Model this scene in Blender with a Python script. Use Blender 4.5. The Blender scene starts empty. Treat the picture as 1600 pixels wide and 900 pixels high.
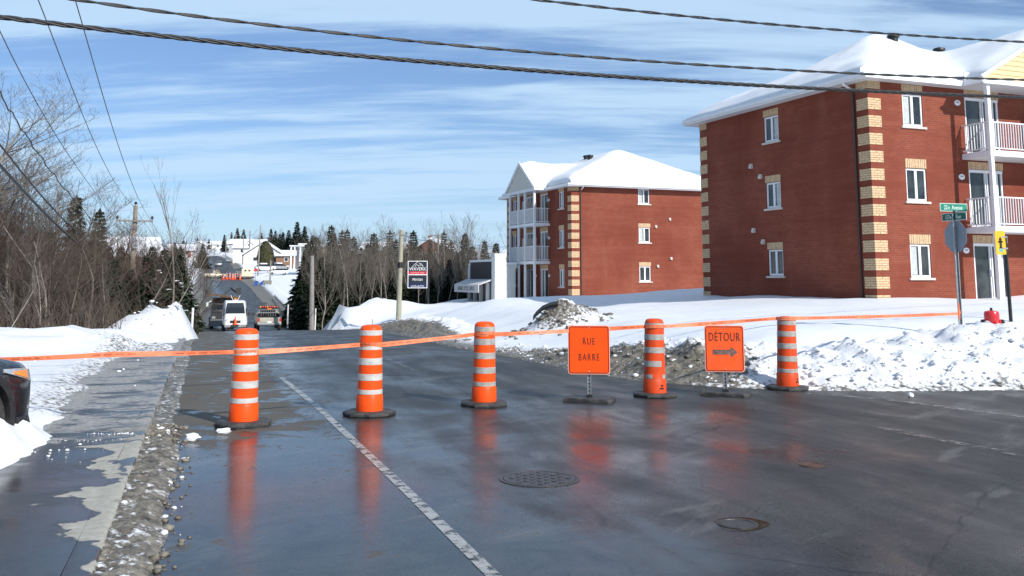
import bpy, bmesh, math, random
import numpy as np
from mathutils import Vector, Matrix

scene = bpy.context.scene
COL = scene.collection
R = math.radians
PI = math.pi

# ------------------------------------------------------------------ camera
F_PX, HORIZON, PRINC_Y, CAM_H = 1500.0, 435.0, 239.0, 1.7
PITCH = math.atan((HORIZON - PRINC_Y) / F_PX)
CP, SP = math.cos(PITCH), math.sin(PITCH)
cam_data = bpy.data.cameras.new("camera")
cam_data.sensor_width = 36.0
cam_data.lens = F_PX * 36.0 / 1600.0
cam_data.shift_y = -(450.0 - PRINC_Y) / 1600.0
cam_data.clip_start = 0.1
cam_data.clip_end = 6000.0
cam = bpy.data.objects.new("camera", cam_data)
cam.location = (0, 0, CAM_H)
cam.rotation_euler = (PI / 2 + PITCH, 0, 0)
COL.objects.link(cam)
scene.camera = cam

# ------------------------------------------------------------------ light
SUN_EL, SUN_AZ = R(33), R(138)          # azimuth clockwise from +Y (view direction): behind the right shoulder
sun_dir = Vector((math.sin(SUN_AZ) * math.cos(SUN_EL), math.cos(SUN_AZ) * math.cos(SUN_EL), math.sin(SUN_EL)))
sd = bpy.data.lights.new("sun", 'SUN')
sd.energy = 5.0
sd.angle = R(0.53)
sd.color = (1.0, 0.95, 0.88)
so = bpy.data.objects.new("sun", sd)
so.rotation_euler = (-sun_dir).to_track_quat('-Z', 'Y').to_euler()
so.location = (20, -20, 30)
COL.objects.link(so)
scene.view_settings.view_transform = 'Standard'
scene.view_settings.look = 'None'
scene.view_settings.exposure = 0.10
scene.view_settings.gamma = 1.0


# ------------------------------------------------------------------ node helpers
class NT:
    def __init__(self, tree):
        self.t = tree

    def n(self, typ, ins=None, out=0, **props):
        nd = self.t.nodes.new(typ)
        for k, v in props.items():
            setattr(nd, k, v)
        for k, v in (ins or {}).items():
            sock = nd.inputs[k]
            if isinstance(v, bpy.types.NodeSocket):
                self.t.links.new(v, sock)
            else:
                if sock.type == 'RGBA' and not isinstance(v, (int, float)) and len(v) == 3:
                    v = (*v, 1.0)
                sock.default_value = v
        return nd.outputs[out] if out is not None and len(nd.outputs) else nd

    def math(self, op, a, b=0.0, c=None, clamp=False):
        ins = {0: a, 1: b}
        if c is not None:
            ins[2] = c
        return self.n('ShaderNodeMath', ins, operation=op, use_clamp=clamp)

    def ramp(self, fac, stops, interp='LINEAR'):
        nd = self.t.nodes.new('ShaderNodeValToRGB')
        cr = nd.color_ramp
        cr.interpolation = interp
        while len(cr.elements) < len(stops):
            cr.elements.new(0.5)
        for e, (p, c) in zip(cr.elements, stops):
            e.position = p
            e.color = (*c, 1.0) if not isinstance(c, (int, float)) else (c, c, c, 1.0)
        self.t.links.new(fac, nd.inputs[0])
        return nd.outputs[0]

    def mix(self, fac, a, b):
        nd = self.t.nodes.new('ShaderNodeMix')
        nd.data_type = 'RGBA'
        for idx, v in ((0, fac), (6, a), (7, b)):
            s = nd.inputs[idx]
            if isinstance(v, bpy.types.NodeSocket):
                self.t.links.new(v, s)
            else:
                if idx > 0 and not isinstance(v, (int, float)) and len(v) == 3:
                    v = (*v, 1.0)
                s.default_value = v
        return nd.outputs[2]

    def noise(self, vec, scale, detail=4.0, rough=0.55, dist=0.0, out=0):
        ins = {'Scale': scale, 'Detail': detail, 'Roughness': rough, 'Distortion': dist}
        if vec is not None:
            ins['Vector'] = vec
        return self.n('ShaderNodeTexNoise', ins, out=out)

    def smooth(self, x, lo, hi):
        return self.n('ShaderNodeMapRange', {'Value': x, 'From Min': lo, 'From Max': hi, 'To Min': 0.0, 'To Max': 1.0},
                      interpolation_type='SMOOTHSTEP')

    def bump(self, h, strength, dist=0.02, normal=None):
        ins = {'Height': h, 'Strength': strength, 'Distance': dist}
        if normal is not None:
            ins['Normal'] = normal
        return self.n('ShaderNodeBump', ins)


def new_mat(name):
    m = bpy.data.materials.new(name)
    m.use_nodes = True
    b = m.node_tree.nodes['Principled BSDF']
    return m, NT(m.node_tree), b


def mat(name, c, rough=0.6, metal=0.0, var=0.15, scale=6.0, bump=0.0, bscale=40.0, spec=0.5, dirt=None, dirt_amt=0.35, coat=0.0):
    """plain material with procedural tone variation, optional grime and fine relief"""
    m, N, b = new_mat(name)
    co = N.n('ShaderNodeTexCoord', out=3)
    nz = N.noise(co, scale, 5.0, 0.6)
    lo = tuple(max(0, x * (1 - var)) for x in c)
    hi = tuple(min(1, x * (1 + var)) for x in c)
    col = N.ramp(nz, [(0.3, lo), (0.7, hi)])
    if dirt is not None:
        dn = N.noise(co, scale * 0.7 + 3.1, 8.0, 0.7)
        col = N.mix(N.math('MULTIPLY', N.smooth(dn, 0.45, 0.75), dirt_amt), col, dirt)
    N.t.links.new(col, b.inputs['Base Color'])
    r = N.math('ADD', N.math('MULTIPLY', nz, 0.2), rough - 0.1, clamp=True)
    N.t.links.new(r, b.inputs['Roughness'])
    b.inputs['Metallic'].default_value = metal
    b.inputs['Specular IOR Level'].default_value = spec
    b.inputs['Coat Weight'].default_value = coat
    if bump > 0:
        N.t.links.new(N.bump(N.noise(co, bscale, 4.0, 0.6), bump, 0.01), b.inputs['Normal'])
    return m


# ------------------------------------------------------------------ sky
world = bpy.data.worlds.new("World")
scene.world = world
world.use_nodes = True
W = NT(world.node_tree)
world.node_tree.nodes.clear()
sky = W.n('ShaderNodeTexSky', sky_type='NISHITA', sun_disc=False, sun_elevation=SUN_EL, sun_rotation=SUN_AZ,
          altitude=200.0, air_density=1.0, dust_density=0.35, ozone_density=1.2)
gen = W.n('ShaderNodeTexCoord', out=0)
sep = W.n('ShaderNodeSeparateXYZ', {0: gen}, out=None)
zz = W.math('ADD', W.math('MAXIMUM', sep.outputs[2], 0.0), 0.16)
px = W.math('DIVIDE', sep.outputs[0], zz)
py = W.math('DIVIDE', sep.outputs[1], zz)
vec = W.n('ShaderNodeCombineXYZ', {0: W.math('ADD', W.math('MULTIPLY', px, 0.16), W.math('MULTIPLY', py, 0.05)), 1: W.math('MULTIPLY', py, 1.05), 2: 3.3})
c1 = W.noise(vec, 2.6, 6.0, 0.56, 0.3)
vec2 = W.n('ShaderNodeCombineXYZ', {0: W.math('MULTIPLY', px, 0.9), 1: W.math('MULTIPLY', py, 3.4), 2: 7.0})
c2 = W.noise(vec2, 2.4, 6.0, 0.6, 0.4)
cl = W.math('ADD', W.math('MULTIPLY', c1, 0.74), W.math('MULTIPLY', c2, 0.26))
cf = W.math('ADD', W.math('MULTIPLY', W.smooth(cl, 0.41, 0.57), 0.76), 0.13)
low = W.math('SUBTRACT', 1.0, W.smooth(sep.outputs[2], 0.0, 0.19))
cf = W.math('MAXIMUM', cf, W.math('MULTIPLY', low, 0.48))
skyc = W.mix(1.0, (1, 1, 1), sky)
tint = W.n('ShaderNodeMix', data_type='RGBA', blend_type='MULTIPLY', out=None)
tint.inputs[0].default_value = 1.0
W.t.links.new(sky, tint.inputs[6])
tint.inputs[7].default_value = (0.74, 0.95, 1.28, 1.0)
skycol = W.mix(cf, tint.outputs[2], (6.1, 8.4, 10.9))
bg = W.n('ShaderNodeBackground', {'Color': skycol, 'Strength': 0.086})
W.n('ShaderNodeOutputWorld', {'Surface': bg})


# ------------------------------------------------------------------ photo ray helpers (pixel + real distance -> place in the scene)
def ray(u, v):
    a = (u - 800.0) / F_PX
    b = -(v - PRINC_Y) / F_PX
    return a, CP - b * SP, SP + b * CP


def at(u, v, d):
    r = ray(u, v)
    k = d / r[1]
    return Vector((r[0] * k, d, CAM_H + r[2] * k))


# ------------------------------------------------------------------ mesh builder
class MB:
    def __init__(self):
        self.v, self.f, self.m = [], [], []

    def add(self, verts, faces, mi=0):
        o = len(self.v)
        self.v += [tuple(p) for p in verts]
        self.f += [tuple(i + o for i in f) for f in faces]
        self.m += [mi] * len(faces)

    def box(self, c, s, rz=0.0, mi=0, M=None):
        hx, hy, hz = s[0] / 2, s[1] / 2, s[2] / 2
        pts = [Vector((x, y, z)) for z in (-hz, hz) for x, y in ((-hx, -hy), (hx, -hy), (hx, hy), (-hx, hy))]
        if rz:
            rm = Matrix.Rotation(rz, 3, 'Z')
            pts = [rm @ p for p in pts]
        if M is not None:
            pts = [M @ p for p in pts]
        c = Vector(c)
        self.add([p + c for p in pts], [(3, 2, 1, 0), (4, 5, 6, 7), (0, 1, 5, 4), (1, 2, 6, 5), (2, 3, 7, 6), (3, 0, 4, 7)], mi)
        return self

    def bx(self, x0, x1, y0, y1, z0, z1, mi=0):
        return self.box(((x0 + x1) / 2, (y0 + y1) / 2, (z0 + z1) / 2), (abs(x1 - x0), abs(y1 - y0), abs(z1 - z0)), 0, mi)

    def tube(self, pts, r, n=6, mi=0, caps=True):
        pts = [Vector(p) for p in pts]
        rs = r if isinstance(r, (list, tuple)) else [r] * len(pts)
        vs, fs = [], []
        for i, p in enumerate(pts):
            t = (pts[min(i + 1, len(pts) - 1)] - pts[max(i - 1, 0)])
            t = t.normalized() if t.length > 1e-9 else Vector((0, 0, 1))
            ref = Vector((0, 0, 1)) if abs(t.z) < 0.9 else Vector((1, 0, 0))
            a = t.cross(ref).normalized()
            b = t.cross(a)
            for k in range(n):
                an = 2 * PI * k / n
                vs.append(p + (a * math.cos(an) + b * math.sin(an)) * rs[i])
        for i in range(len(pts) - 1):
            for k in range(n):
                fs.append((i * n + k, i * n + (k + 1) % n, (i + 1) * n + (k + 1) % n, (i + 1) * n + k))
        if caps:
            fs.append(tuple(range(n))[::-1])
            fs.append(tuple((len(pts) - 1) * n + k for k in range(n)))
        self.add(vs, fs, mi)
        return self

    def lathe(self, prof, n=24, c=(0, 0, 0), M=None, mi=0, caps=True):
        c = Vector(c)
        vs, fs = [], []
        for r, z in prof:
            for k in range(n):
                a = 2 * PI * k / n
                p = Vector((r * math.cos(a), r * math.sin(a), z))
                vs.append((M @ p if M is not None else p) + c)
        for i in range(len(prof) - 1):
            for k in range(n):
                fs.append((i * n + k, i * n + (k + 1) % n, (i + 1) * n + (k + 1) % n, (i + 1) * n + k))
        if caps:
            fs.append(tuple(range(n))[::-1])
            fs.append(tuple((len(prof) - 1) * n + k for k in range(n)))
        self.add(vs, fs, mi)
        return self

    def prism(self, poly, h0, h1, fn, mi=0):
        """poly of (a,b); fn(a,b,h) -> xyz"""
        n = len(poly)
        vs = [fn(a, b, h0) for a, b in poly] + [fn(a, b, h1) for a, b in poly]
        fs = [tuple(range(n))[::-1], tuple(range(n, 2 * n))] + [(i, (i + 1) % n, n + (i + 1) % n, n + i) for i in range(n)]
        self.add(vs, fs, mi)
        return self

    def loft(self, secs, mi=0, caps=True):
        n = len(secs[0])
        vs = [p for s in secs for p in s]
        fs = [(i * n + k, i * n + (k + 1) % n, (i + 1) * n + (k + 1) % n, (i + 1) * n + k) for i in range(len(secs) - 1) for k in range(n)]
        if caps:
            fs += [tuple(range(n))[::-1], tuple((len(secs) - 1) * n + k for k in range(n))]
        self.add(vs, fs, mi)
        return self

    def mesh(self, name, mats, smooth=False, fix=True):
        me = bpy.data.meshes.new(name)
        me.from_pydata(self.v, [], self.f)
        for m in (mats if isinstance(mats, (list, tuple)) else [mats]):
            me.materials.append(m)
        if any(self.m):
            me.polygons.foreach_set('material_index', self.m)
        if fix:
            bm = bmesh.new()
            bm.from_mesh(me)
            bmesh.ops.recalc_face_normals(bm, faces=bm.faces)
            bm.to_mesh(me)
            bm.free()
        if smooth:
            me.polygons.foreach_set('use_smooth', [True] * len(me.polygons))
            if smooth != 'all':
                me.set_sharp_from_angle(angle=R(smooth if smooth is not True else 38))
        me.update()
        return me

    def build(self, name, mats, parent=None, smooth=False, bevel=0.0, fix=True):
        return link(name, self.mesh(name, mats, smooth, fix), parent, bevel)


def link(name, me, parent=None, bevel=0.0):
    o = bpy.data.objects.new(name, me)
    COL.objects.link(o)
    if parent is not None:
        o.parent = parent
    if bevel > 0:
        b = o.modifiers.new('bevel', 'BEVEL')
        b.width = bevel
        b.segments = 2
        b.limit_method = 'ANGLE'
    return o


def tag(o, label=None, cat=None, group=None, kind=None):
    if label:
        o['label'] = label
    if cat:
        o['category'] = cat
    if group:
        o['group'] = group
    if kind:
        o['kind'] = kind
    return o


def thing(name, label, cat, loc=(0, 0, 0), rz=0.0, group=None, scale=1.0):
    o = bpy.data.objects.new(name, None)
    o.empty_display_size = 0.2
    COL.objects.link(o)
    o.location = loc
    o.rotation_euler = (0, 0, rz)
    o.scale = (scale, scale, scale)
    return tag(o, label, cat, group)


CHILD = {}


def copy_tree(root, loc, rz=0.0, label=None, scale=None, group=None):
    r = root.copy()
    COL.objects.link(r)
    r.location = loc
    r.rotation_euler = (0, 0, rz)
    if scale is not None:
        r.scale = scale if isinstance(scale, (tuple, list)) else (scale,) * 3
    if label:
        r['label'] = label
    if group:
        r['group'] = group

    def rec(src, dst):
        for ch in list(src.children):
            c = ch.copy()
            COL.objects.link(c)
            c.parent = dst
            rec(ch, c)
    rec(root, r)
    return r


def text(name, body, size, m, parent, loc, rot, sx=1.0, extrude=0.002, align='CENTER', space=1.0):
    cu = bpy.data.curves.new('txt', 'FONT')
    cu.body = body
    cu.size = size
    cu.space_character = space
    cu.align_x = align
    cu.align_y = 'CENTER'
    cu.extrude = extrude
    cu.resolution_u = 3
    to = bpy.data.objects.new('txt', cu)
    COL.objects.link(to)
    dg = bpy.context.evaluated_depsgraph_get()
    me = bpy.data.meshes.new_from_object(to.evaluated_get(dg))
    bpy.data.objects.remove(to)
    me.materials.clear()
    me.materials.append(m)
    me.transform(Matrix.Diagonal((sx, 1, 1, 1)))
    o = link(name, me, parent)
    o.location = loc
    o.rotation_euler = rot
    return o


# ------------------------------------------------------------------ noise (vectorised)
def _h(ix, iy, seed):
    n = (ix.astype(np.int64) * 374761393 + iy.astype(np.int64) * 668265263 + seed * 1442695041) & 0x7fffffff
    n = ((n ^ (n >> 13)) * 1274126177) & 0x7fffffff
    return ((n ^ (n >> 16)) & 0xffff) / 65535.0


def vnoise(x, y, seed=0):
    x = np.asarray(x, float)
    y = np.asarray(y, float)
    ix, iy = np.floor(x), np.floor(y)
    fx, fy = x - ix, y - iy
    fx = fx * fx * (3 - 2 * fx)
    fy = fy * fy * (3 - 2 * fy)
    a, b, c, d = _h(ix, iy, seed), _h(ix + 1, iy, seed), _h(ix, iy + 1, seed), _h(ix + 1, iy + 1, seed)
    return (a + (b - a) * fx) * (1 - fy) + (c + (d - c) * fx) * fy


def fbm(x, y, seed=0, oct=4, gain=0.5):
    s, a, f, t = 0.0, 1.0, 1.0, 0.0
    for i in range(oct):
        s = s + a * vnoise(x * f + i * 17.3, y * f - i * 9.1, seed + i)
        t += a
        a *= gain
        f *= 2.03
    return s / t


def cells(x, y, seed=0):
    """distance to the nearest jittered cell point, for clods"""
    ix, iy = np.floor(x), np.floor(y)
    best = np.full(np.shape(x), 9.0)
    for dx in (-1, 0, 1):
        for dy in (-1, 0, 1):
            cx, cy = ix + dx, iy + dy
            jx, jy = cx + _h(cx, cy, seed), cy + _h(cx, cy, seed + 7)
            best = np.minimum(best, (x - jx) ** 2 + (y - jy) ** 2)
    return np.sqrt(best)


def sstep(x, a, b):
    t = np.clip((x - a) / (b - a), 0, 1)
    return t * t * (3 - 2 * t)


# ------------------------------------------------------------------ road frame
TH = math.atan((322 - 800) * CP / F_PX)
DR = np.array([math.sin(TH), math.cos(TH)])     # along the road, away from the camera
NR = np.array([math.cos(TH), -math.sin(TH)])    # to the right of it
ROAD_RZ = -TH


def bend(t):
    return -1.5e-4 * np.clip(np.asarray(t, float) - 285, 0, 400) ** 2


def st2xy(s, t):
    s = s + bend(t)
    return s * NR[0] + t * DR[0], s * NR[1] + t * DR[1]


def xy2st(x, y):
    t = x * DR[0] + y * DR[1]
    return x * NR[0] + y * NR[1] - bend(t), t


_tt = np.arange(-80, 1200, 1.0)
_zz = np.interp(_tt, [-80, 18, 31, 41, 52, 62, 72, 84, 100, 115, 140, 180, 231, 350, 500, 560, 700, 1200],
                [0, 0, -.19, -.58, -1.03, -1.50, -2.08, -2.68, -3.0, -2.85, -1.9, 0.0, 1.75, 7.5, 15.0, 16.6, 18.5, 24])
_k = np.hanning(11)
_k /= _k.sum()
_zz = np.convolve(np.pad(_zz, 5, mode='edge'), _k, mode='valid')
_zz[_tt < 14] = 0.0


def zroad(t):
    return np.interp(t, _tt, _zz)


# right-hand edge of the asphalt (snow begins), from the side street round the corner and down the road
_edge_xy = [(80, 19), (40, 17), (20, 15.7), (12, 15.3), (7.9, 15.2), (6.8, 15.0), (5.7, 14.85), (4.4, 14.95), (2.6, 15.7), (1.7, 17.0), (0.75, 19.4), (-0.2, 22.2)]
for _t, _s in [(26, 6.25), (33, 6.6), (40, 7.3), (46, 8.0), (60, 8.5), (85, 8.6), (120, 8.4), (180, 8.0), (230, 7.7), (300, 7.8), (400, 8.0), (500, 8.2), (700, 8.2)]:
    _edge_xy.append(st2xy(_s, _t))
EDGE = np.array(_edge_xy)


def dense(poly, step):
    out = []
    for a, b in zip(poly[:-1], poly[1:]):
        n = max(1, int(np.hypot(*(b - a)) / step))
        for i in range(n):
            out.append(a + (b - a) * i / n)
    out.append(poly[-1])
    return np.array(out)


_e = dense(EDGE[:14], 0.5)
for _ in range(6):
    _e[1:-1] = (_e[:-2] + 2 * _e[1:-1] + _e[2:]) / 4
EDGE_S = np.vstack([_e[::2], EDGE[14:]])


def edge_dist(x, y):
    """signed distance to the asphalt edge; positive on the snow side"""
    best = np.full(np.shape(x), 1e9)
    sign = np.zeros(np.shape(x))
    for a, b in zip(EDGE_S[:-1], EDGE_S[1:]):
        d = b - a
        L = (d ** 2).sum()
        k = np.clip(((x - a[0]) * d[0] + (y - a[1]) * d[1]) / L, 0, 1)
        qx, qy = x - (a[0] + k * d[0]), y - (a[1] + k * d[1])
        dd = qx * qx + qy * qy
        sd_ = qx * d[1] - qy * d[0]
        m = dd < best
        best = np.where(m, dd, best)
        sign = np.where(m, np.sign(sd_), sign)
    return np.sqrt(best) * np.where(sign == 0, 1, sign)


# ------------------------------------------------------------------ terrain height
_cp = [(1600, 459, 40), (1345, 467, 33.5), (1100, 462, 44), (1300, 500, 22), (1600, 490, 20), (1500, 513, 18.6), (1420, 515, 18.3), (1100, 503, 24), (1180, 506, 21),
       (1000, 487, 30), (1090, 449, 52), (1000, 463, 50), (905, 468, 65), (793, 464, 78), (790, 465, 52), (880, 463, 52), (705, 479, 52),
       (665, 487, 56), (625, 497, 60), (900, 500, 29), (820, 512, 27), (740, 522, 30), (700, 523, 36), (640, 508, 45), (600, 508, 50), (840, 480, 42), (950, 485, 36),
       (1250, 462, 39), (1200, 480, 29), (740, 500, 42)]
_P = [tuple(at(*c)) for c in _cp]
_P += [tuple(at(490, 493, 76)), tuple(at(470, 492, 84)), tuple(at(505, 492, 80)), tuple(at(452, 490, 92)), (22, 24, 0.8), (30, 40, 1.2), (24, 50, 1.2), (40, 70, 1.0), (12, 60, 0.9), (14, 80, .5), (30, 100, 0.5), (50, 30, 1.2), (70, 60, 1.4)]
for _t in (92, 115, 140):
    for _s in (13, 24, 45, 90):
        _x, _y = st2xy(_s, _t)
        _P.append((_x, _y, float(zroad(_t)) + 0.5))
_P = np.array(_P)


def field_right(x, y):
    num = np.zeros(np.shape(x))
    den = np.zeros(np.shape(x)) + 1e-12
    for p in _P:
        r2 = (x - p[0]) ** 2 + (y - p[1]) ** 2
        soft = 2.0 + 0.0012 * p[1] ** 2
        w = 1.0 / (r2 + soft) ** 1.6
        num += w * p[2]
        den += w
    return num / den


def pile(x, y, u, v, d, h, r, r2=None):
    p = at(u, v, d)
    dx, dy = x - p[0], y - p[1]
    a, b = dx * NR[0] + dy * NR[1], dx * DR[0] + dy * DR[1]
    return h * np.exp(-(a / r) ** 2 - (b / (r2 or r)) ** 2)


def terrain(x, y):
    x = np.asarray(x, float)
    y = np.asarray(y, float)
    s, t = xy2st(x, y)
    zr = zroad(t)
    D0 = edge_dist(x, y)
    D = D0 - 1.5 * sstep(t, 70, 76)
    far = zr + 0.5 + 0.02 * np.clip(s - 9, 0, 80) * sstep(t, 150, 260)
    fr = field_right(x, y)
    fr = fr + (far - fr) * sstep(t, 110, 165)
    wob = 0.17 * (fbm(x * .35, y * .35, 3) - .5) + 0.03 * (fbm(x * 1.7, y * 1.7, 5) - .5)
    right = zr + 0.04 + (fr - zr) * sstep(D, 0.1, 4.2 + 0.05 * np.clip(t, 0, 55) - 3.2 * sstep(t, 62, 76)) + wob * sstep(D, .5, 3)
    # ploughed heaps right of the road, before the wood
    lump = 0.55 + 0.9 * fbm(x * .8, y * .8, 21)
    right = right + pile(x, y, 522, 500, 68, .95, 2.2, 3.2) * lump + pile(x, y, 575, 495, 68, 1.1, 3.2, 1.8) * lump + pile(x, y, 500, 508, 66, .6, 1.2, 2.0) * lump
    right = right + pile(x, y, 868, 492, 28.5, .62, .62, .7) * lump + pile(x, y, 905, 490, 29, .42, .7, .7) * lump
    right = right + pile(x, y, 640, 498, 62, .35, 2.2) * lump
    # left of the kerb: snow beyond the pavement, banks at the foot of the thicket
    sB = np.interp(t, [0, 7.9, 9.0, 12, 16, 20, 40], [-3.3, -2.8, -1.66, -1.50, -1.68, -1.75, -2.0])
    ledge = sB - s + 0.4 * (fbm(x * 1.1, y * 1.1, 31) - .5) + .25 * (fbm(x * 5, y * 5, 33) - .5)
    left = np.where(t < 22, zr, zr * 1.0) + 0.05
    rise = 0.02 + 0.10 * sstep(ledge, 0, .5) + 0.02 * fbm(x * 3, y * 3, 37)
    left = left + rise * sstep(ledge, -.05, .15) - .12 * (1 - sstep(ledge, -.3, .0))
    hp = pile(x, y, 15, 700, 9.15, .15, .6, .6) + pile(x, y, 66, 676, 9.9, .13, .4, .5) + pile(x, y, -60, 700, 9.0, .2, .8)
    left = left + hp * (0.7 + .6 * fbm(x * 2.5, y * 2.5, 41)) * sstep(ledge, -.1, .3)
    bank = (pile(x, y, 20, 556, 21.5, .28, 3.2, 1.1) + pile(x, y, 130, 548, 24, .30, 2.6, 1.2) + pile(x, y, 180, 540, 27.5, .30, 2.4, 1.4) + pile(x, y, -150, 556, 22, .35, 3.5, 1.3)
            + pile(x, y, 225, 540, 30.5, .62, 1.0, 1.1) + pile(x, y, 266, 535, 33, 0.95, .85, 1.6) + pile(x, y, 292, 530, 34.5, .7, .55, 1.2) + pile(x, y, 245, 535, 32, .6, .9, 1.1))
    left = left + bank * (0.42 + .8 * fbm(x * 1.3, y * 1.3, 43) + .38 * (1 - np.clip(cells(x * 1.9, y * 1.9, 45) / .8, 0, 1)) + .30 * (fbm(x * 5, y * 5, 46) - .4)) + wob * sstep(ledge, .5, 3)
    wood = sstep(-s, 9, 24) * sstep(t, 24, 40)
    left = left - .5 * wood + sstep(-s, 4, 40) * sstep(t, 100, 200) * .02 * np.clip(-s, 0, 120)
    left = left + (1.1 + 1.0 * fbm(x * .05, y * .05, 12)) * sstep(-s, 4.5, 10) * sstep(t, 190, 260)
    z = np.where(D > 0, right, np.where(s < np.where(t > 42, -2.4, -0.7), left, zr - 0.30))
    z = np.where((D <= 0) & (D > -0.25) & (s > 0), zr - 0.3 + (D + .25) / .25 * .34, z)
    return z


def tz(x, y):
    return float(terrain(np.array([x]), np.array([y]))[0])


def grid_mesh(name, X, Y, Z, m, uv=None, attrs=None, smooth=True, mask=None):
    """X,Y,Z arrays (rows, cols) -> one smooth sheet"""
    r, c = X.shape
    co = np.stack([X, Y, Z], -1).reshape(-1, 3)
    idx = np.arange(r * c).reshape(r, c)
    q = np.stack([idx[:-1, :-1], idx[:-1, 1:], idx[1:, 1:], idx[1:, :-1]], -1).reshape(-1, 4)
    if mask is not None:
        q = q[mask.reshape(-1)]
    me = bpy.data.meshes.new(name)
    me.vertices.add(len(co))
    me.vertices.foreach_set('co', co.ravel())
    me.loops.add(len(q) * 4)
    me.loops.foreach_set('vertex_index', q.ravel().astype(np.int32))
    me.polygons.add(len(q))
    me.polygons.foreach_set('loop_start', np.arange(0, len(q) * 4, 4, dtype=np.int32))
    me.update(calc_edges=True)
    if uv is not None:
        ul = me.uv_layers.new(name='st')
        ul.data.foreach_set('uv', np.stack([uv[0].reshape(-1), uv[1].reshape(-1)], -1)[q.ravel()].ravel())
    for k, a in (attrs or {}).items():
        at_ = me.attributes.new(k, 'FLOAT', 'POINT')
        at_.data.foreach_set('value', a.reshape(-1).astype(np.float32))
    me.materials.append(m)
    if smooth:
        me.polygons.foreach_set('use_smooth', np.ones(len(me.polygons), dtype=bool))
    me.update()
    return me


def graded(segs):
    out = [segs[0][0]]
    for a, b, st in segs:
        n = max(1, int(round((b - a) / st)))
        out += list(a + (b - a) * (np.arange(n) + 1) / n)
    return np.array(out)

# ------------------------------------------------------------------ ground materials
def snow_material(name, dirty):
    m, N, b = new_mat(name)
    co = N.n('ShaderNodeTexCoord', out=3)
    n1 = N.noise(co, 1.3, 6.0, 0.6)
    n2 = N.noise(co, 9.0, 6.0, 0.65)
    col = N.ramp(n1, [(0.3, (.70, .72, .755)), (0.7, (.78, .79, .815))])
    dirt = N.n('ShaderNodeAttribute', attribute_name='dirt', out=2)
    sp = N.noise(co, 16.0, 8.0, 0.75)
    vor = N.n('ShaderNodeTexVoronoi', {'Vector': co, 'Scale': 13.0, 'Randomness': 1.0}, out=0)
    grit = N.math('ADD', N.math('MULTIPLY', sp, 0.75), N.math('MULTIPLY', vor, 0.35))
    thr = N.math('SUBTRACT', 0.88, N.math('MULTIPLY', dirt, 0.62))
    fac = N.n('ShaderNodeMapRange', {'Value': N.math('SUBTRACT', grit, thr), 'From Min': -0.06, 'From Max': 0.12}, interpolation_type='SMOOTHSTEP')
    fac = N.math('MULTIPLY', fac, N.math('MULTIPLY', dirt, 2.2, clamp=True))
    dcol = N.ramp(n2, [(0.25, (.035, .032, .027)), (0.5, (.105, .095, .08)), (0.75, (.28, .255, .21))])
    col = N.mix(fac, col, dcol)
    film = N.math('MULTIPLY', N.math('MULTIPLY', dirt, 0.55), N.smooth(n2, 0.3, 0.7), clamp=True)
    col = N.mix(film, col, (.27, .24, .195))
    N.t.links.new(col, b.inputs['Base Color'])
    b.inputs['Roughness'].default_value = 0.55
    b.inputs['Specular IOR Level'].default_value = 0.25
    h = N.math('ADD', N.math('MULTIPLY', n2, 0.6), N.math('MULTIPLY', N.noise(co, 45.0, 3.0, 0.6), 0.25))
    N.t.links.new(N.bump(h, 0.5 if dirty else 0.22, 0.05), b.inputs['Normal'])
    return m


SNOW = snow_material('snow', False)
SNOW_ROUGH = snow_material('ploughed_snow', True)


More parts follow.
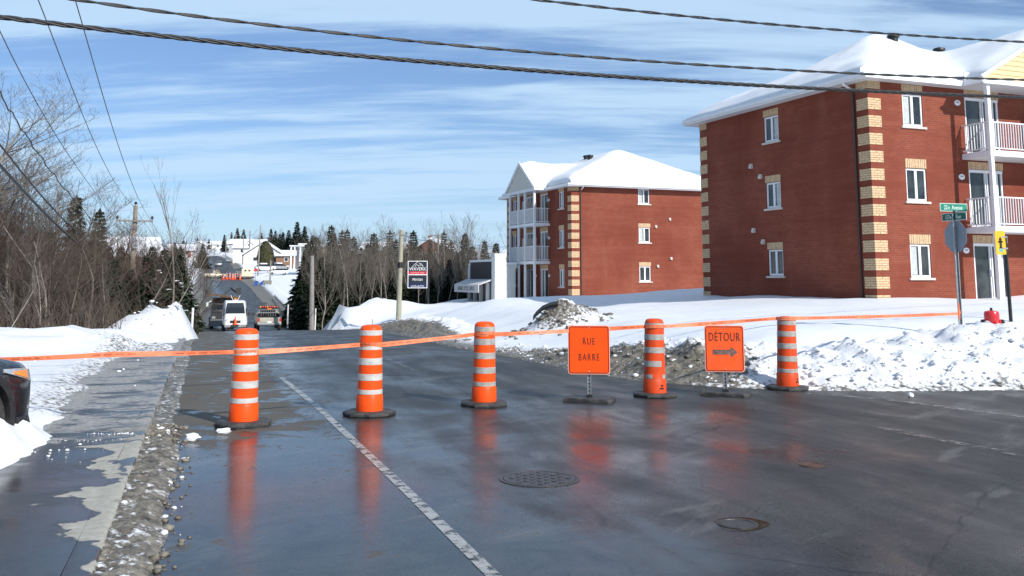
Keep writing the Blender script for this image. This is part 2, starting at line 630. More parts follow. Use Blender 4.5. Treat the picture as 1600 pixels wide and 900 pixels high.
def asphalt_material():
    m, N, b = new_mat('wet_asphalt')
    uv = N.n('ShaderNodeUVMap', uv_map='st', out=0)
    sp = N.n('ShaderNodeSeparateXYZ', {0: uv}, out=None)
    s, t = sp.outputs[0], sp.outputs[1]
    st = N.n('ShaderNodeCombineXYZ', {0: N.math('MULTIPLY', s, 1.0), 1: N.math('MULTIPLY', t, 0.22), 2: 0.0})
    streak = N.noise(st, 1.6, 6.0, 0.6, 0.4)
    patch = N.noise(uv, 0.55, 6.0, 0.6, 0.5)
    blot = N.noise(uv, 2.3, 8.0, 0.68, 0.6)
    agg = N.math('ADD', N.math('MULTIPLY', N.noise(uv, 95.0, 3.0, 0.7), 0.55), N.math('MULTIPLY', N.noise(uv, 34.0, 4.0, 0.7), 0.45))
    agg2 = N.n('ShaderNodeTexVoronoi', {'Vector': uv, 'Scale': 85.0}, out=0)
    # film of melt water: deepest beside the kerb, thinner across the junction
    kerb = N.math('SUBTRACT', 1.0, N.smooth(s, 1.0, 3.0))
    near = N.math('SUBTRACT', 1.0, N.smooth(t, 9.8, 11.6))
    pool = N.math('MULTIPLY', kerb, N.math('ADD', 0.55, N.math('MULTIPLY', near, 0.45)))
    right = N.smooth(N.math('ADD', s, N.math('MULTIPLY', patch, 2.0)), 4.2, 7.5)
    wet = N.math('ADD', N.math('MULTIPLY', pool, 0.55), N.math('MULTIPLY', N.math('SUBTRACT', streak, 0.5), 0.9))
    wet = N.math('ADD', wet, N.math('MULTIPLY', N.math('SUBTRACT', patch, 0.5), 1.35))
    wet = N.math('ADD', N.math('SUBTRACT', wet, N.math('MULTIPLY', right, 0.14)), 0.46, clamp=True)
    mid = N.math('MULTIPLY', N.math('SUBTRACT', 1.0, N.smooth(N.math('ABSOLUTE', N.math('SUBTRACT', s, 4.4)), 1.2, 3.2)), N.math('SUBTRACT', 1.0, N.smooth(t, 12.0, 15.0)))
    wet = N.math('ADD', wet, N.math('MULTIPLY', mid, 0.20), clamp=True)
    # mud and grit patches, more of them along the kerb and past the barrels
    far_mud = N.math('MULTIPLY', N.smooth(t, 9.5, 12.5), N.math('SUBTRACT', 1.0, N.smooth(s, 0.7, 1.9)))
    mud = N.smooth(N.math('ADD', blot, N.math('ADD', N.math('MULTIPLY', far_mud, 0.185), N.math('MULTIPLY', kerb, 0.02))), 0.60, 0.68)
    mud = N.math('MULTIPLY', mud, N.math('ADD', N.math('MULTIPLY', kerb, 0.65), N.math('MULTIPLY', far_mud, 0.35), clamp=True))
    grit = N.math('MULTIPLY', N.smooth(N.noise(uv, 21.0, 5.0, 0.7), 0.605, 0.65), N.math('MULTIPLY', kerb, 0.8))
    mud = N.math('MAXIMUM', mud, grit)
    side = N.smooth(N.math('ADD', N.math('ABSOLUTE', N.math('SUBTRACT', s, 3.9)), N.math('MULTIPLY', blot, 1.6)), 4.3, 5.4)
    side = N.math('MULTIPLY', side, N.smooth(t, 22.0, 40.0))
    mud = N.math('MAXIMUM', mud, N.math('MULTIPLY', side, 0.75))
    dry = N.ramp(N.math('ADD', N.math('MULTIPLY', agg, 0.72), N.math('MULTIPLY', streak, 0.28)), [(0.41, (.010, .010, .0095)), (0.50, (.040, .0395, .037)), (0.59, (.14, .135, .122))])
    wetc = N.ramp(N.math('ADD', N.math('MULTIPLY', agg, 0.5), N.math('MULTIPLY', blot, 0.5)), [(0.40, (.007, .007, .0075)), (0.60, (.046, .046, .046))])
    col = N.mix(wet, dry, wetc)
    # pale salt residue in dragged streaks
    salt = N.noise(N.n('ShaderNodeCombineXYZ', {0: N.math('ADD', N.math('MULTIPLY', s, 0.55), N.math('MULTIPLY', t, 0.35)), 1: N.math('MULTIPLY', N.math('SUBTRACT', t, N.math('MULTIPLY', s, 0.6)), 1.7), 2: 4.0}), 0.9, 7.0, 0.62, 0.5)
    sf = N.math('MULTIPLY', N.smooth(salt, 0.56, 0.70), N.math('SUBTRACT', 0.46, N.math('MULTIPLY', wet, 0.30)))
    col = N.mix(sf, col, (.20, .195, .185))
    # tar seams
    seam = N.n('ShaderNodeTexVoronoi', {'Vector': N.n('ShaderNodeCombineXYZ', {0: N.math('ADD', s, N.math('MULTIPLY', streak, .5)), 1: N.math('ADD', t, N.math('MULTIPLY', patch, .8)), 2: 0.0}), 'Scale': 0.26}, out=0, feature='DISTANCE_TO_EDGE')
    seamf = N.math('SUBTRACT', 1.0, N.smooth(seam, 0.0012, 0.0045))
    col = N.mix(N.math('MULTIPLY', seamf, .8), col, (.012, .012, .013))
    mcol = N.ramp(agg, [(0.3, (.055, .047, .038)), (0.7, (.14, .125, .10))])
    col = N.mix(mud, col, mcol)
    N.t.links.new(col, b.inputs['Base Color'])
    ro = N.math('SUBTRACT', 0.48, N.math('MULTIPLY', N.smooth(wet, 0.25, 0.95), 0.31))
    ro = N.math('ADD', ro, N.math('MULTIPLY', N.math('SUBTRACT', agg, .5), .10))
    ro = N.math('ADD', ro, N.math('MULTIPLY', mud, 0.5), clamp=True)
    ro = N.math('MAXIMUM', ro, 0.115)
    N.t.links.new(ro, b.inputs['Roughness'])
    b.inputs['IOR'].default_value = 1.40
    N.t.links.new(N.math('ADD', 0.22, N.math('ADD', N.math('MULTIPLY', pool, 0.30), N.math('MULTIPLY', mid, 0.12))), b.inputs['Specular IOR Level'])
    hgt = N.math('ADD', N.math('MULTIPLY', agg2, 0.5), N.math('MULTIPLY', agg, 0.5))
    bs = N.math('ADD', N.math('MULTIPLY', N.math('SUBTRACT', 1.0, N.smooth(wet, 0.2, 0.9)), 0.5), 0.05)
    bs = N.math('ADD', bs, N.math('MULTIPLY', mud, 0.3))
    b1 = N.n('ShaderNodeBump', {'Height': hgt, 'Strength': bs, 'Distance': 0.006})
    wv = N.noise(uv, 7.0, 4.0, 0.55)
    b2 = N.n('ShaderNodeBump', {'Height': wv, 'Strength': 0.02, 'Distance': 0.02, 'Normal': b1})
    N.t.links.new(b2, b.inputs['Normal'])
    return m


ASPHALT = asphalt_material()

# ------------------------------------------------------------------ terrain sheet
gx = graded([(-420, -120, 25), (-120, -40, 4), (-40, -10, .7), (-10, 12, .13), (12, 36, .5), (36, 90, 3), (90, 500, 25)])
gy = graded([(-70, -6, 6), (-6, 5, 1.0), (5, 28, .14), (28, 62, .45), (62, 130, 1.5), (130, 340, 5), (340, 700, 15), (700, 2600, 90)])
GX, GY = np.meshgrid(gx, gy)
GZ = terrain(GX, GY)
_s, _t = xy2st(GX, GY)
_D = edge_dist(GX, GY)
dirt = np.clip(.8 * (1 - sstep(_D, .2, 1.5)) * sstep(_t, 12, 15) * (1 - sstep(_t, 54, 62) * .5) * (_s > 0), 0, 1)
dirt = np.maximum(dirt, pile(GX, GY, 868, 492, 28.5, .9, 1.0, 1.2))
dirt = np.maximum(dirt, pile(GX, GY, 905, 490, 29, .8, .9, 1.0))
lot = (1 - sstep(-1.75 - _s, .0, 1.3)) * sstep(_t, 11.5, 13.5) * (_s < -.6) * (1 - sstep(_t, 24, 34))
dirt = np.maximum(dirt, .55 * lot)
dirt = np.maximum(dirt, .30 * sstep(-_s, 1.8, 2.4) * (1 - sstep(-_s, 3.2, 7.0)) * sstep(_t, 9, 12) * (1 - sstep(_t, 17, 24)))
dirt = np.maximum(dirt, (.16 + .2 * fbm(GX * 2, GY * 2, 51)) * (pile(GX, GY, 225, 540, 30.5, 1, 1.4) + pile(GX, GY, 268, 535, 33, 1, 1.6) + pile(GX, GY, 60, 552, 22, 1.2, 2.5, .8)))
dirt = np.maximum(dirt, .5 * (_s > -2.2) * (_s < -.6) * sstep(_t, 25, 40) * (1 - sstep(_t, 100, 140)))
tag(link('snow_ground', grid_mesh('snow_ground', GX, GY, GZ, SNOW, attrs={'dirt': dirt})), kind='structure')

# ------------------------------------------------------------------ road
rt = graded([(-45, 4, 3), (4, 30, .5), (30, 130, 2), (130, 700, 8)])
rw = np.interp(rt, [-45, 10.5, 12.5, 15, 18, 24, 33, 46, 60, 85, 120, 230, 700], [75, 75, 34, 12, 9.6, 8.6, 8.8, 10.2, 10.8, 10.8, 10.6, 9.6, 9.6])
jj = np.linspace(0, 1, 26) ** 1.6
RS = -.54 + (rw[:, None] + .54) * jj[None, :]
RT = np.repeat(rt[:, None], 26, 1)
RX, RY = st2xy(RS, RT)
road = link('road', grid_mesh('road', RX, RY, zroad(RT), ASPHALT, uv=(RS, RT)))
tag(road, kind='structure')


# ------------------------------------------------------------------ pavement with kerb on the left
def concrete_material():
    m, N, b = new_mat('wet_concrete')
    uv = N.n('ShaderNodeUVMap', uv_map='st', out=0)
    sp = N.n('ShaderNodeSeparateXYZ', {0: uv}, out=None)
    s, t = sp.outputs[0], sp.outputs[1]
    big = N.noise(N.n('ShaderNodeCombineXYZ', {0: N.math('MULTIPLY', s, 0.8), 1: N.math('MULTIPLY', t, 1.1), 2: 1.7}), 0.95, 5.0, 0.5, 1.2)
    sm = N.noise(uv, 14.0, 6.0, 0.65)
    edge = N.smooth(s, -1.55, -0.6)
    dryf = N.smooth(N.math('ADD', N.math('ADD', big, N.math('MULTIPLY', edge, 0.27)), N.math('MULTIPLY', sm, 0.05)), 0.775, 0.795)
    dryf = N.math('MULTIPLY', dryf, N.math('SUBTRACT', 1.0, N.smooth(t, 10.0, 13.0)))
    dry = N.ramp(sm, [(0.3, (.27, .26, .225)), (0.7, (.42, .405, .36))])
    wet = N.ramp(N.math('ADD', N.math('MULTIPLY', sm, .5), N.math('MULTIPLY', big, .5)), [(0.35, (.018, .018, .019)), (0.65, (.055, .055, .056))])
    col = N.mix(dryf, wet, dry)
    # slush dragged over the far stretch
    sl = N.noise(N.n('ShaderNodeCombineXYZ', {0: N.math('MULTIPLY', s, 1.1), 1: N.math('MULTIPLY', t, 1.7), 2: 5.0}), 1.3, 7.0, 0.62, 0.3)
    slf = N.smooth(N.math('ADD', sl, N.math('ADD', N.math('MULTIPLY', N.smooth(t, 9.8, 12.0), 0.20), N.math('MULTIPLY', N.smooth(s, -1.3, -2.1), 0.16))), 0.58, 0.72)
    slf = N.math('MULTIPLY', slf, N.smooth(t, 8.5, 11.0))
    col = N.mix(N.math('MULTIPLY', slf, .8), col, N.ramp(sm, [(0.3, (.15, .14, .125)), (0.62, (.44, .435, .43))]))
    N.t.links.new(col, b.inputs['Base Color'])
    ro = N.math('ADD', 0.16, N.math('MULTIPLY', dryf, .6))
    ro = N.math('ADD', ro, N.math('MULTIPLY', slf, .45), clamp=True)
    ro = N.math('ADD', ro, N.math('MULTIPLY', N.smooth(big, 0.4, 0.6), .2), clamp=True)
    N.t.links.new(ro, b.inputs['Roughness'])
    b.inputs['Specular IOR Level'].default_value = .3
    hb = N.math('ADD', N.math('MULTIPLY', dryf, .5), N.math('MULTIPLY', sm, .5))
    N.t.links.new(N.bump(hb, 0.25, 0.006), b.inputs['Normal'])
    return m


CONCRETE = concrete_material()
st_t = graded([(-6, 4, 2), (4, 24, .25), (24, 100, 4)])
PV = np.linspace(-3.6, -.70, 12)
PS, PT = np.meshgrid(PV, st_t)
PX, PY = st2xy(PS, PT)
tag(link('pavement', grid_mesh('pavement', PX, PY, zroad(PT) + .075 + .012 * fbm(PS, PT, 60), CONCRETE, uv=(PS, PT))), kind='structure')
# kerb: rounded nosing with a real face
prof = [(-.70, .080), (-.62, .088), (-.565, .088), (-.548, .080), (-.54, .062), (-.536, -.05)]
KS = np.array([p[0] for p in prof])[None, :] + .012 * (fbm(st_t * 1.3, st_t * 0, 9) - .5)[:, None]
KT = np.repeat(st_t[:, None], len(prof), 1)
KX, KY = st2xy(KS, KT)
tag(link('kerb', grid_mesh('kerb', KX, KY, zroad(KT) + np.array([p[1] for p in prof])[None, :], CONCRETE, uv=(KS, KT))), kind='structure')

# ------------------------------------------------------------------ gritty slush along the kerb
sa = graded([(4.2, 16, .025), (16, 34, .12)])
sq = np.linspace(-.54, .42, 36)
QS, QT = np.meshgrid(sq, sa)
wid = (.36 + .20 * (fbm(QT * 1.1, QT * 0, 71) - .5)) * (1 - .25 * sstep(QT, 10.0, 11.5))
rel = (QS + .54) / np.maximum(wid, .05)
amp = (.046 * (1 - sstep(QT, 10.4, 11.6) * .80) * (1 - sstep(QT, 22, 33))) * (.6 + .8 * fbm(QT * 1.5, QS * 2, 72))
lumps = (1 - np.clip(cells(QS * 22, QT * 22, 73) / .7, 0, 1)) * .55 + .6 * fbm(QS * 16, QT * 16, 74) + .7 * fbm(QS * 45, QT * 45, 76)
hh = amp * np.clip(1.15 - rel ** 2.4, 0, 1) * (0.35 + lumps) - .03 * sstep(rel, .9, 1.25) + .015 * (1 - sstep(rel, .6, 1.0))
QX, QY = st2xy(QS, QT)
tag(link('kerb_slush', grid_mesh('kerb_slush', QX, QY, zroad(QT) - .006 + hh, SNOW_ROUGH, attrs={'dirt': .50 + .55 * fbm(QS * 6, QT * 6, 75)})),
    'gritty brown slush ridge piled along the kerb', 'slush', kind='stuff')

# ------------------------------------------------------------------ ploughed ridge on the right, round the corner
ep = EDGE_S[(EDGE_S[:, 0] > -12)]
ep = dense(ep, .09)
ep = ep[(ep[:, 0] < 24)]
for _ in range(12):
    ep[1:-1] = (ep[:-2] + 2 * ep[1:-1] + ep[2:]) / 4
ep = ep[(ep[:, 0] < 22) & (ep[:, 1] < 62)]
tg = np.gradient(ep, axis=0)
tg /= np.linalg.norm(tg, axis=1)[:, None]
for _ in range(40):
    tg[1:-1] = (tg[:-2] + 2 * tg[1:-1] + tg[2:]) / 4
nrm = np.stack([tg[:, 1], -tg[:, 0]], -1)
arc = np.concatenate([[0], np.cumsum(np.linalg.norm(np.diff(ep, axis=0), axis=1))])


def arc_at(u, v, d):
    p = at(u, v, d)
    return arc[np.argmin((ep[:, 0] - p[0]) ** 2 + (ep[:, 1] - p[1]) ** 2)]


arc_at_dirty = arc_at(1150, 605, 15.3)
ctrl = sorted([(0, 1.0), (arc_at(1600, 605, 15.2), 1.22), (arc_at(1540, 605, 15), 1.0), (arc_at(1480, 605, 14.9), .80), (arc_at(1400, 605, 14.8), .86), (arc_at(1340, 605, 14.9), .70), (arc_at(1250, 605, 15), .66),
               (arc_at(1130, 605, 15.3), .80), (arc_at(1050, 603, 15.7), .74), (arc_at(950, 590, 17), .70), (arc_at(890, 585, 18.5), .62), (arc_at(830, 565, 20), .42), (arc_at(770, 553, 22), .22),
               (arc_at(700, 542, 24.5), .13), (arc_at(660, 535, 29), .12), (arc_at(640, 528, 34), .62), (arc_at(600, 522, 43), .80), (arc_at(560, 517, 52), .55), (arc_at(520, 514, 60), .1), (arc[-1], .05)])
Hc = .62 * np.interp(arc, [c[0] for c in ctrl], [c[1] for c in ctrl])
Hc = Hc * np.interp(arc, sorted([arc_at(1130, 605, 15.3), arc_at(1050, 603, 15.7), arc_at(640, 528, 34)]), [1.0, 1.12, 1.12])
q = np.concatenate([np.linspace(-.35, 2.2, 40), np.linspace(2.2, 4.2, 14)[1:]])
AQ, QQ = np.meshgrid(arc, q, indexing='ij')
BX = ep[:, 0][:, None] + nrm[:, 0][:, None] * QQ
BY = ep[:, 1][:, None] + nrm[:, 1][:, None] * QQ
_, BT = xy2st(BX, BY)
z0 = zroad(BT)
Tz = terrain(BX, BY)
wob = .55 * (fbm(AQ * .9, AQ * 0 + 3, 81) - .5)
qq = QQ + wob * sstep(QQ, -.3, .5)
crest = Hc[:, None] * (0.80 + .42 * fbm(AQ * .55, QQ * .5, 82))
base_up = z0 - .03 + crest * sstep(qq, -.25, 1.75) ** .85
lump = ((1 - np.clip(cells(BX * 2.1, BY * 2.1, 83) / .75, 0, 1)) ** 1.3 * .15 + (fbm(BX * 3.2, BY * 3.2, 84) - .5) * .20 + (1 - np.clip(cells(BX * 7, BY * 7, 85) / .7, 0, 1)) * .075 + (fbm(BX * 13, BY * 13, 86) - .5) * .09)
la = sstep(qq, -.12, .5) * np.clip(Hc[:, None] / .55, .25, 1.1)
back = sstep(QQ, 1.7, 3.6)
zr_ = base_up + lump * la * (1 - .75 * back)
BZ = zr_ * (1 - back) + (Tz - .02) * back
BZ = np.where(QQ > 4.1, Tz - .15, BZ)
BZ = np.where(QQ < -.3, z0 - .05, BZ)
vis_dirty = np.interp(arc, sorted([arc_at(1200, 605, 15), arc_at(1130, 605, 15.3), arc_at(1020, 603, 15.7), arc_at(830, 565, 20), arc_at(700, 542, 24.5), arc_at(640, 528, 34), arc_at(520, 514, 60)]), [.2, .78, .95, .88, .6, .95, .7])
vis_dirty = vis_dirty[:, None] * (1 - .75 * sstep(QQ, .95, 1.5))
vis_dirty = np.where(arc[:, None] < arc_at(1220, 605, 15), .20 + .22 * fbm(AQ * .8, QQ, 87), vis_dirty)
rd = np.maximum(vis_dirty, np.where(arc[:, None] > arc_at_dirty, .95, .58) * (1 - sstep(qq, .0, .6)))
tag(link('snow_bank', grid_mesh('snow_bank', BX, BY, BZ, SNOW_ROUGH, attrs={'dirt': np.clip(rd, 0, 1)})),
    'long ridge of dirty ploughed snow round the corner on the right', 'snowbank', kind='stuff')


# loose clods of snow on the ridge face and along its foot
def clod_mesh(name, seed, sub=1, squash=.62):
    bm = bmesh.new()
    bmesh.ops.create_icosphere(bm, subdivisions=sub, radius=1.0)
    rr = random.Random(seed)
    ax_ = (rr.uniform(.75, 1.3), rr.uniform(.75, 1.2))
    for v_ in bm.verts:
        v_.co *= rr.uniform(.66, 1.2)
        v_.co.x *= ax_[0]
        v_.co.y *= ax_[1]
        v_.co.z *= squash
    vs = [tuple(v_.co) for v_ in bm.verts]
    fs = [tuple(x.index for x in f.verts) for f in bm.faces]
    bm.free()
    return vs, fs


CLODS = [clod_mesh('c', i) for i in range(6)]
CL1 = [clod_mesh('c', 40 + i, 2, .7) for i in range(4)]


def scatter_clods(name, pts, label, cat, dval):
    """pts: list of (x,y,z,r,dirt)"""
    mb = MB()
    dv = []
    rr = random.Random(5)
    for x, y, z, r_, dd in pts:
        vs, fs = CLODS[rr.randrange(6)]
        a = rr.uniform(0, 6.3)
        ca, sa_ = math.cos(a), math.sin(a)
        mb.add([(x + r_ * (p[0] * ca - p[1] * sa_), y + r_ * (p[0] * sa_ + p[1] * ca), z + r_ * p[2]) for p in vs], fs)
        dv += [dd] * len(vs)
    me = mb.mesh(name, SNOW_ROUGH, smooth='all', fix=False)
    a_ = me.attributes.new('dirt', 'FLOAT', 'POINT')
    a_.data.foreach_set('value', np.array(dv, dtype=np.float32))
    return tag(link(name, me), label, cat, kind='stuff')


rr = random.Random(11)
arc_at_dirty = arc_at(1150, 605, 15.3)
pts = []
a_lo, a_hi = arc_at(1600, 605, 15.2) - 3, arc_at(700, 542, 24.5)
for i in range(3000):
    a = rr.uniform(a_lo, a_hi)
    k = int(np.searchsorted(arc, a))
    k = min(max(k, 1), len(arc) - 1)
    qi = int(np.clip(rr.gauss(15, 9), 3, 44))
    r_ = min(.008 + rr.expovariate(58), .10)
    if qi < 7:
        r_ *= .5
    pts.append((BX[k, qi] + rr.uniform(-.05, .05), BY[k, qi] + rr.uniform(-.05, .05), BZ[k, qi] + r_ * (.05 if a < arc_at_dirty else .15), r_ * (1 if a < arc_at_dirty else .75), float(np.clip(rd[k, qi] * rr.uniform(.4, 1.3), 0, 1))))
scatter_clods('snow_clods', pts, 'frozen clods of snow scattered over the ploughed ridge', 'snow clods', .3)
pts = []
for i in range(3400):
    t_ = rr.uniform(4.4, 12.0)
    s_ = -.54 + abs(rr.gauss(.08, .145))
    x_, y_ = st2xy(s_, t_)
    r_ = min(.005 + rr.expovariate(110 if t_ > 7.6 else 80), .042)
    pts.append((x_, y_, float(zroad(t_)) + .045 * max(0, 1 - (s_ + .54) / .36) + r_ * .15, r_, rr.choice([.3, .9, .9, 1.0, 1.0, 1.0, 1.0, 1.0, 1.0])))
scatter_clods('slush_crumbs', pts, 'crumbs of dirty ice along the kerb slush', 'ice crumbs', .8)
pts = []
for (u, v, d, n, ru, rmax) in [(205, 681, 10.35, 150, .22, .014), (110, 686, 9.9, 40, .4, .012), (75, 694, 9.3, 30, .25, .02), (250, 532, 32, 170, 1.6, .085), (60, 553, 22.5, 40, 1.8, .08), (100, 620, 14.5, 14, 1.0, .03), (190, 568, 19, 30, 1.3, .05), (865, 490, 28.3, 160, .9, .1)]:
    p = at(u, v, d)
    for i in range(n):
        x_, y_ = p[0] + rr.gauss(0, ru), p[1] + rr.gauss(0, ru * (.16 if u in (205, 110) else .8))
        z_ = max(tz(x_, y_), (float(zroad(xy2st(x_, y_)[1])) + .085) if -3 < xy2st(x_, y_)[0] < -.6 else -9)
        r_ = rr.uniform(.2, 1) ** 2 * rmax
        pts.append((x_, y_, z_ + r_ * .3, r_, .9 if u == 865 else rr.choice([.05, .1, .1, .15, .2])))
scatter_clods('snow_crumbs', pts, 'loose crumbs of snow over the left banks and pavement', 'snow crumbs', .1)
for (u, v, lab, r_) in [(302, 688, 'larger lone white snow lump on the wet road, left of the leftmost barrel', .075), (350, 677, 'small white snow lump touching the base of the leftmost barrel', .062), (1423, 620, 'small white snow lump on the asphalt in front of the right snowbank', .055)]:
    rv = ray(u, v)
    k_ = -CAM_H / rv[2]
    mb = MB()
    vs, fs = CL1[len(lab) % 4]
    mb.add([(p[0] * r_ * 1.15, p[1] * r_ * .8, max(p[2], -.55) * r_ * .9) for p in vs], fs)
    o = mb.build('snow_lump', SNOW, smooth=True)
    o.location = (rv[0] * k_, rv[1] * k_, r_ * .42)
    tag(o, lab, 'snow lump')


# ------------------------------------------------------------------ painted markings and ironwork in the road
def paint_material(name, lo, hi, col=(.62, .61, .57)):
    m, N, b = new_mat(name)
    co = N.n('ShaderNodeTexCoord', out=3)
    nz = N.noise(co, 7.0, 8.0, 0.7, 0.4)
    f = N.smooth(nz, lo, hi)
    tr = N.n('ShaderNodeBsdfTransparent')
    out = m.node_tree.nodes['Material Output']
    mx = N.n('ShaderNodeMixShader', {0: f, 1: b.outputs[0], 2: tr})
    N.t.links.new(mx, out.inputs[0])
    N.t.links.new(N.ramp(N.noise(co, 22.0, 5.0, .6), [(0.3, tuple(c * .72 for c in col)), (0.7, col)]), b.inputs['Base Color'])
    b.inputs['Roughness'].default_value = 0.32
    return m


PAINT = paint_material('worn_white_paint', .47, .60, (.38, .375, .35))
PAINT_FAINT = paint_material('ghost_paint', .40, .58, (.15, .15, .145))


def stripe(name, pts, w, m, dz=.004):
    pts = dense(np.array(pts, float), .4)
    tg = np.gradient(pts, axis=0)
    tg /= np.linalg.norm(tg, axis=1)[:, None]
    nn = np.stack([tg[:, 1], -tg[:, 0]], -1)
    X = np.stack([pts[:, 0] - nn[:, 0] * w / 2, pts[:, 0] + nn[:, 0] * w / 2], 1)
    Y = np.stack([pts[:, 1] - nn[:, 1] * w / 2, pts[:, 1] + nn[:, 1] * w / 2], 1)
    t_ = xy2st(X, Y)[1]
    return tag(link(name, grid_mesh(name, X, Y, zroad(t_) + dz, m)), kind='structure')


def gp(u, v):
    rv = ray(u, v)
    k = -CAM_H / rv[2]
    return (rv[0] * k, rv[1] * k)


stripe('road_marking', [st2xy(s_, t_) for s_, t_ in [(1.66, 2), (1.645, 5.6), (1.61, 7.9), (1.49, 13.0), (1.31, 17.4)]], .088, PAINT)
stripe('road_marking', [st2xy(s_, t_) for s_, t_ in [(1.24, 19), (1.0, 26), (.75, 40)]], .12, PAINT_FAINT)
stripe('road_marking', [st2xy(s_, t_) for s_, t_ in [(3.8, 18), (3.95, 40), (3.95, 90)]], .12, PAINT_FAINT)
stripe('road_marking', [gp(1260, 607 + 8), gp(1390, 625), gp(1600, 652), gp(1900, 690)], .16, PAINT_FAINT)
stripe('road_marking', [gp(1350, 662), gp(1440, 682), gp(1600, 712), gp(1800, 750)], .15, PAINT_FAINT)
stripe('road_marking', [st2xy(2.9, 340), st2xy(3.2, 480)], .3, PAINT_FAINT)

# dirty verges that join the asphalt and the snow on the far stretch
vt_ = graded([(27, 60, .6), (60, 140, 1.2), (140, 320, 3), (320, 690, 8)])
for side_ in (1, -1):
    vs_ = np.linspace(0, 1, 12)
    if side_ > 0:
        e0 = np.interp(vt_, [26, 33, 40, 46, 60, 85, 120, 180, 230, 300, 400, 500, 700], [6.25, 6.6, 7.3, 8.0, 8.5, 8.6, 8.4, 8.0, 7.7, 7.8, 8.0, 8.2, 8.2])
        k0 = vt_ > 73
        TT, VV = np.meshgrid(vt_[k0], vs_, indexing='ij')
        SSv = e0[k0][:, None] - .35 + .5 * (fbm(TT * .25, TT * 0, 91) - .5) + VV * 4.6
    else:
        TT, VV = np.meshgrid(vt_[vt_ > 38.5], vs_, indexing='ij')
        SSv = -.35 + .4 * (fbm(TT * .25, TT * 0, 92) - .5) - VV * 3.6
    VX, VY = st2xy(SSv, TT)
    hi = terrain(VX, VY)
    hi = np.where(VV > .98, hi - .1, np.maximum(hi, zroad(TT)) + .03)
    far_edge = terrain(*st2xy(SSv[:, -2:-1] + 0 * VV, TT))
    VZ = zroad(TT) + .006 + (np.maximum(far_edge, zroad(TT)) + .03 - zroad(TT)) * sstep(VV, .12, .92) + .10 * (fbm(TT * .9, SSv * 1.5, 93) - .4) * sstep(VV, .1, .5) * sstep(TT, 39, 45)
    VZ = np.where(VV > .98, VZ - .12, VZ)
    dv = np.clip((1.0 if side_ > 0 else .8) * (1 - sstep(VV, .25, .75)) + .12, 0, 1)
    tag(link('verge', grid_mesh('verge', VX, VY, VZ, SNOW_ROUGH, attrs={'dirt': dv})), kind='structure')

IRON = mat('cast_iron', (.075, .072, .07), .38, .6, .35, 30, .6, 60, dirt=(.14, .10, .07))
RUST = mat('rusty_iron', (.10, .05, .03), .6, .2, .4, 20, .5, 60)
WATER = mat('brown_puddle', (.035, .028, .02), .06, 0, .3, 8)


def cover(loc, r, label, m, name='manhole_cover'):
    t = thing(name, label, 'manhole cover', (loc[0], loc[1], 0))
    fr = MB()
    fr.lathe([(r * 1.12, .0), (r * 1.12, .006), (r * 1.02, .006), (r * 1.02, .002)], 40, caps=False)
    fr.build('frame', m, t, smooth=True)
    mb = MB()
    mb.lathe([(r, -.01), (r, .007), (r * .93, .007), (r * .92, .0035), (.001, .0035)], 40)
    mb.build('lid', m, t, smooth=True)
    st = MB()
    k = 0
    g = r / 5.2
    for i in range(-5, 6):
        for j in range(-5, 6):
            if math.hypot(i, j) * g < r * .86 and (i + j) % 2 == 0:
                st.box((i * g, j * g, .0055), (g * .72, g * .42, .005), rz=R(45 if i % 2 else -45))
    if r > .2:
        s_ = st.build('tread_stud', m, t)
        s_['kind'] = 'stuff'
    return t


cover(gp(843, 748), .31, 'large round iron manhole cover with studded lid in the wet road', IRON)
t_ = cover(gp(1153, 819), .125, 'small round valve cover sunk in a brown puddle in the road', IRON, 'valve_cover')
mb = MB()
ang = np.linspace(0, 2 * PI, 40, endpoint=False)
mb.add([(.185 * math.cos(a) * (1 + .12 * math.sin(3 * a + 1)) + .02, .19 * math.sin(a) * (1 + .1 * math.sin(2 * a)), .0015) for a in ang], [tuple(range(40))])
mb.build('puddle', WATER, t_, fix=False)
t_ = cover(gp(1268, 727), .10, 'small rust brown valve cover in the dry asphalt on the right', RUST, 'valve_cover')

# ------------------------------------------------------------------ street-works materials
ORANGE = mat('orange_plastic', (.86, .078, .005), .42, 0, .12, 5, .08, 30, spec=.22, dirt=(.17, .075, .035), dirt_amt=.48)
ORANGE_DULL = mat('scuffed_orange_plastic', (.66, .066, .012), .5, 0, .16, 7, .1, 30, spec=.25, dirt=(.13, .06, .035), dirt_amt=.55)
BAND_BRIGHT = mat('reflective_band', (.50, .49, .47), .35, 0, .12, 14, .05, 80, dirt=(.20, .17, .14), dirt_amt=.55)
BAND_GRIMY = mat('grimy_reflective_band', (.36, .345, .325), .45, 0, .18, 16, .05, 80, dirt=(.14, .11, .09), dirt_amt=.6)
RUBBER = mat('black_rubber', (.032, .032, .033), .62, 0, .4, 12, .5, 50, dirt=(.13, .12, .105), dirt_amt=.55)
SIGN_ORANGE = mat('orange_sign_sheeting', (.92, .085, .006), .5, 0, .06, 4, 0, spec=.2, dirt=(.45, .06, .02), dirt_amt=.3)
SIGN_SCUFF = mat('scuffed_orange_sign_sheeting', (.90, .105, .022), .5, 0, .10, 6, 0, spec=.2, dirt=(.55, .16, .08), dirt_amt=.4)
SIGN_EDGE = mat('pale_sign_edge', (.80, .48, .40), .5, 0, .1)
INK = mat('black_sign_ink', (.10, .022, .012), .5, 0, .2, 20)
INK_GREY = mat('scratched_grey_ink', (.13, .075, .065), .55, 0, .5, 40, dirt=(.36, .25, .22), dirt_amt=.8)
BLACK = mat('black_paint', (.012, .012, .014), .4, 0, .2)
GALV = mat('galvanised_steel', (.36, .37, .38), .42, .75, .2, 12, .1, 60)
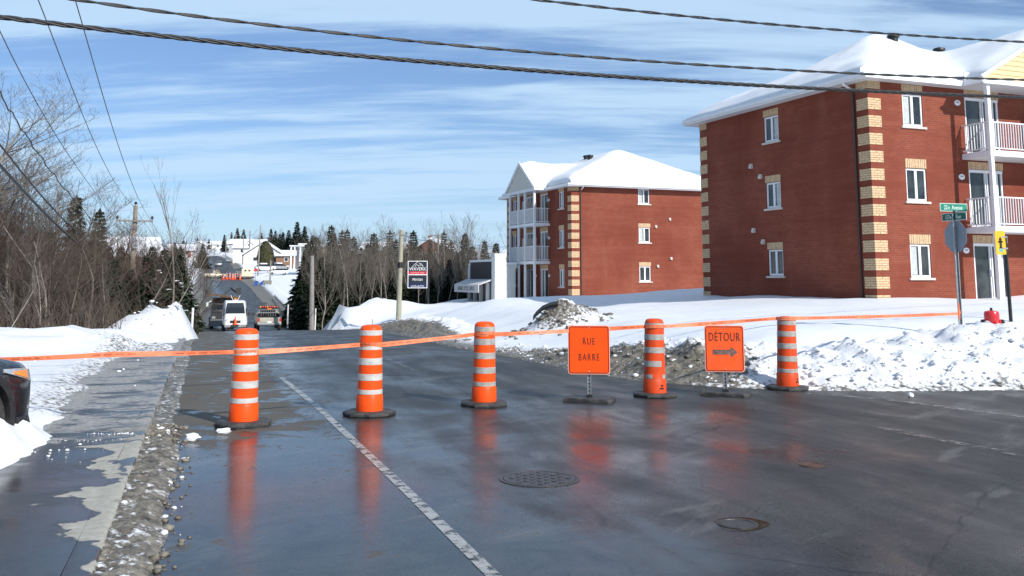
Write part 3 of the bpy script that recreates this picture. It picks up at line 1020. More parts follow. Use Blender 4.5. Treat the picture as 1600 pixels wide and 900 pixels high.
GREY_BACK = mat('bare_aluminium_back', (.23, .26, .30), .55, .25, .12, 5, .05, 20)
TAPE = mat('orange_tape', (.78, .19, .08), .42, 0, .15, 6, .3, 25, dirt=(.9, .5, .35), dirt_amt=.3)
TAPE_INK = mat('faded_tape_ink', (.50, .10, .045), .5, 0, .3)
RED = mat('red_enamel', (.55, .018, .022), .28, 0, .12, 6, .05, 30, coat=.3)
GREEN = mat('green_sign_sheeting', (.012, .22, .135), .4, 0, .08)
GREEN_SHADED = mat('shaded_green_sign_sheeting', (.010, .10, .075), .45, 0, .1)  # the same green darkened: shade on the lower blade put into the colour
SIGN_WHITE = mat('white_sign_sheeting', (.75, .80, .78), .45, 0, .06)
YELLOW = mat('yellow_sign_sheeting', (.86, .46, .012), .4, 0, .06)
TEAL = mat('teal_label', (.12, .42, .40), .5, 0, .1)


def ground_at(u, v, z=0.0):
    rv = ray(u, v)
    k = (z - CAM_H) / rv[2]
    return Vector((rv[0] * k, rv[1] * k, z))


# ------------------------------------------------------------------ barrels
def barrel(loc, rz, label, grimy=False, top_low=False, torn=False, dull=False):
    t = thing('traffic_barrel', label, 'traffic barrel', loc, rz, 'orange barrels across the road')
    om = ORANGE_DULL if dull else ORANGE
    bm_ = BAND_GRIMY if grimy else BAND_BRIGHT
    zt = 1.07
    rad = lambda z: .158 - (z - .245) / (zt - .245) * .020
    body = MB()
    pr = [(.168, .045), (.170, .06), (.166, .232), (.160, .245)]
    for z in np.linspace(.25, zt - .02, 9):
        pr.append((rad(z), float(z)))
    pr += [(.136, zt - .005), (.128, zt + .015), (.105, zt + .036), (.06, zt + .045), (.001, zt + .046)]
    body.lathe(pr, 36)
    body.build('barrel_body', om, t, smooth=30)
    bz = [(.262, .318), (.430, .512), (.622, .705), (.808, .890), (.985, 1.050)]
    for i, (a, b_) in enumerate(bz):
        mb = MB()
        if torn and i == 0:
            for c0 in (-2.2, -.6):
                mb = MB() if c0 > -1 else mb
                w_ = .75 if c0 < -1 else .5
                an = np.linspace(c0 - w_ / 2, c0 + w_ / 2, 8)
                mb.loft([[(r_ * math.cos(x), r_ * math.sin(x), z_) for r_, z_ in ((rad(a) + .0005, a), (rad(a) + .0035, a), (rad(b_) + .0035, b_), (rad(b_) + .0005, b_))] for x in an])
                if c0 < -1:
                    mb.build('reflective_band', bm_, t, smooth=30)
        elif torn and i == 1:
            an = np.linspace(-3.6, -.95, 20)
            mb.loft([[(r_ * math.cos(x), r_ * math.sin(x), z_) for r_, z_ in ((rad(a) + .0005, a), (rad(a) + .0035, a), (rad(b_) + .0035, b_), (rad(b_) + .0005, b_))] for x in an])
        else:
            mb.lathe([(rad(a) + .0003, a), (rad(a) + .003, a + .002), (rad(b_) + .003, b_ - .002), (rad(b_) + .0003, b_)], 36, caps=False)
        mb.build('reflective_band', bm_, t, smooth=30)
    base = MB()
    oc = [(math.cos(R(22.5 + 45 * k)) * .335, math.sin(R(22.5 + 45 * k)) * .335) for k in range(8)]
    base.loft([[(x * .97, y * .97, .0) for x, y in oc], [(x, y, .012) for x, y in oc], [(x, y, .040) for x, y in oc], [(x * .9, y * .9, .056) for x, y in oc], [(x * .56, y * .56, .058) for x, y in oc]])
    base.build('rubber_base', RUBBER, t, bevel=.004)
    if dull:
        mk = MB()
        for j, (z_, n_) in enumerate(((.165, 3), (.125, 5))):
            for k in range(n_):
                an = -1.05 + .085 * k - .1 * j
                mk.box((.1695 * math.cos(an), .1695 * math.sin(an), z_), (.004, .010, .024), rz=an)
        mk.build('stencil_mark', BLACK, t)
    return t


BAR = [barrel(ground_at(380, 664), R(8), 'orange barrel with bright white bands, leftmost of the row, beside the kerb slush'),
       barrel(ground_at(577, 648), R(-14), 'orange barrel with bright white bands standing between the leftmost barrel and the middle one'),
       barrel(ground_at(756, 633), R(3), 'orange barrel with grey bands standing just left of the sign reading RUE BARRE', grimy=True, dull=False),
       barrel(ground_at(1023, 619), R(-4), 'orange barrel with torn lower bands standing between the two orange signs', grimy=True, torn=True, dull=True),
       barrel(ground_at(1231, 608), R(10), 'orange barrel with grey bands at the right end of the row, before the snowbank', grimy=True, dull=True)]


for b_, tx, ty in zip(BAR, (.6, -.5, 1.0, -.9, 1.2), (.5, .3, .9, 1.4, 1.3)):
    b_.rotation_euler[0], b_.rotation_euler[1] = R(tx * .4), R(ty * .5)


# ------------------------------------------------------------------ orange signs on stands
def plate(mb, w, h, r, y0, y1, cz, mi=0):
    poly = []
    for cx_, cz_, a0 in ((w / 2 - r, h / 2 - r, 0), (-w / 2 + r, h / 2 - r, 90), (-w / 2 + r, -h / 2 + r, 180), (w / 2 - r, -h / 2 + r, 270)):
        for k in range(5):
            a = R(a0 + 22.5 * k)
            poly.append((cx_ + r * math.cos(a), cz_ + r * math.sin(a) + cz))
    mb.prism(poly, y0, y1, lambda a, b, h_: (a, h_, b), mi)


def border(w, h, cz, y, th, inset, m, parent):
    mb = MB()
    W2, H2 = w / 2 - inset, h / 2 - inset
    r = .035

    def ring(off):
        p = []
        for cx_, cz_, a0 in ((W2 - r, H2 - r, 0), (-W2 + r, H2 - r, 90), (-W2 + r, -H2 + r, 180), (W2 - r, -H2 + r, 270)):
            for k in range(5):
                a = R(a0 + 22.5 * k)
                p.append((cx_ + (r - off) * math.cos(a), cz_ + (r - off) * math.sin(a) + cz))
        return p
    o_, i_ = ring(0), ring(th)
    n = len(o_)
    vs = [(a, y, b) for a, b in o_] + [(a, y, b) for a, b in i_] + [(a, y + .003, b) for a, b in o_] + [(a, y + .003, b) for a, b in i_]
    fs = []
    for k in range(n):
        j = (k + 1) % n
        fs += [(k, j, n + j, n + k), (k, 2 * n + k, 2 * n + j, j), (n + k, n + j, 3 * n + j, 3 * n + k)]
    mb.add(vs, fs)
    return mb.build('border', m, parent)


def works_sign(loc, rz, w, h, zb, label, face_m, base_rz):
    t = thing('road_works_sign', label, 'road sign', loc, rz, 'orange works signs on stands')
    cz = zb + h / 2
    mb = MB()
    plate(mb, w, h, .04, -.006, .006, cz)
    pn = mb.build('panel', SIGN_EDGE, t)
    mb = MB()
    plate(mb, w - .016, h - .016, .036, -.009, -.0065, cz)
    mb.build('face', face_m, pn)
    border(w, h, cz, -.0125, .009, .016, INK, pn)
    mb = MB()   # perforated U post
    for x in (-.022, .022):
        mb.bx(x - .006, x + .006, .014, .03, .05, zb + h * .8)
    mb.bx(-.020, .020, .028, .034, .05, zb + h * .8)
    po = mb.build('post', GALV, t)
    mb = MB()
    for k in range(int(zb / .05)):
        mb.box((-.0, .026, .09 + k * .05), (.016, .006, .018))
    mb.build('bolt_hole', BLACK, po)['kind'] = 'stuff'
    mb = MB()
    rm = Matrix.Rotation(base_rz, 3, 'Z')
    oc = [(-.34, -.17), (.30, -.21), (.36, -.15), (.34, .18), (-.28, .21), (-.36, .14)]
    mb.loft([[rm @ Vector((x, y, z)) * 1.0 for x, y in oc] for z in (0, .045)] + [[rm @ Vector((x * .93, y * .9, .058)) for x, y in oc]])
    mb.build('rubber_base', RUBBER, t, bevel=.005)
    mb = MB()
    mb.box((0, .02, .075), (.085, .09, .035))
    mb.build('post_socket', BLACK, t, bevel=.004)
    for k in (-1, 1):
        mb = MB()
        mb.lathe([(.008, 0), (.008, .004), (.004, .006)], 10, (0, -.0095, cz + k * (h / 2 - .035)), Matrix.Rotation(PI / 2, 3, 'X'))
        mb.build('bolt', GALV, pn)
    return t, pn, cz


p = ground_at(921, 627)
t, pn, cz = works_sign(p, R(-4), .585, .675, 1.7 - 145.5 * p.y / F_PX, 'square orange road sign reading RUE BARRE on a black rubber foot', SIGN_ORANGE, R(-13))
text('lettering', 'RUE', .135, INK, pn, (0, -.0115, cz + .115), (PI / 2, 0, 0), .62, space=1.3)
text('lettering', 'BARRE', .135, INK, pn, (0, -.0115, cz - .105), (PI / 2, 0, 0), .62, space=1.3)
p = ground_at(1134, 618)
t, pn, cz = works_sign(p, R(-7), .57, .675, 1.7 - 142 * p.y / F_PX, 'square orange road sign reading DÉTOUR with an arrow to the right', SIGN_SCUFF, R(-16))
text('lettering', 'DÉTOUR', .175, INK, pn, (0, -.0115, cz + .165), (PI / 2, 0, 0), .60, space=1.15)
mb = MB()
mb.prism([(-.17, -.085), (-.17, -.015), (.09, -.015), (.09, .028), (.19, -.05), (.09, -.128), (.09, -.085)], -.0115, -.0095, lambda a, b, h_: (a, h_, b + cz))
mb.build('arrow', INK_GREY, pn)

# ------------------------------------------------------------------ barrier tape in front of the barrels
tape_px = [(-130, 569, 10.6), (0, 562, 10.9), (180, 553.5, 11.05)]
path = [at(*q_) for q_ in tape_px]


def around(b, v, side=-1):
    c = b.location
    d = Vector((c.x, c.y, 0)).normalized()
    side_v = Vector((d.y, -d.x, 0))
    out = []
    for a in (-62, -40, -20, 0, 20, 40, 62):
        dirv = -d * math.cos(R(a)) + side_v * math.sin(R(a))
        q_ = Vector((c.x, c.y, 0)) + dirv * .152
        z = CAM_H - (v - HORIZON) * q_.y / F_PX
        out.append(Vector((q_.x, q_.y, z)))
    return out


segs = []
vs_at = [547, 536, 520.5, 508.5, 496]
prev = path
for b, v in zip(BAR, vs_at):
    arc_ = around(b, v)
    segs.append((prev[-1], arc_[0]))
    prev = prev + arc_ if b is not BAR[0] else prev + arc_
pole_p = at(1499, 490, 18.25)
full = prev + [pole_p + Vector((-.03, -.04, 0))]
pts = []
for a, b in zip(full[:-1], full[1:]):
    L = (b - a).length
    n = max(1, int(L / .12))
    for i in range(n):
        k = i / n
        pnt = a.lerp(b, k)
        if L > .5:
            pnt.z -= .006 * math.sin(PI * k) * min(L, 3) / 2
        pts.append(pnt)
pts.append(full[-1])
mb = MB()
vs = []
half = .031
rr = random.Random(3)
for i, p_ in enumerate(pts):
    d = (pts[min(i + 1, len(pts) - 1)] - pts[max(0, i - 1)]).normalized()
    side = Vector((d.y, -d.x, 0)).normalized()
    tw = .22 * math.sin(i * .31) + .12 * math.sin(i * .83 + 1)
    up = Vector((0, 0, 1)) * math.cos(tw) + side * math.sin(tw)
    w_ = half * (1 - .22 * abs(math.sin(i * .19)))
    for e_ in (.0006, -.0006):
        vs += [p_ + up * w_ + side * e_, p_ - up * w_ + side * e_]
fs = []
for i in range(len(pts) - 1):
    a, b = i * 4, i * 4 + 4
    fs += [(a, b, b + 1, a + 1), (a + 2, a + 3, b + 3, b + 2), (a, a + 2, b + 2, b), (a + 1, b + 1, b + 3, a + 3)]
mb.add(vs, fs)
tape = tag(mb.build('barrier_tape', TAPE, None), 'long orange barrier tape stretched across the road from barrel to barrel', 'barrier tape')
mb = MB()
for i in range(4, len(pts) - 6):
    if i % 7 in (0, 1, 2, 3):
        a, b = i * 4, i * 4 + 4
        d = (pts[i + 1] - pts[i]).normalized()
        side = Vector((d.y, -d.x, 0)).normalized() * .0012
        qd = []
        for k, (f0, f1) in ((a, (.36, .64)), (b, (.36, .64))):
            top, bot = Vector(vs[k]), Vector(vs[k + 1])
            qd += [top.lerp(bot, f0), top.lerp(bot, f1)]
        A0, A1, B0, B1 = qd
        B0, B1 = A0.lerp(B0, .7), A1.lerp(B1, .7)
        for sg in (1, -1):
            mb.add([A0 + side * sg, A1 + side * sg, B1 + side * sg, B0 + side * sg], [(0, 1, 2, 3)])
mb.build('printed_dash', TAPE_INK, tape, fix=False)['kind'] = 'stuff'
# loose tail knotted on the sign post
mb = MB()
mb.tube([pole_p + Vector((0, -.035, .0)), pole_p + Vector((-.03, -.05, .10)), pole_p + Vector((-.035, -.045, .2)), pole_p + Vector((-.03, -.05, -.10))], .018, 5)
mb.build('knot', TAPE, tape)

# ------------------------------------------------------------------ street-name post with the back of a stop sign
bp = at(1501.5, 517, 18.25)
gz = tz(bp.x, bp.y)
topz = CAM_H + (HORIZON - 318) * 18.25 / F_PX
t = thing('street_name_post', 'grey street sign post with green 22e Avenue blade and back of an octagonal sign', 'street sign', (bp.x, bp.y, gz - .3))
H0 = gz - .3
mb = MB()
for x in (-.028, .028):
    mb.bx(x - .006, x + .006, -.02, .012, 0, topz - H0 - .18)
mb.bx(-.03, .03, .010, .017, 0, topz - H0 - .18)
mb.build('post', GALV, t)


def zl(v, d=18.25):
    return CAM_H + (HORIZON - v) * d / F_PX - H0


e2ang = R(21.8)


def blade(cz, w, h, ang, face, words, name='street_name_blade', off=0.0, sz=.10, gap=None):
    piv = bpy.data.objects.new(name, None)
    mb = MB()
    plate(mb, w, h, .008, -.004, .004, 0)
    o = mb.build(name, SIGN_WHITE, t)
    o.location = (off, 0, cz)
    o.rotation_euler = (0, 0, ang)
    bpy.data.objects.remove(piv)
    for sgn in (-1, 1):
        mb = MB()
        plate(mb, w - .018, h - .018, .006, sgn * .0045, sgn * .0065, 0)
        mb.build('face', face, o)
        for body, x in words:
            text('lettering', body, sz, SIGN_WHITE, o, (x * -sgn, sgn * .0072, -.004), (PI / 2, 0, 0 if sgn < 0 else PI), .72, .0008)
    return o


blade(zl(325), .635, .152, e2ang - R(4), GREEN, [('22', -.19), ('e', -.118), ('Avenue', .075)], sz=.115)
blade(zl(339.5), .60, .145, e2ang + R(88), GREEN_SHADED, [('127', -.16), ('e', -.08), ('Rue', .11)], sz=.11)
mb = MB()
mb.bx(-.02, .02, -.02, .02, zl(332) - .02, zl(332) + .025)
mb.build('bracket', BLACK, t, bevel=.003)
mb = MB()
oct_ = [(.315 * math.cos(R(22.5 + 45 * k)), .315 * math.sin(R(22.5 + 45 * k))) for k in range(8)]
mb.prism(oct_, 0, .004, lambda a, b, h_: (a, h_, b))
o = mb.build('stop_sign_back', GREY_BACK, t)
o.location = (.02, .03, zl(370))
o.rotation_euler = (0, 0, PI / 2 - TH - R(2))
mb = MB()
mb.prism([(.308 * math.cos(R(22.5 + 45 * k)), .308 * math.sin(R(22.5 + 45 * k))) for k in range(8)], -.003, -.0005, lambda a, b, h_: (a, h_, b))
o2 = mb.build('stop_sign_face', mat('red_sign_sheeting', (.5, .02, .02), .4), o)
o2.location = (0, 0, 0)

# ------------------------------------------------------------------ hydrant and its marker sign
hp = at(1550, 503, 19.0)
hz = tz(hp.x, hp.y)
ht = CAM_H - (480 - HORIZON) * 19.0 / F_PX
t = thing('fire_hydrant', 'red fire hydrant with a black side cap standing in the right snowbank', 'fire hydrant', (hp.x, hp.y, ht - .86))
mb = MB()
mb.lathe([(.15, 0), (.15, .04), (.095, .05), (.095, .40), (.12, .42), (.125, .47), (.105, .49), (.115, .52), (.132, .60), (.140, .69), (.136, .76), (.120, .79), (.07, .803), (.03, .812)], 28)
mb.build('barrel', RED, t, smooth=35)
mb = MB()
mb.lathe([(.026, .805), (.026, .855), (.020, .862)], 5)
mb.build('operating_nut', BLACK, t)
for a, L in ((-168, .2), (-14, .185)):
    M_ = Matrix.Rotation(R(a), 3, 'Z') @ Matrix.Rotation(PI / 2, 3, 'Y')
    mb = MB()
    mb.lathe([(.055, .05), (.055, L - .06), (.067, L - .055), (.067, L - .03)], 20, (0, 0, .575), M_)
    nz_ = mb.build('side_nozzle', RED, t, smooth=35)
    mb = MB()
    mb.lathe([(.062, L - .03), (.064, L + .015), (.05, L + .025), (.02, L + .045)], 20, (0, 0, .575), M_)
    mb.build('cap', BLACK, nz_, smooth=35)
M_ = Matrix.Rotation(R(-85), 3, 'Z') @ Matrix.Rotation(PI / 2, 3, 'Y')
mb = MB()
mb.lathe([(.075, .05), (.075, .15), (.088, .155), (.088, .20), (.03, .215)], 22, (0, 0, .50), M_)
mb.build('pumper_nozzle', RED, t, smooth=35)
p = at(1580, 505, 19.4)
gz2 = tz(p.x, p.y)
t = thing('hydrant_marker', 'yellow sign with a black hydrant symbol on a leaning black post', 'hydrant sign', (p.x, p.y, gz2 - .25))
topm = CAM_H + (HORIZON - 368) * 19.4 / F_PX - gz2 + .25
mb = MB()
mb.tube([(0, 0, 0), (-.015, 0, topm)], .035, 10)
mb.build('post', BLACK, t, smooth=True)
mz = CAM_H + (HORIZON - 380) * 19.4 / F_PX - gz2 + .25
mb = MB()
plate(mb, .215, .475, .015, -.004, .004, 0)
pnl = mb.build('panel', YELLOW, t)
pnl.location = (-.135, -.05, mz)
pnl.rotation_euler = (0, R(-1.5), R(8))
mb = MB()
for x0, x1, z0_, z1_ in ((-.026, .026, -.10, .06), (-.036, .036, -.115, -.095), (-.048, .048, .0, .035), (-.055, -.045, .006, .028), (.045, .055, .006, .028), (-.036, .036, .058, .07)):
    mb.bx(x0, x1, -.0065, -.0045, z0_, z1_)
mb.prism([(-.03, .068), (.03, .068), (.022, .09), (.008, .104), (.008, .118), (-.008, .118), (-.008, .104), (-.022, .09)], -.0068, -.0045, lambda a, b, h_: (a, h_, b))
mb.build('hydrant_symbol', BLACK, pnl)
mb = MB()
mb.bx(-.042, .042, -.0065, -.0045, -.185, -.12)
mb.build('label', TEAL, pnl)
mb = MB()
mb.bx(-.10, .01, -.05, -.035, mz + .1, mz + .13)
mb.bx(-.10, .01, -.05, -.035, mz - .13, mz - .10)
mb.build('bracket', GALV, t)

# ------------------------------------------------------------------ vehicles
GLASS = mat('dark_glass', (.018, .022, .028), .06, 0, .2, 3, 0, spec=.7)
TYRE = mat('tyre_rubber', (.022, .022, .023), .75, 0, .3, 20, .3, 60, dirt=(.12, .11, .10), dirt_amt=.5)
RIM = mat('alloy_rim', (.55, .56, .58), .3, .8, .1)
NAVY = mat('dark_blue_car_paint', (.009, .011, .017), .22, .2, .15, 3, 0, coat=.8, dirt=(.10, .10, .10), dirt_amt=.25)
TRIM = mat('black_trim', (.016, .016, .018), .55, 0, .3, 12, .1, dirt=(.10, .095, .085), dirt_amt=.35)
WHITE_P = mat('white_vehicle_paint', (.74, .75, .76), .3, 0, .06, 3, 0, dirt=(.35, .33, .29), dirt_amt=.35, coat=.3)
BEIGE_P = mat('dirty_beige_paint', (.42, .40, .34), .4, .1, .12, 4, 0, dirt=(.22, .20, .165), dirt_amt=.5)
GREY_P = mat('grey_vehicle_paint', (.30, .31, .32), .35, .2, .1, 3, 0, dirt=(.2, .19, .17), dirt_amt=.4)
CHROME = mat('headlamp_glass', (.55, .58, .60), .12, .5, .15, 10)
AMBER = mat('amber_lens', (.85, .24, .03), .25, 0, .1)
REDLENS = mat('red_lens', (.50, .02, .015), .25, 0, .1)
DARKWELL = mat('wheel_well', (.006, .006, .006), .9)


def wheel(parent, x, y, z, r, w, side, rim=RIM):
    M_ = Matrix.Rotation(PI / 2 * side, 3, 'Y')
    mb = MB()
    mb.lathe([(r * .62, -w / 2), (r * .92, -w / 2), (r, -w * .36), (r, w * .36), (r * .92, w / 2), (r * .62, w / 2)], 32, (x, y, z), M_)
    ty = mb.build('tyre', TYRE, parent, smooth=35)
    mb = MB()
    mb.lathe([(r * .64, w * .30), (r * .64, w * .46), (r * .58, w * .47), (r * .54, w * .30), (r * .2, w * .26), (r * .16, w * .36), (.001, w * .38)], 28, (x, y, z), M_)
    for k in range(5):
        a = 2 * PI * k / 5
        c = M_ @ Vector((math.cos(a) * r * .36, math.sin(a) * r * .36, w * .36))
        mb.box(Vector((x, y, z)) + c, (r * .5, r * .13, w * .14), M=M_ @ Matrix.Rotation(a, 3, 'Z'))
    mb.build('rim', rim, ty, smooth=35)
    return ty


def mirror_secs(half):
    """half: list of sections, each a list of (x,z) with y; closes left-right symmetric outline"""
    out = []
    for y, pr in half:
        out.append([Vector((x, y, z)) for x, z in pr] + [Vector((-x, y, z)) for x, z in reversed(pr)])
    return out


def near_car():
    t = thing('parked_suv', 'front end of a dark blue parked car nosing into the left edge of the picture', 'car', (-5.84, 9.40, .03), R(-14))
    ys = sorted(set(list(np.linspace(-.46, .46, 24)) + [.52, .6, .68, .75, .81, .86, .90, .92, -.55, -.9, -1.4, -1.9] + list(np.linspace(-2.9 - .44, -2.9 + .44, 18)) + [-3.5, -3.75, -3.85]))
    hw = lambda y: float(np.interp(y, [-3.85, -3.75, -3.5, -2.9, 0, .35, .6, .75, .86, .90, .92], [.70, .84, .90, .91, .91, .905, .875, .815, .70, .58, .40]))
    zt = lambda y: float(np.interp(y, [-3.85, -3.5, -3.0, -1.2, -.9, -.5, 0, .4, .65, .8, .88, .92], [.95, 1.05, 1.06, 1.04, 1.03, 1.00, .955, .905, .86, .80, .73, .62]))

    def zb(y):
        b_ = float(np.interp(y, [-3.85, -3.6, .7, .92], [.40, .24, .22, .30]))
        for c in (0, -2.9):
            if abs(y - c) < .42:
                b_ = max(b_, .33 + math.sqrt(max(0, .42 ** 2 - (y - c) ** 2)) - .02)
        return b_
    half = []
    for y in ys:
        h_, b_, z_ = hw(y), zb(y), zt(y)
        half.append((y, [(h_ - .05, b_), (h_ - .008, b_ + .012), (h_, max(b_ + .02, .52)), (h_ - .004, max(b_ + .035, .66)), (h_ - .03, max(b_ + .05, z_ - .10)), (h_ - .09, max(b_ + .06, z_ - .03)), (h_ * .55, max(b_ + .07, z_ + .012))]))
    mb = MB()
    mb.loft(mirror_secs(half))
    body = mb.build('body', NAVY, t, smooth=50)
    mb = MB()   # cabin
    cab = [(-3.7, .70, 1.02, 1.15), (-3.5, .72, 1.02, 1.45), (-3.1, .68, 1.02, 1.60), (-2.2, .68, 1.02, 1.64), (-1.75, .68, 1.02, 1.60), (-1.0, .74, 1.02, 1.10), (-.75, .72, 1.0, 1.03)]
    mb.loft(mirror_secs([(y, [(.86, a), (w_ + .02, b_ - .06), (w_ - .08, b_)]) for y, w_, a, b_ in cab]))
    mb.build('cabin_glass', GLASS, t, smooth=40)
    mb = MB()
    mb.loft(mirror_secs([(y, [(.69, z_ - .05), (.60, z_ + .012)]) for y, z_ in ((-3.4, 1.55), (-3.1, 1.61), (-2.2, 1.655), (-1.8, 1.61))]))
    mb.build('roof', NAVY, t, smooth=40)
    for cy in (0, -2.9):
        for sd_ in (1, -1):
            mb = MB()   # dark arch lip
            sec = []
            for a in np.linspace(R(-12), R(192), 26):
                ca, sa_ = math.cos(a), math.sin(a)
                h_ = hw(cy + ca * .44)
                sec.append([Vector(((h_ + dx) * sd_, cy + ca * r_, .33 + sa_ * r_)) for dx, r_ in ((-.14, .395), (.012, .395), (.014, .43), (.002, .475), (-.14, .47))])
            mb.loft(sec)
            mb.build('wheel_arch', TRIM, t, smooth=40)
            wheel(t, sd_ * .80, cy, .33, .345, .22, sd_)
    mb = MB()
    mb.bx(-.70, .70, -3.4, .45, .22, .40)
    mb.bx(-.66, .66, -.44, .44, .40, .82)
    mb.build('underbody', DARKWELL, t)
    for sd_ in (1, -1):   # headlamp wraps the corner
        def patch(name, ya, yb, f_lo, f_hi, m, off, par):
            mb = MB()
            yy = np.linspace(ya, yb, 9)
            sec = []
            for y in yy:
                lo, hi = f_lo(y), f_hi(y)
                h_ = hw(y)
                k = (y - ya) / (yb - ya)
                sec.append([Vector((sd_ * (h_ - .004 + o_), y + o_ * .4, z_)) for o_, z_ in ((off - .05, lo), (off, lo), (off - .022, hi), (off - .07, hi))])
            mb.loft(sec)
            return mb.build(name, m, par, smooth=60)
        lo = lambda y: float(np.interp(y, [.30, .9], [.765, .60]))
        hi = lambda y: float(np.interp(y, [.30, .6, .9], [.80, .785, .735]))
        hl = patch('headlamp', .30, .885, lo, hi, CHROME, .006, t)
        patch('indicator', .42, .66, lambda y: lo(y) + .012, lambda y: hi(y) - .018, AMBER, .010, hl)
        patch('bumper_vent', .70, .895, lambda y: .38, lambda y: .52, GREY_P, .006, t)
        patch('bumper_lip', .50, .91, lambda y: .235, lambda y: .32, TRIM, .02, t)
    mb = MB()
    mb.bx(-.5, .5, .88, .935, .42, .60)
    mb.build('grille', TRIM, t, bevel=.02)
    for sd_ in (1, -1):
        mb = MB()
        mb.box((sd_ * .98, -1.05, 1.08), (.16, .09, .13))
        mb.build('mirror', NAVY, t, bevel=.03)
    return t


near_car()

BLACK_EDGE = mat('black_edge', (.015, .015, .017), .4, 0, .2)  # black arc taken for a car's roof edge under the snow
for pxs, d, lab in (([(833, 496), (838, 489), (848, 480), (860, 475), (872, 473)], 28.2, 'black curved edge showing round the left of the dirty snow heap'),):
    mb = MB()
    q_ = [at(u, v, d) for u, v in pxs]
    kk = 1.0 if d < 30 else .45
    mb.loft([[p_ + Vector(o) * kk for o in ((0, 0, -.10), (.0, -.06, -.03), (0, -.05, .04), (0, .05, .05), (0, .08, -.10))] for p_ in q_])
    tag(mb.build('black_edging', BLACK_EDGE, None, smooth=40), lab, 'black edge')

# ------------------------------------------------------------------ building materials
def brick_material():
    m, N, b = new_mat('red_brick')
    co = N.n('ShaderNodeTexCoord', out=3)
    sp = N.n('ShaderNodeSeparateXYZ', {0: co}, out=None)
    v = N.n('ShaderNodeCombineXYZ', {0: N.math('ADD', sp.outputs[0], sp.outputs[1]), 1: sp.outputs[2], 2: 0.0})
    bt = N.t.nodes.new('ShaderNodeTexBrick')
    N.t.links.new(v, bt.inputs['Vector'])
    for k, val in (('Scale', 1.0), ('Mortar Size', .007), ('Mortar Smooth', .2), ('Brick Width', .26), ('Row Height', .08), ('Bias', -.1)):
        bt.inputs[k].default_value = val
    bt.inputs['Color1'].default_value = (.268, .068, .036, 1)
    bt.inputs['Color2'].default_value = (.20, .046, .029, 1)
    bt.inputs['Mortar'].default_value = (.24, .13, .095, 1)
    big = N.noise(co, .35, 6.0, .6)
    band = N.noise(N.n('ShaderNodeCombineXYZ', {0: N.math('MULTIPLY', N.math('ADD', sp.outputs[0], sp.outputs[1]), .12), 1: N.math('MULTIPLY', sp.outputs[2], 2.6), 2: 0.0}), 1.4, 4.0, .6)
    k = N.math('ADD', N.math('MULTIPLY', big, .35), N.math('MULTIPLY', band, .16))
    col = N.mix(N.smooth(k, .17, .36), (.165, .038, .022), bt.outputs['Color'])
    wash = N.noise(N.n('ShaderNodeCombineXYZ', {0: N.math('MULTIPLY', N.math('ADD', sp.outputs[0], sp.outputs[1]), 1.3), 1: N.math('MULTIPLY', sp.outputs[2], .22), 2: 3.0}), 1.1, 5.0, .65)
    col = N.mix(N.math('MULTIPLY', N.smooth(wash, .56, .74), .13), col, (.34, .17, .125))
    spk = N.noise(co, 9.0, 3.0, .7)
    col = N.mix(N.math('MULTIPLY', N.smooth(spk, .66, .76), .35), col, (.40, .15, .075))
    N.t.links.new(col, b.inputs['Base Color'])
    b.inputs['Roughness'].default_value = .85
    b.inputs['Specular IOR Level'].default_value = .2
    N.t.links.new(N.bump(N.math('SUBTRACT', 1.0, bt.outputs['Fac']), .35, .01), b.inputs['Normal'])
    return m


BRICK = brick_material()
QB = mat('buff_brick', (.56, .40, .245), .8, 0, .22, 9, .2, 40, spec=.2)
QB_MORTAR = mat('brown_mortar', (.20, .10, .06), .9, 0, .2, 20)
SILL = mat('cast_stone_sill', (.55, .50, .45), .7, 0, .1, 8)
VINYL = mat('white_vinyl', (.74, .75, .77), .4, 0, .04, 3)
ALU_W = mat('white_painted_aluminium', (.72, .73, .75), .38, 0, .05, 3)
SOFFIT = mat('grey_soffit', (.60, .60, .61), .6, 0, .05, 3)
SIDING = mat('beige_siding', (.66, .50, .265), .55, 0, .06, 3)
SIDING_G = mat('pale_grey_siding', (.56, .54, .49), .55, 0, .06, 3)
CURTAIN = mat('pale_curtain', (.42, .45, .45), .7, 0, .2, 9)
ROOFVENT = mat('black_roof_vent', (.018, .018, .02), .5, .2, .2)
DOWNPIPE = mat('brown_downpipe', (.05, .022, .018), .5, 0, .15)


def win_glass_material():
    m, N, b = new_mat('window_glass')
    co = N.n('ShaderNodeTexCoord', out=3)
    nz = N.noise(co, 1.6, 3.0, .5)
    N.t.links.new(N.ramp(nz, [(.35, (.012, .016, .018)), (.65, (.045, .055, .058))]), b.inputs['Base Color'])
    b.inputs['Roughness'].default_value = .08
    b.inputs['Specular IOR Level'].default_value = .6
    return m


WGLASS = win_glass_material()


def fp(face, s, dep, z):
    return Vector((s, -dep, z)) if face == 'A' else Vector((-dep, s, z))


def fbox(mb, face, s0, s1, d0, d1, z0, z1, mi=0):
    a, b = fp(face, s0, d0, z0), fp(face, s1, d1, z1)
    mb.bx(min(a.x, b.x), max(a.x, b.x), min(a.y, b.y), max(a.y, b.y), z0, z1, mi)
    return mb


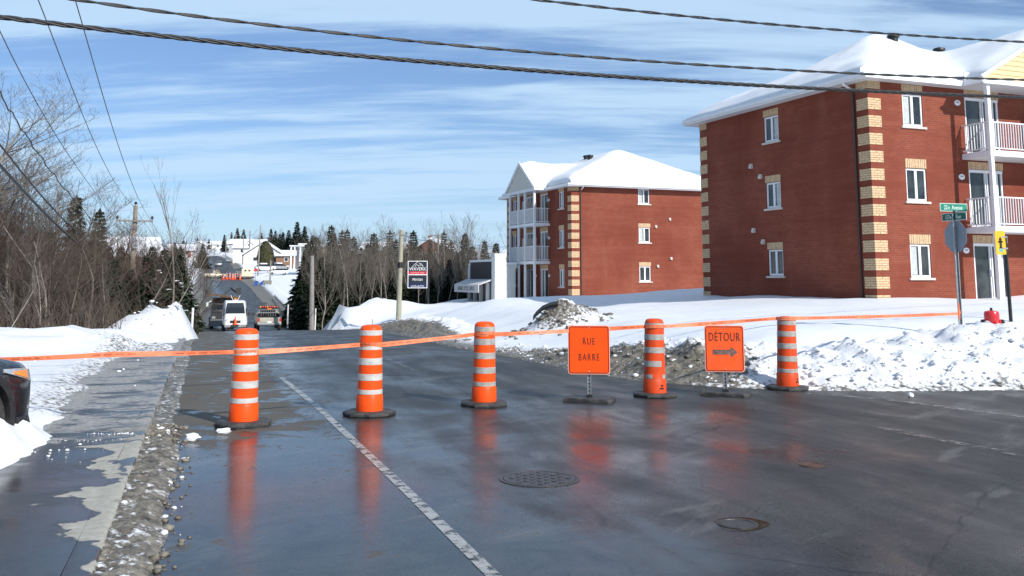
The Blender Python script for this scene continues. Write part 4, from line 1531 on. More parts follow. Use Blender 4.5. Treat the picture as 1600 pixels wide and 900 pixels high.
def wall_face(mb, face, S0, S1, Z0, Z1, holes, reveal=.12, thick=.12):
    ss = sorted({S0, S1, *[h[0] for h in holes], *[h[1] for h in holes]})
    zs = sorted({Z0, Z1, *[h[2] for h in holes], *[h[3] for h in holes]})
    for i in range(len(ss) - 1):
        for j in range(len(zs) - 1):
            cs, cz = (ss[i] + ss[i + 1]) / 2, (zs[j] + zs[j + 1]) / 2
            if any(h[0] < cs < h[1] and h[2] < cz < h[3] for h in holes):
                continue
            mb.add([fp(face, a, 0, b) for a, b in ((ss[i], zs[j]), (ss[i + 1], zs[j]), (ss[i + 1], zs[j + 1]), (ss[i], zs[j + 1]))], [(0, 1, 2, 3)])
    for a, b, c, d in holes:
        for p0, p1 in (((a, c), (b, c)), ((b, c), (b, d)), ((b, d), (a, d)), ((a, d), (a, c))):
            mb.add([fp(face, p0[0], 0, p0[1]), fp(face, p1[0], 0, p1[1]), fp(face, p1[0], -reveal, p1[1]), fp(face, p0[0], -reveal, p0[1])], [(0, 1, 2, 3)])


LINTEL_MESH = {}


def lintel(par, face, s0, s1, z0, z1):
    mb = MB()
    fbox(mb, face, s0, s1, -.05, .004, z0, z1, 1)
    n = max(3, int(round((s1 - s0) / .092)))
    w = (s1 - s0) / n
    for k in range(n):
        fbox(mb, face, s0 + k * w + .009, s0 + (k + 1) * w - .009, -.04, .016 + .003 * ((k * 7) % 3), z0 + .012, z1 - .012)
    return mb.build('lintel', [QB, QB_MORTAR], par)


def window(par, face, s0, s1, z0, z1, curtain=False, panes=2):
    mb = MB()
    f = .07
    d0, d1 = -.10, -.035
    fbox(mb, face, s0, s0 + f, d0, d1, z0, z1)
    fbox(mb, face, s1 - f, s1, d0, d1, z0, z1)
    fbox(mb, face, s0 + f, s1 - f, d0, d1, z1 - f, z1)
    fbox(mb, face, s0 + f, s1 - f, d0, d1, z0, z0 + f * 1.3)
    sm = (s0 + s1) / 2
    if panes == 2:
        fbox(mb, face, sm - .055, sm + .055, d0, d1 + .004, z0 + f * 1.3, z1 - f)
    fr = mb.build('window', VINYL, par, bevel=.006)
    cuts = [(s0 + f, sm - .055), (sm + .055, s1 - f)] if panes == 2 else [(s0 + f, s1 - f)]
    for i, (a, b) in enumerate(cuts):
        mb = MB()
        fbox(mb, face, a, b, -.098, -.078, z0 + f * 1.3, z1 - f)
        mb.build('pane', WGLASS, fr)
        if curtain and i == 0:
            mb = MB()
            fbox(mb, face, a + .01, a + (b - a) * .85, -.076, -.0755, z0 + f * 1.3 + .02, z1 - f - .02)
            mb.build('curtain', CURTAIN, fr)
    mb = MB()
    fbox(mb, face, s0 - .11, s1 + .11, -.05, .07, z0 - .085, z0 - .003)
    mb.build('sill', SILL, fr, bevel=.008)
    return fr


def patio_door(par, face, s0, s1, z0, z1):
    mb = MB()
    f = .085
    d0, d1 = -.11, -.03
    fbox(mb, face, s0, s0 + f, d0, d1, z0, z1 - .11)
    fbox(mb, face, s1 - f, s1, d0, d1, z0, z1 - .11)
    fbox(mb, face, s0 - .0, s1 + .0, d0, d1 + .02, z1 - .11, z1)
    fbox(mb, face, s0 + f, s1 - f, d0, d1, z0, z0 + .10)
    a = s0 + (s1 - s0) * .50
    for x in (a - .05, a + .055):
        fbox(mb, face, x, x + .045, d0, d1 + .006, z0 + .1, z1 - .11)
    b = s0 + (s1 - s0) * .80
    fbox(mb, face, b, b + .10, d0, d1 + .004, z0 + .1, z1 - .11)
    dr = mb.build('patio_door', VINYL, par, bevel=.005)
    for p0, p1 in ((s0 + f, a - .05), (a + .10, b), (b + .10, s1 - f)):
        mb = MB()
        fbox(mb, face, p0, p1, -.105, -.085, z0 + .1, z1 - .11)
        mb.build('pane', WGLASS, dr)
    mb = MB()
    fbox(mb, face, a - .04, a - .015, d1 + .008, d1 + .05, z0 + .95, z0 + 1.2)
    mb.build('handle', VINYL, dr)
    return dr


def quoin_block(par, corner, face_dirs, z0, h, wA, wB, shared):
    """L-shaped block of five brick courses wrapping a corner"""
    key = (tuple(corner), wA, wB, h)
    if key not in shared:
        mb = MB()
        cx, cy, sx, sy = corner            # sx,sy: direction into the wall from the corner
        p = .014
        rows = 5
        rh = h / rows
        mb.bx(cx - sx * p * .4, cx + sx * wA, cy - sy * p * .4, cy + sy * .06, 0, h, 1)
        mb.bx(cx - sx * p * .38, cx + sx * .06, cy + sy * .061, cy + sy * wB, .001, h - .001, 1)
        L = .262
        for r_ in range(rows):
            za, zb_ = r_ * rh + .006, (r_ + 1) * rh - .006
            for axis, wid in (('x', wA), ('y', wB)):
                x = 0.0
                first = (L if (r_ + (axis == 'y')) % 2 == 0 else L / 2)
                k = 0
                while x < wid - .02:
                    x1 = min(wid, x + (first if k == 0 else L))
                    j = ((r_ * 5 + k * 3) % 4) * .0016
                    if axis == 'x':
                        a0, a1 = (cx - sx * (p + .0) if k == 0 else cx + sx * (x + .006)), cx + sx * (x1 - .006)
                        mb.bx(a0, a1, cy - sy * (p + j), cy + sy * .03, za, zb_)
                    else:
                        a0, a1 = (cy + sy * .032 if k == 0 else cy + sy * (x + .006)), cy + sy * (x1 - .006)
                        mb.bx(cx - sx * (p + j), cx + sx * .03, a0, a1, za, zb_)
                    x = x1
                    k += 1
        shared[key] = mb.mesh('quoin_block', [QB, QB_MORTAR])
    o = link('quoin_block', shared[key], par)
    o.location = (0, 0, z0)
    return o


def railing(par, face, runs, zf, detail=True, rail_h=1.06):
    """runs: list of ((s,dep),(s,dep)) straight stretches"""
    mb = MB()
    bals = []
    for (sa_, da), (sb, db) in runs:
        A_, B_ = fp(face, sa_, da, 0), fp(face, sb, db, 0)
        for z_, w_ in ((zf + rail_h, .045), (zf + .10, .04)):
            d = B_ - A_
            an = math.atan2(d.y, d.x)
            mb.box((A_ + B_) / 2 + Vector((0, 0, z_)), (d.length, .045, w_), rz=an)
        n = int((B_ - A_).length / .125)
        for k in range(1, n):
            bals.append((A_.lerp(B_, k / n), math.atan2((B_ - A_).y, (B_ - A_).x)))
        for q_ in (A_.lerp(B_, .33), A_.lerp(B_, .66)):
            mb.box(q_ + Vector((0, 0, zf + .05)), (.035, .035, .1))
    rl = mb.build('railing', ALU_W, par)
    if detail:
        bmx = MB()
        bmx.bx(-.012, .012, -.016, .016, 0, rail_h - .14)
        me = bmx.mesh('baluster', ALU_W)
        for p_, an in bals:
            o = link('baluster', me, rl)
            o.location = p_ + Vector((0, 0, zf + .12))
            o.rotation_euler = (0, 0, an)
    else:
        bmx = MB()
        for p_, an in bals:
            bmx.box(p_ + Vector((0, 0, zf + .12 + (rail_h - .14) / 2)), (.028, .034, rail_h - .14), rz=an)
        bmx.build('baluster', ALU_W, rl)['kind'] = 'stuff'
    return rl


def snow_roof(par, LX, LY, zE, slA, slB, ov, porch, thick, seed, gslope, cell=.28, lobes=()):
    """hipped roof with a cross gable over the porch, under thick wind-rounded snow"""
    face, g0, g1, gd = porch
    x0, x1, y0, y1 = -ov, LX + ov, -ov, LY + ov
    ex0, ey0 = (x0 - gd if face == 'B' else x0), (y0 - gd if face == 'A' else y0)
    xs = np.arange(ex0, x1 + cell * .5, cell)
    xs = np.linspace(ex0, x1, len(xs))
    ysv = np.arange(ey0, y1 + cell * .5, cell)
    ysv = np.linspace(ey0, y1, len(ysv))
    X, Y = np.meshgrid(xs, ysv)
    dA = np.minimum(Y - y0, y1 - Y)
    dB = np.minimum(X - x0, x1 - X)
    h = np.minimum(slA * dA, slB * dB)
    S, Dp = (X, Y) if face == 'A' else (Y, X)
    gc, gh = (g0 + g1) / 2, (g1 - g0) / 2
    hg = gslope * (gh - np.abs(S - gc))
    front = (y0 if face == 'A' else x0)
    inside_main = (X >= x0 - 1e-6) & (Y >= y0 - 1e-6)
    in_g = (np.abs(S - gc) <= gh + 1e-6)
    roof = np.where(inside_main, np.maximum(h, 0), -9)
    roof = np.maximum(roof, np.where(in_g & (Dp < front + 12), hg, -9))
    mask_pt = inside_main | in_g
    roof = np.where(mask_pt, roof, 0)
    sm = roof.copy()
    for _ in range(3):
        pad = np.pad(sm, 1, mode='edge')
        sm2 = (pad[:-2, 1:-1] + pad[2:, 1:-1] + pad[1:-1, :-2] + pad[1:-1, 2:] + 2 * sm) / 6
        sm = np.where(inside_main & (dA > .5) & (dB > .5), sm2, sm)
    edge = np.minimum(np.where(inside_main, np.minimum(dA, dB), 0), 9)
    edge = np.maximum(edge, np.where(in_g, np.minimum(gh - np.abs(S - gc), Dp - (front - gd)), 0))
    th = thick * (.38 + .62 * sstep(edge, 0, .9)) * (.75 + .5 * fbm(X * .35 + seed, Y * .35, seed)) + .09 * (fbm(X * 1.6, Y * 1.6, seed + 3) - .5) * sstep(edge, .1, .8) + .10 * (fbm(X * .7 + 4, Y * .7, seed + 8) - .5)
    for lx, ly, lr, lh in lobes:
        th = th + lh * np.exp(-((X - lx) ** 2 + (Y - ly) ** 2) / lr ** 2)
    Z = zE + sm + th
    cm = mask_pt[:-1, :-1] & mask_pt[1:, :-1] & mask_pt[:-1, 1:] & mask_pt[1:, 1:]
    r_, c_ = X.shape
    idx = np.arange(r_ * c_).reshape(r_, c_)
    q_ = np.stack([idx[:-1, :-1], idx[:-1, 1:], idx[1:, 1:], idx[1:, :-1]], -1).reshape(-1, 4)[cm.reshape(-1)]
    verts = np.stack([X, Y, Z], -1).reshape(-1, 3)
    base = (zE + np.maximum(roof, 0) * 1.0 + .0).reshape(-1)
    mb = MB()
    used = sorted(set(q_.ravel().tolist()))
    mp = {v_: i for i, v_ in enumerate(used)}
    mb.v = [tuple(verts[i]) for i in used]
    mb.f = [tuple(mp[i] for i in f) for f in q_.tolist()]
    cnt = {}
    for f in mb.f:
        for a, b in zip(f, f[1:] + f[:1]):
            cnt[(a, b)] = 1
    for (a, b) in list(cnt):
        if (b, a) not in cnt:
            o_ = len(mb.v)
            va, vb = mb.v[a], mb.v[b]
            mb.v += [(va[0], va[1], base[used[a]] - .01), (vb[0], vb[1], base[used[b]] - .01)]
            mb.f.append((b, a, o_, o_ + 1))
    mb.m = [0] * len(mb.f)
    mb.build('roof_snow', SNOW, par, smooth=70, fix=False)
    dk = MB()
    dk.v = [(verts[i][0], verts[i][1], base[i] - .012) for i in used]
    dk.f = [tuple(mp[i] for i in f) for f in q_.tolist()]
    dk.m = [0] * len(dk.f)
    dk.build('roof_deck', SOFFIT, par, fix=False)
    # fascia, soffit
    fa = MB()
    e = .025

    def fascia(xa, xb, ya, yb):
        fa.bx(xa, xb, ya, yb, zE - .17, zE + .035)
    fascia(x0, x1, y1 - e, y1)
    fascia(x1 - e, x1, y0 + e, y1 - e)
    if face == 'A':
        fascia(x0, x0 + e, y0 + e, y1 - e)
        fascia(x0, g0, y0, y0 + e)
        fascia(g1, x1, y0, y0 + e)
    else:
        fascia(x0 + e, x1 - e, y0, y0 + e)
        fascia(x0, x0 + e, y0 + e, g0)
        fascia(x0, x0 + e, g1, y1 - e)
    for g_, sg_ in ((g0, 1), (g1, -1)):
        if face == 'A':
            fa.bx(g_, g_ + sg_ * e, y0 - gd + .03, y0 + e, zE - .165, zE + .04)
            fa.bx(g_ + sg_ * .05, g_ + sg_ * .9, y0 - .02, y0 + .004, zE - .13, zE + .36)
        else:
            fa.bx(x0 - gd + .03, x0 + e, g_, g_ + sg_ * e, zE - .165, zE + .04)
            fa.bx(x0 - .02, x0 + .004, g_ + sg_ * .05, g_ + sg_ * .9, zE - .13, zE + .36)
    # gutter lip
    gt = MB()
    if face == 'A':
        gt.bx(x0 - .09, x0 - .002, y0, y1, zE - .10, zE + .03)
    else:
        gt.bx(x0, x1, y0 - .09, y0 - .002, zE - .10, zE + .03)
    fo = fa.build('fascia', ALU_W, par)
    gt.build('gutter', ALU_W, fo, bevel=.02)
    so_ = MB()
    so_.bx(x0 + e, x1 - e, y0 + e, y1 - e, zE - .155, zE - .135)
    if face == 'A':
        so_.bx(g0 + .02, g1 - .02, y0 - gd + .02, y0 + .02, zE - .153, zE - .133)
    else:
        so_.bx(x0 - gd + .02, x0 + .02, g0 + .02, g1 - .02, zE - .153, zE - .133)
    so_.build('soffit', SOFFIT, par)
    return X, Y, Z


def gable(par, face, g0, g1, dep, zE, slope, m, planks):
    gc, gh = (g0 + g1) / 2, (g1 - g0) / 2
    ap = zE + slope * gh
    mb = MB()
    for sgn in (-1, 1):
        a = (gc + sgn * gh, zE - .03)
        b = (gc, ap - .02)
        poly = [a, b, (b[0], b[1] + .20), (a[0] + sgn * .12, a[1] + .10)]
        mb.prism(poly, dep - .02, dep + .05, lambda s_, z_, h_: fp(face, s_, h_, z_))
        # sloping underside of the overhang
    mb.build('bargeboard', ALU_W, par)
    mb = MB()
    fbox(mb, face, g0 + .05, g1 - .05, dep - .12, dep - .02, zE - .20, zE - .02)
    mb.build('porch_beam', ALU_W, par)
    hgt = .19
    n = int((ap - zE) / hgt)
    pl = MB()
    for k in range(n + 1):
        z_ = zE - .01 + k * hgt
        z1_ = min(z_ + hgt, ap - .03)
        w0 = gh - (z_ - zE) / slope - .03
        w1 = gh - (z1_ - zE) / slope - .03
        if w0 < .05:
            break
        w1 = max(w1, .01)
        q = [fp(face, gc - w0, dep - .05, z_), fp(face, gc + w0, dep - .05, z_), fp(face, gc + w1, dep - .075, z1_), fp(face, gc - w1, dep - .075, z1_),
             fp(face, gc - w0, dep - .11, z_), fp(face, gc + w0, dep - .11, z_), fp(face, gc + w1, dep - .11, z1_), fp(face, gc - w1, dep - .11, z1_)]
        tgt = MB() if planks else pl
        tgt.add(q, [(0, 1, 2, 3), (7, 6, 5, 4), (0, 4, 5, 1), (1, 5, 6, 2), (2, 6, 7, 3), (3, 7, 4, 0)])
        if planks:
            tgt.build('siding_board', m, par)
    if not planks:
        o = pl.build('siding_board', m, par)
        o['kind'] = 'stuff'


def apartment(name, label, C, z0, LX, LY, ztop, front, w_front, doors, bal, winS, side_face, side_s, side_z, vents, slA, slB, fine, gable_m, lobes, posts, plaques, zsill, gslope):
    t = thing(name, label, 'apartment building', (C[0], C[1], z0), R(21.8), 'brick apartment buildings')
    L = lambda z: z - z0
    SH = {}
    floors = [L(z) for z in (zsill[0], zsill[1], zsill[2])]
    top = L(ztop)
    # openings
    hf, hs = [], []
    for f in floors:
        for a, b in w_front:
            hf.append((a, b, f, f + 1.2))
    for i, f in enumerate(floors):
        for a, b in doors:
            zb_ = f - .9
            hf.append((a, b, max(zb_, .02), f + 1.28))
    for f in floors:
        hs.append((side_s[0], side_s[1], f + .08 + side_z, f + 1.14 + side_z))
    side = side_face
    lens = {'A': LX, 'B': LY}
    wl = MB()
    wall_face(wl, front, 0, lens[front], -1.0, top, hf)
    wall_face(wl, side, 0, lens[side], -1.0, top, hs)
    wl.add([(LX, 0, -1), (LX, LY, -1), (LX, LY, top), (LX, 0, top)], [(0, 1, 2, 3)])
    wl.add([(0, LY, -1), (LX, LY, -1), (LX, LY, top), (0, LY, top)], [(0, 1, 2, 3)])
    wl.build('brick_wall', BRICK, t, fix=False)
    inn = MB()      # dark rooms behind the glass
    inn.bx(.3, LX - .3, .3, LY - .3, -.5, top - .1)
    inn.build('interior', mat('dark_room', (.03, .03, .03), .9), t)
    for j, (a, b, c, d) in enumerate(hf[:3 * len(w_front)]):
        window(t, front, a, b, c, d, curtain=(j % 2 == 0))
        lintel(t, front, a - .02, b + .02, d + .004, d + .36)
    for (a, b, c, d) in hf[3 * len(w_front):]:
        patio_door(t, front, a, b, c, d)
        lintel(t, front, a - .02, b + .02, d + .004, d + .30)
    for (a, b, c, d) in hs:
        window(t, side, a, b, c, d, curtain=(c > 3))
        lintel(t, side, a - .03, b + .03, d + .004, d + .30)
    for s_, z_ in vents:
        mb = MB()
        fbox(mb, side, s_ - .085, s_ + .085, 0, .09, L(z_) - .10, L(z_) + .10)
        fbox(mb, side, s_ - .07, s_ + .07, .09, .13, L(z_) - .09, L(z_) + .03)
        mb.build('wall_vent', SILL, t, bevel=.012)  # white vents in sill grey, the grey stands in for shade on them
    # corner quoins
    ph = .64
    zq = top - .42
    k = 0
    while zq > -.3:
        h_ = .42
        cs = [((0, 0, 1, 1), .58, .58)]
        cs.append(((0, LY, 1, -1), .58, .58))
        cs.append(((LX, 0, -1, 1), .58, .58))
        for c_, wa, wb in cs:
            quoin_block(t, c_, None, zq if k else top - .30, h_ if k else .30, wa, wb, SH)
        k += 1
        zq -= ph
    # downpipe
    mb = MB()
    if side == 'B':
        mb.bx(-.075, -.004, .66, .74, -.8, top - .35)
        mb.bx(-.28, -.02, .67, .73, top - .33, top - .27)
    else:
        mb.bx(.66, .73, -.075, -.004, -.8, top - .35)
    mb.build('downpipe', DOWNPIPE, t)
    mb = MB()
    dp = [(-.50, .70, top + .02), (-.42, .70, top - .10), (-.12, .70, top - .22)] if side == 'B' else [(.70, -.50, top + .02), (.70, -.42, top - .10), (.70, -.12, top - .22)]
    mb.tube(dp, .045, 8)
    mb.build('gutter_spout', ALU_W, t)
    # balconies
    b0, b1, bd = bal
    for i, f in enumerate(floors):
        zf = f - .92
        if i == 0:
            mb = MB()
            fbox(mb, front, b0, b1, .005, bd, -.9, zf - .05)
            mb.build('porch_slab', SILL, t)
            continue
        mb = MB()
        fbox(mb, front, b0, b1, .005, bd, zf - .20, zf)
        sl = mb.build('balcony_slab', ALU_W, t, bevel=.008)
        mb = MB()
        fbox(mb, front, b0 + .1, b1 - .1, .1, bd - .1, zf + .002, zf + .035)
        mb.build('balcony_snow', SNOW, sl)
        railing(t, front, [((b0 + .05, .04), (b0 + .05, bd - .06)), ((b0 + .12, bd - .05), (b1 - .12, bd - .05)), ((b1 - .05, .04), (b1 - .05, bd - .06))], zf, detail=fine)
        if len(posts) > 2:
            mb = MB()
            m_ = (b0 + b1) / 2
            fbox(mb, front, m_ - .02, m_ + .02, .02, bd - .1, zf + .05, zf + 1.7)
            mb.build('privacy_screen', SIDING_G, t)
    for s_ in posts:
        mb = MB()
        fbox(mb, front, s_ - .075, s_ + .075, bd - .135, bd + .015, -.9, top + .02)
        mb.build('porch_post', ALU_W, t, bevel=.008)
    for s_, z_ in plaques:
        mb = MB()
        mb.lathe([(.15, 0), (.15, .015), (.14, .022)], 20, M=Matrix.Diagonal((1, .72, 1)))
        o = mb.build('house_number_plaque', VINYL, t)
        o.location = fp(front, s_, .006, L(z_))
        o.rotation_euler = (PI / 2, 0, 0) if front == 'A' else (PI / 2, 0, -PI / 2)
        mb = MB()
        for kk in range(4):
            mb.bx(-.075 + kk * .04, -.05 + kk * .04, -.01, .045, .022, .024)
        mb.build('number', INK_GREY, o)
    # roof
    zE = top + .14
    g0, g1 = b0 - .30, b1 + .30
    X, Y, Z = snow_roof(t, LX, LY, zE, slA, slB, .55, (front, g0, g1, bd + .15 - .55), .40, 3 if fine else 9, gslope, lobes=lobes)
    gable(t, front, g0, g1, bd + .15, zE, gslope, gable_m, fine)
    # gable roof deck edge fill below the snow
    for vx, vy in (((LX * .36, LY * .42), (LX * .52, LY * .42)) if front == 'A' else ((LX * .36, LY * .45), (LX * .42, LY * .62))):
        ii = np.argmin((X - vx) ** 2 + (Y - vy) ** 2)
        zr_ = Z.reshape(-1)[ii]
        mb = MB()
        mb.lathe([(.20, -.3), (.20, .16), (.27, .17), (.25, .27), (.12, .31)], 12, (vx, vy, zr_))
        mb.build('roof_vent', ROOFVENT, t, smooth=40)
    return t


C1 = at(1371, 465, 34.0)
apartment('apartment_building', 'near red brick apartment building whose shaded side wall stands right of the gap', (C1.x, C1.y), .55, 16.0, 10.95, 8.80,
          'A', [(1.59, 2.54)], [(4.62, 6.34), (9.66, 11.38)], (4.33, 11.67, 1.28), None, 'B', (5.15, 6.10), 0.0,
          [(7.02, 6.42), (6.40, 5.92), (6.98, 3.70), (6.35, 3.20)], .43, .43, True, SIDING,
          [(5.6, 5.4, 1.6, .55), (-.1, .0, 1.2, .08)], [4.42, 8.0, 11.58], [(4.25, 8.25), (4.25, 5.45), (4.25, 2.72)], (1.72, 4.47, 7.22), .55)
C2 = at(894, 467, 66.0)
apartment('apartment_building', 'far red brick apartment building with white balconies and a gable facing the road', (C2.x, C2.y), .0, 11.6, 12.1, 8.02,
          'B', [(1.24, 2.06), (10.05, 10.87)], [(4.02, 5.42), (6.70, 8.10)], (3.62, 8.52, 1.25), None, 'A', (5.24, 6.14), 0.28,
          [(7.75, 5.9), (6.6, 5.35), (7.8, 3.1), (6.7, 2.55)], .66, .46, False, SIDING_G,
          [], [3.70, 5.45, 6.69, 8.44], [(3.8, 7.35), (6.2, 7.3), (3.8, 4.6), (6.2, 4.6), (3.8, 1.9), (6.2, 1.9)], (1.12, 3.85, 6.58), .72)


# ------------------------------------------------------------------ shop beyond the apartments
def storefront():
    p = at(773, 462, 69.8)
    z0 = -.2
    t = thing('storefront', 'small white shop with dark metal fascia and a lettered awning below the far apartments', 'shop', (p.x, p.y, z0), R(21.8), scale=.83)
    top = 4.25 - z0
    WH = mat('white_stucco', (.70, .71, .72), .7, 0, .05, 2)
    DK = mat('dark_metal_cladding', (.035, .036, .042), .45, .4, .2, 3)
    GLB = mat('blue_grey_siding', (.50, .55, .57), .6, 0, .06)
    mb = MB()
    mb.bx(0, 1.05, .0, .9, -1, top)
    mb.build('end_wall', WH, t, bevel=.10)
    mb = MB()
    mb.bx(-.03, 1.08, -.04, .94, top - .28, top - .2)
    mb.build('parapet_band', SOFFIT, t)
    mb = MB()
    mb.bx(.02, 2.3, .9, 7.2, -1, 3.2)
    mb.build('wall', GLB, t)
    mb = MB()
    mb.bx(.1, 2.5, .92, 7.3, 3.2, 3.45)
    mb.build('roof', GLB, t)
    mb = MB()
    mb.bx(.1, 2.5, .93, 7.3, 3.452, 3.7)
    mb.build('roof_snow', SNOW, t, bevel=.1)
    mb = MB()
    mb.bx(-.05, .02, .9, 6.3, 2.0, 3.75)
    fc = mb.build('fascia_panel', DK, t)
    for k in range(10):
        mb = MB()
        mb.bx(-.075, -.05, .98 + k * .53, 1.46 + k * .53, 2.02, 3.73)
        mb.build('cladding_sheet', DK, fc)
    mb = MB()
    mb.bx(-.12, .06, .9, 6.35, 3.76, 3.95)
    mb.build('coping', ALU_W, t)
    mb = MB()
    mb.prism([(.0, 2.25), (-1.3, 1.75), (-1.3, 1.05), (-1.24, 1.05), (-1.24, 1.70), (.0, 2.10)], .6, 7.2, lambda a, b, h_: (a, h_, b))
    aw = mb.build('awning', mat('pale_awning_canvas', (.52, .52, .53), .7, 0, .06), t)
    text('lettering', 'SHARE  STYLE  UPDO', .52, BLACK, aw, (-1.31, 3.9, 1.38), (PI / 2, 0, -PI / 2), .92)
    for y in (1.3, 3.0, 4.6, 6.1):
        mb = MB()
        mb.bx(-.30, -.05, y - .14, y + .14, -1, 1.9)
        mb.build('column', SOFFIT, t)
    mb = MB()
    mb.bx(-.04, .0, .95, 6.1, .1, 1.95)
    mb.build('shop_window', WGLASS, t)
    return t


storefront()


# ------------------------------------------------------------------ roadside advertising sign
def pylon():
    p = at(652, 470, 72.0)
    sc_ = 72.0 / F_PX
    zb_, zt_ = CAM_H + (HORIZON - 450) * sc_, CAM_H + (HORIZON - 408) * sc_
    g = tz(p.x, p.y)
    t = thing('advertising_sign', 'dark two-panel roadside advertising sign on a black post in front of the wood', 'sign', (p.x, p.y, g - .3), R(2))
    a, b = zb_ - g + .3, zt_ - g + .3
    w = 30.5 * sc_
    mb = MB()
    mb.bx(w / 2 - .0, w / 2 + .14, -.02, .12, 0, b + .05)
    mb.build('post', BLACK, t)
    mid = a + (b - a) * .49
    DKP = mat('black_sign_panel', (.016, .018, .026), .4, 0, .1)
    BLUEP = mat('blue_sign_panel', (.010, .018, .075), .4, 0, .1)
    REDP = mat('red_sign_strip', (.50, .03, .035), .4, 0, .1)
    WHT = mat('sign_lettering_white', (.72, .72, .74), .4)
    mb = MB()
    mb.bx(-w / 2, w / 2, -.01, .14, a, b)
    bx_ = mb.build('cabinet', DKP, t)
    fr = MB()
    for x0, x1, z0_, z1_ in ((-w / 2, -w / 2 + .05, a, b), (w / 2 - .05, w / 2, a, b), (-w / 2 + .05, w / 2 - .05, b - .05, b), (-w / 2 + .05, w / 2 - .05, a, a + .05), (-w / 2 + .05, w / 2 - .05, mid - .03, mid + .03)):
        fr.bx(x0, x1, -.05, -.012, z0_, z1_)
    fr.build('frame', WHT, bx_)
    mb = MB()
    mb.bx(-w / 2 + .05, w / 2 - .05, -.03, -.012, mid + .03, mid + .25)
    mb.build('red_strip', REDP, bx_)
    mb = MB()
    mb.bx(-w / 2 + .05, w / 2 - .05, -.03, -.012, a + .05, a + .36)
    mb.build('blue_strip', BLUEP, bx_)
    H_ = -.034
    text('lettering', 'WAVERK', .36, WHT, bx_, (0, H_, mid + .42), (PI / 2, 0, 0), .86)
    text('lettering', 'LIVE SCENE TUNES', .17, mat('pale_pink_lettering', (.75, .42, .42), .4), bx_, (0, H_, mid + .14), (PI / 2, 0, 0), .70)
    text('lettering', 'PRVISH', .27, WHT, bx_, (0, H_, a + .62), (PI / 2, 0, 0), .90)
    text('lettering', 'LAVE-AUTO', .20, WHT, bx_, (0, H_, a + .14), (PI / 2, 0, 0), .9)
    mb = MB()   # mountain outline emblem
    mb.tube([(-.42, H_, mid + .55), (-.22, H_, mid + .78), (-.05, H_, mid + .90), (.02, H_, mid + .98)], .018, 5)
    mb.tube([(.10, H_, mid + .86), (.28, H_, mid + .80), (.42, H_, mid + .58)], .018, 5)
    mb.tube([(-.20, H_, mid + .60), (-.08, H_, mid + .78), (.06, H_, mid + .62), (.18, H_, mid + .76), (.26, H_, mid + .66)], .022, 5)
    mb.build('emblem', WHT, bx_)


pylon()

# ------------------------------------------------------------------ working vehicles in the dip
def secs(lst):
    """(y, half width low, half width high, z low, z high)"""
    return mirror_secs([(y, [(a - .04, zb), (a, zb + .05), (a, zb + (zt - zb) * .45), (b, zt - .10), (b - .09, zt)]) for y, a, b, zb, zt in lst])


def on_road(u, d):
    p = at(u, 500, d)
    s, t = xy2st(p.x, p.y)
    return Vector((p.x, p.y, float(zroad(t)) + .004))


def slope_rx(d, away=True):
    return 0.0


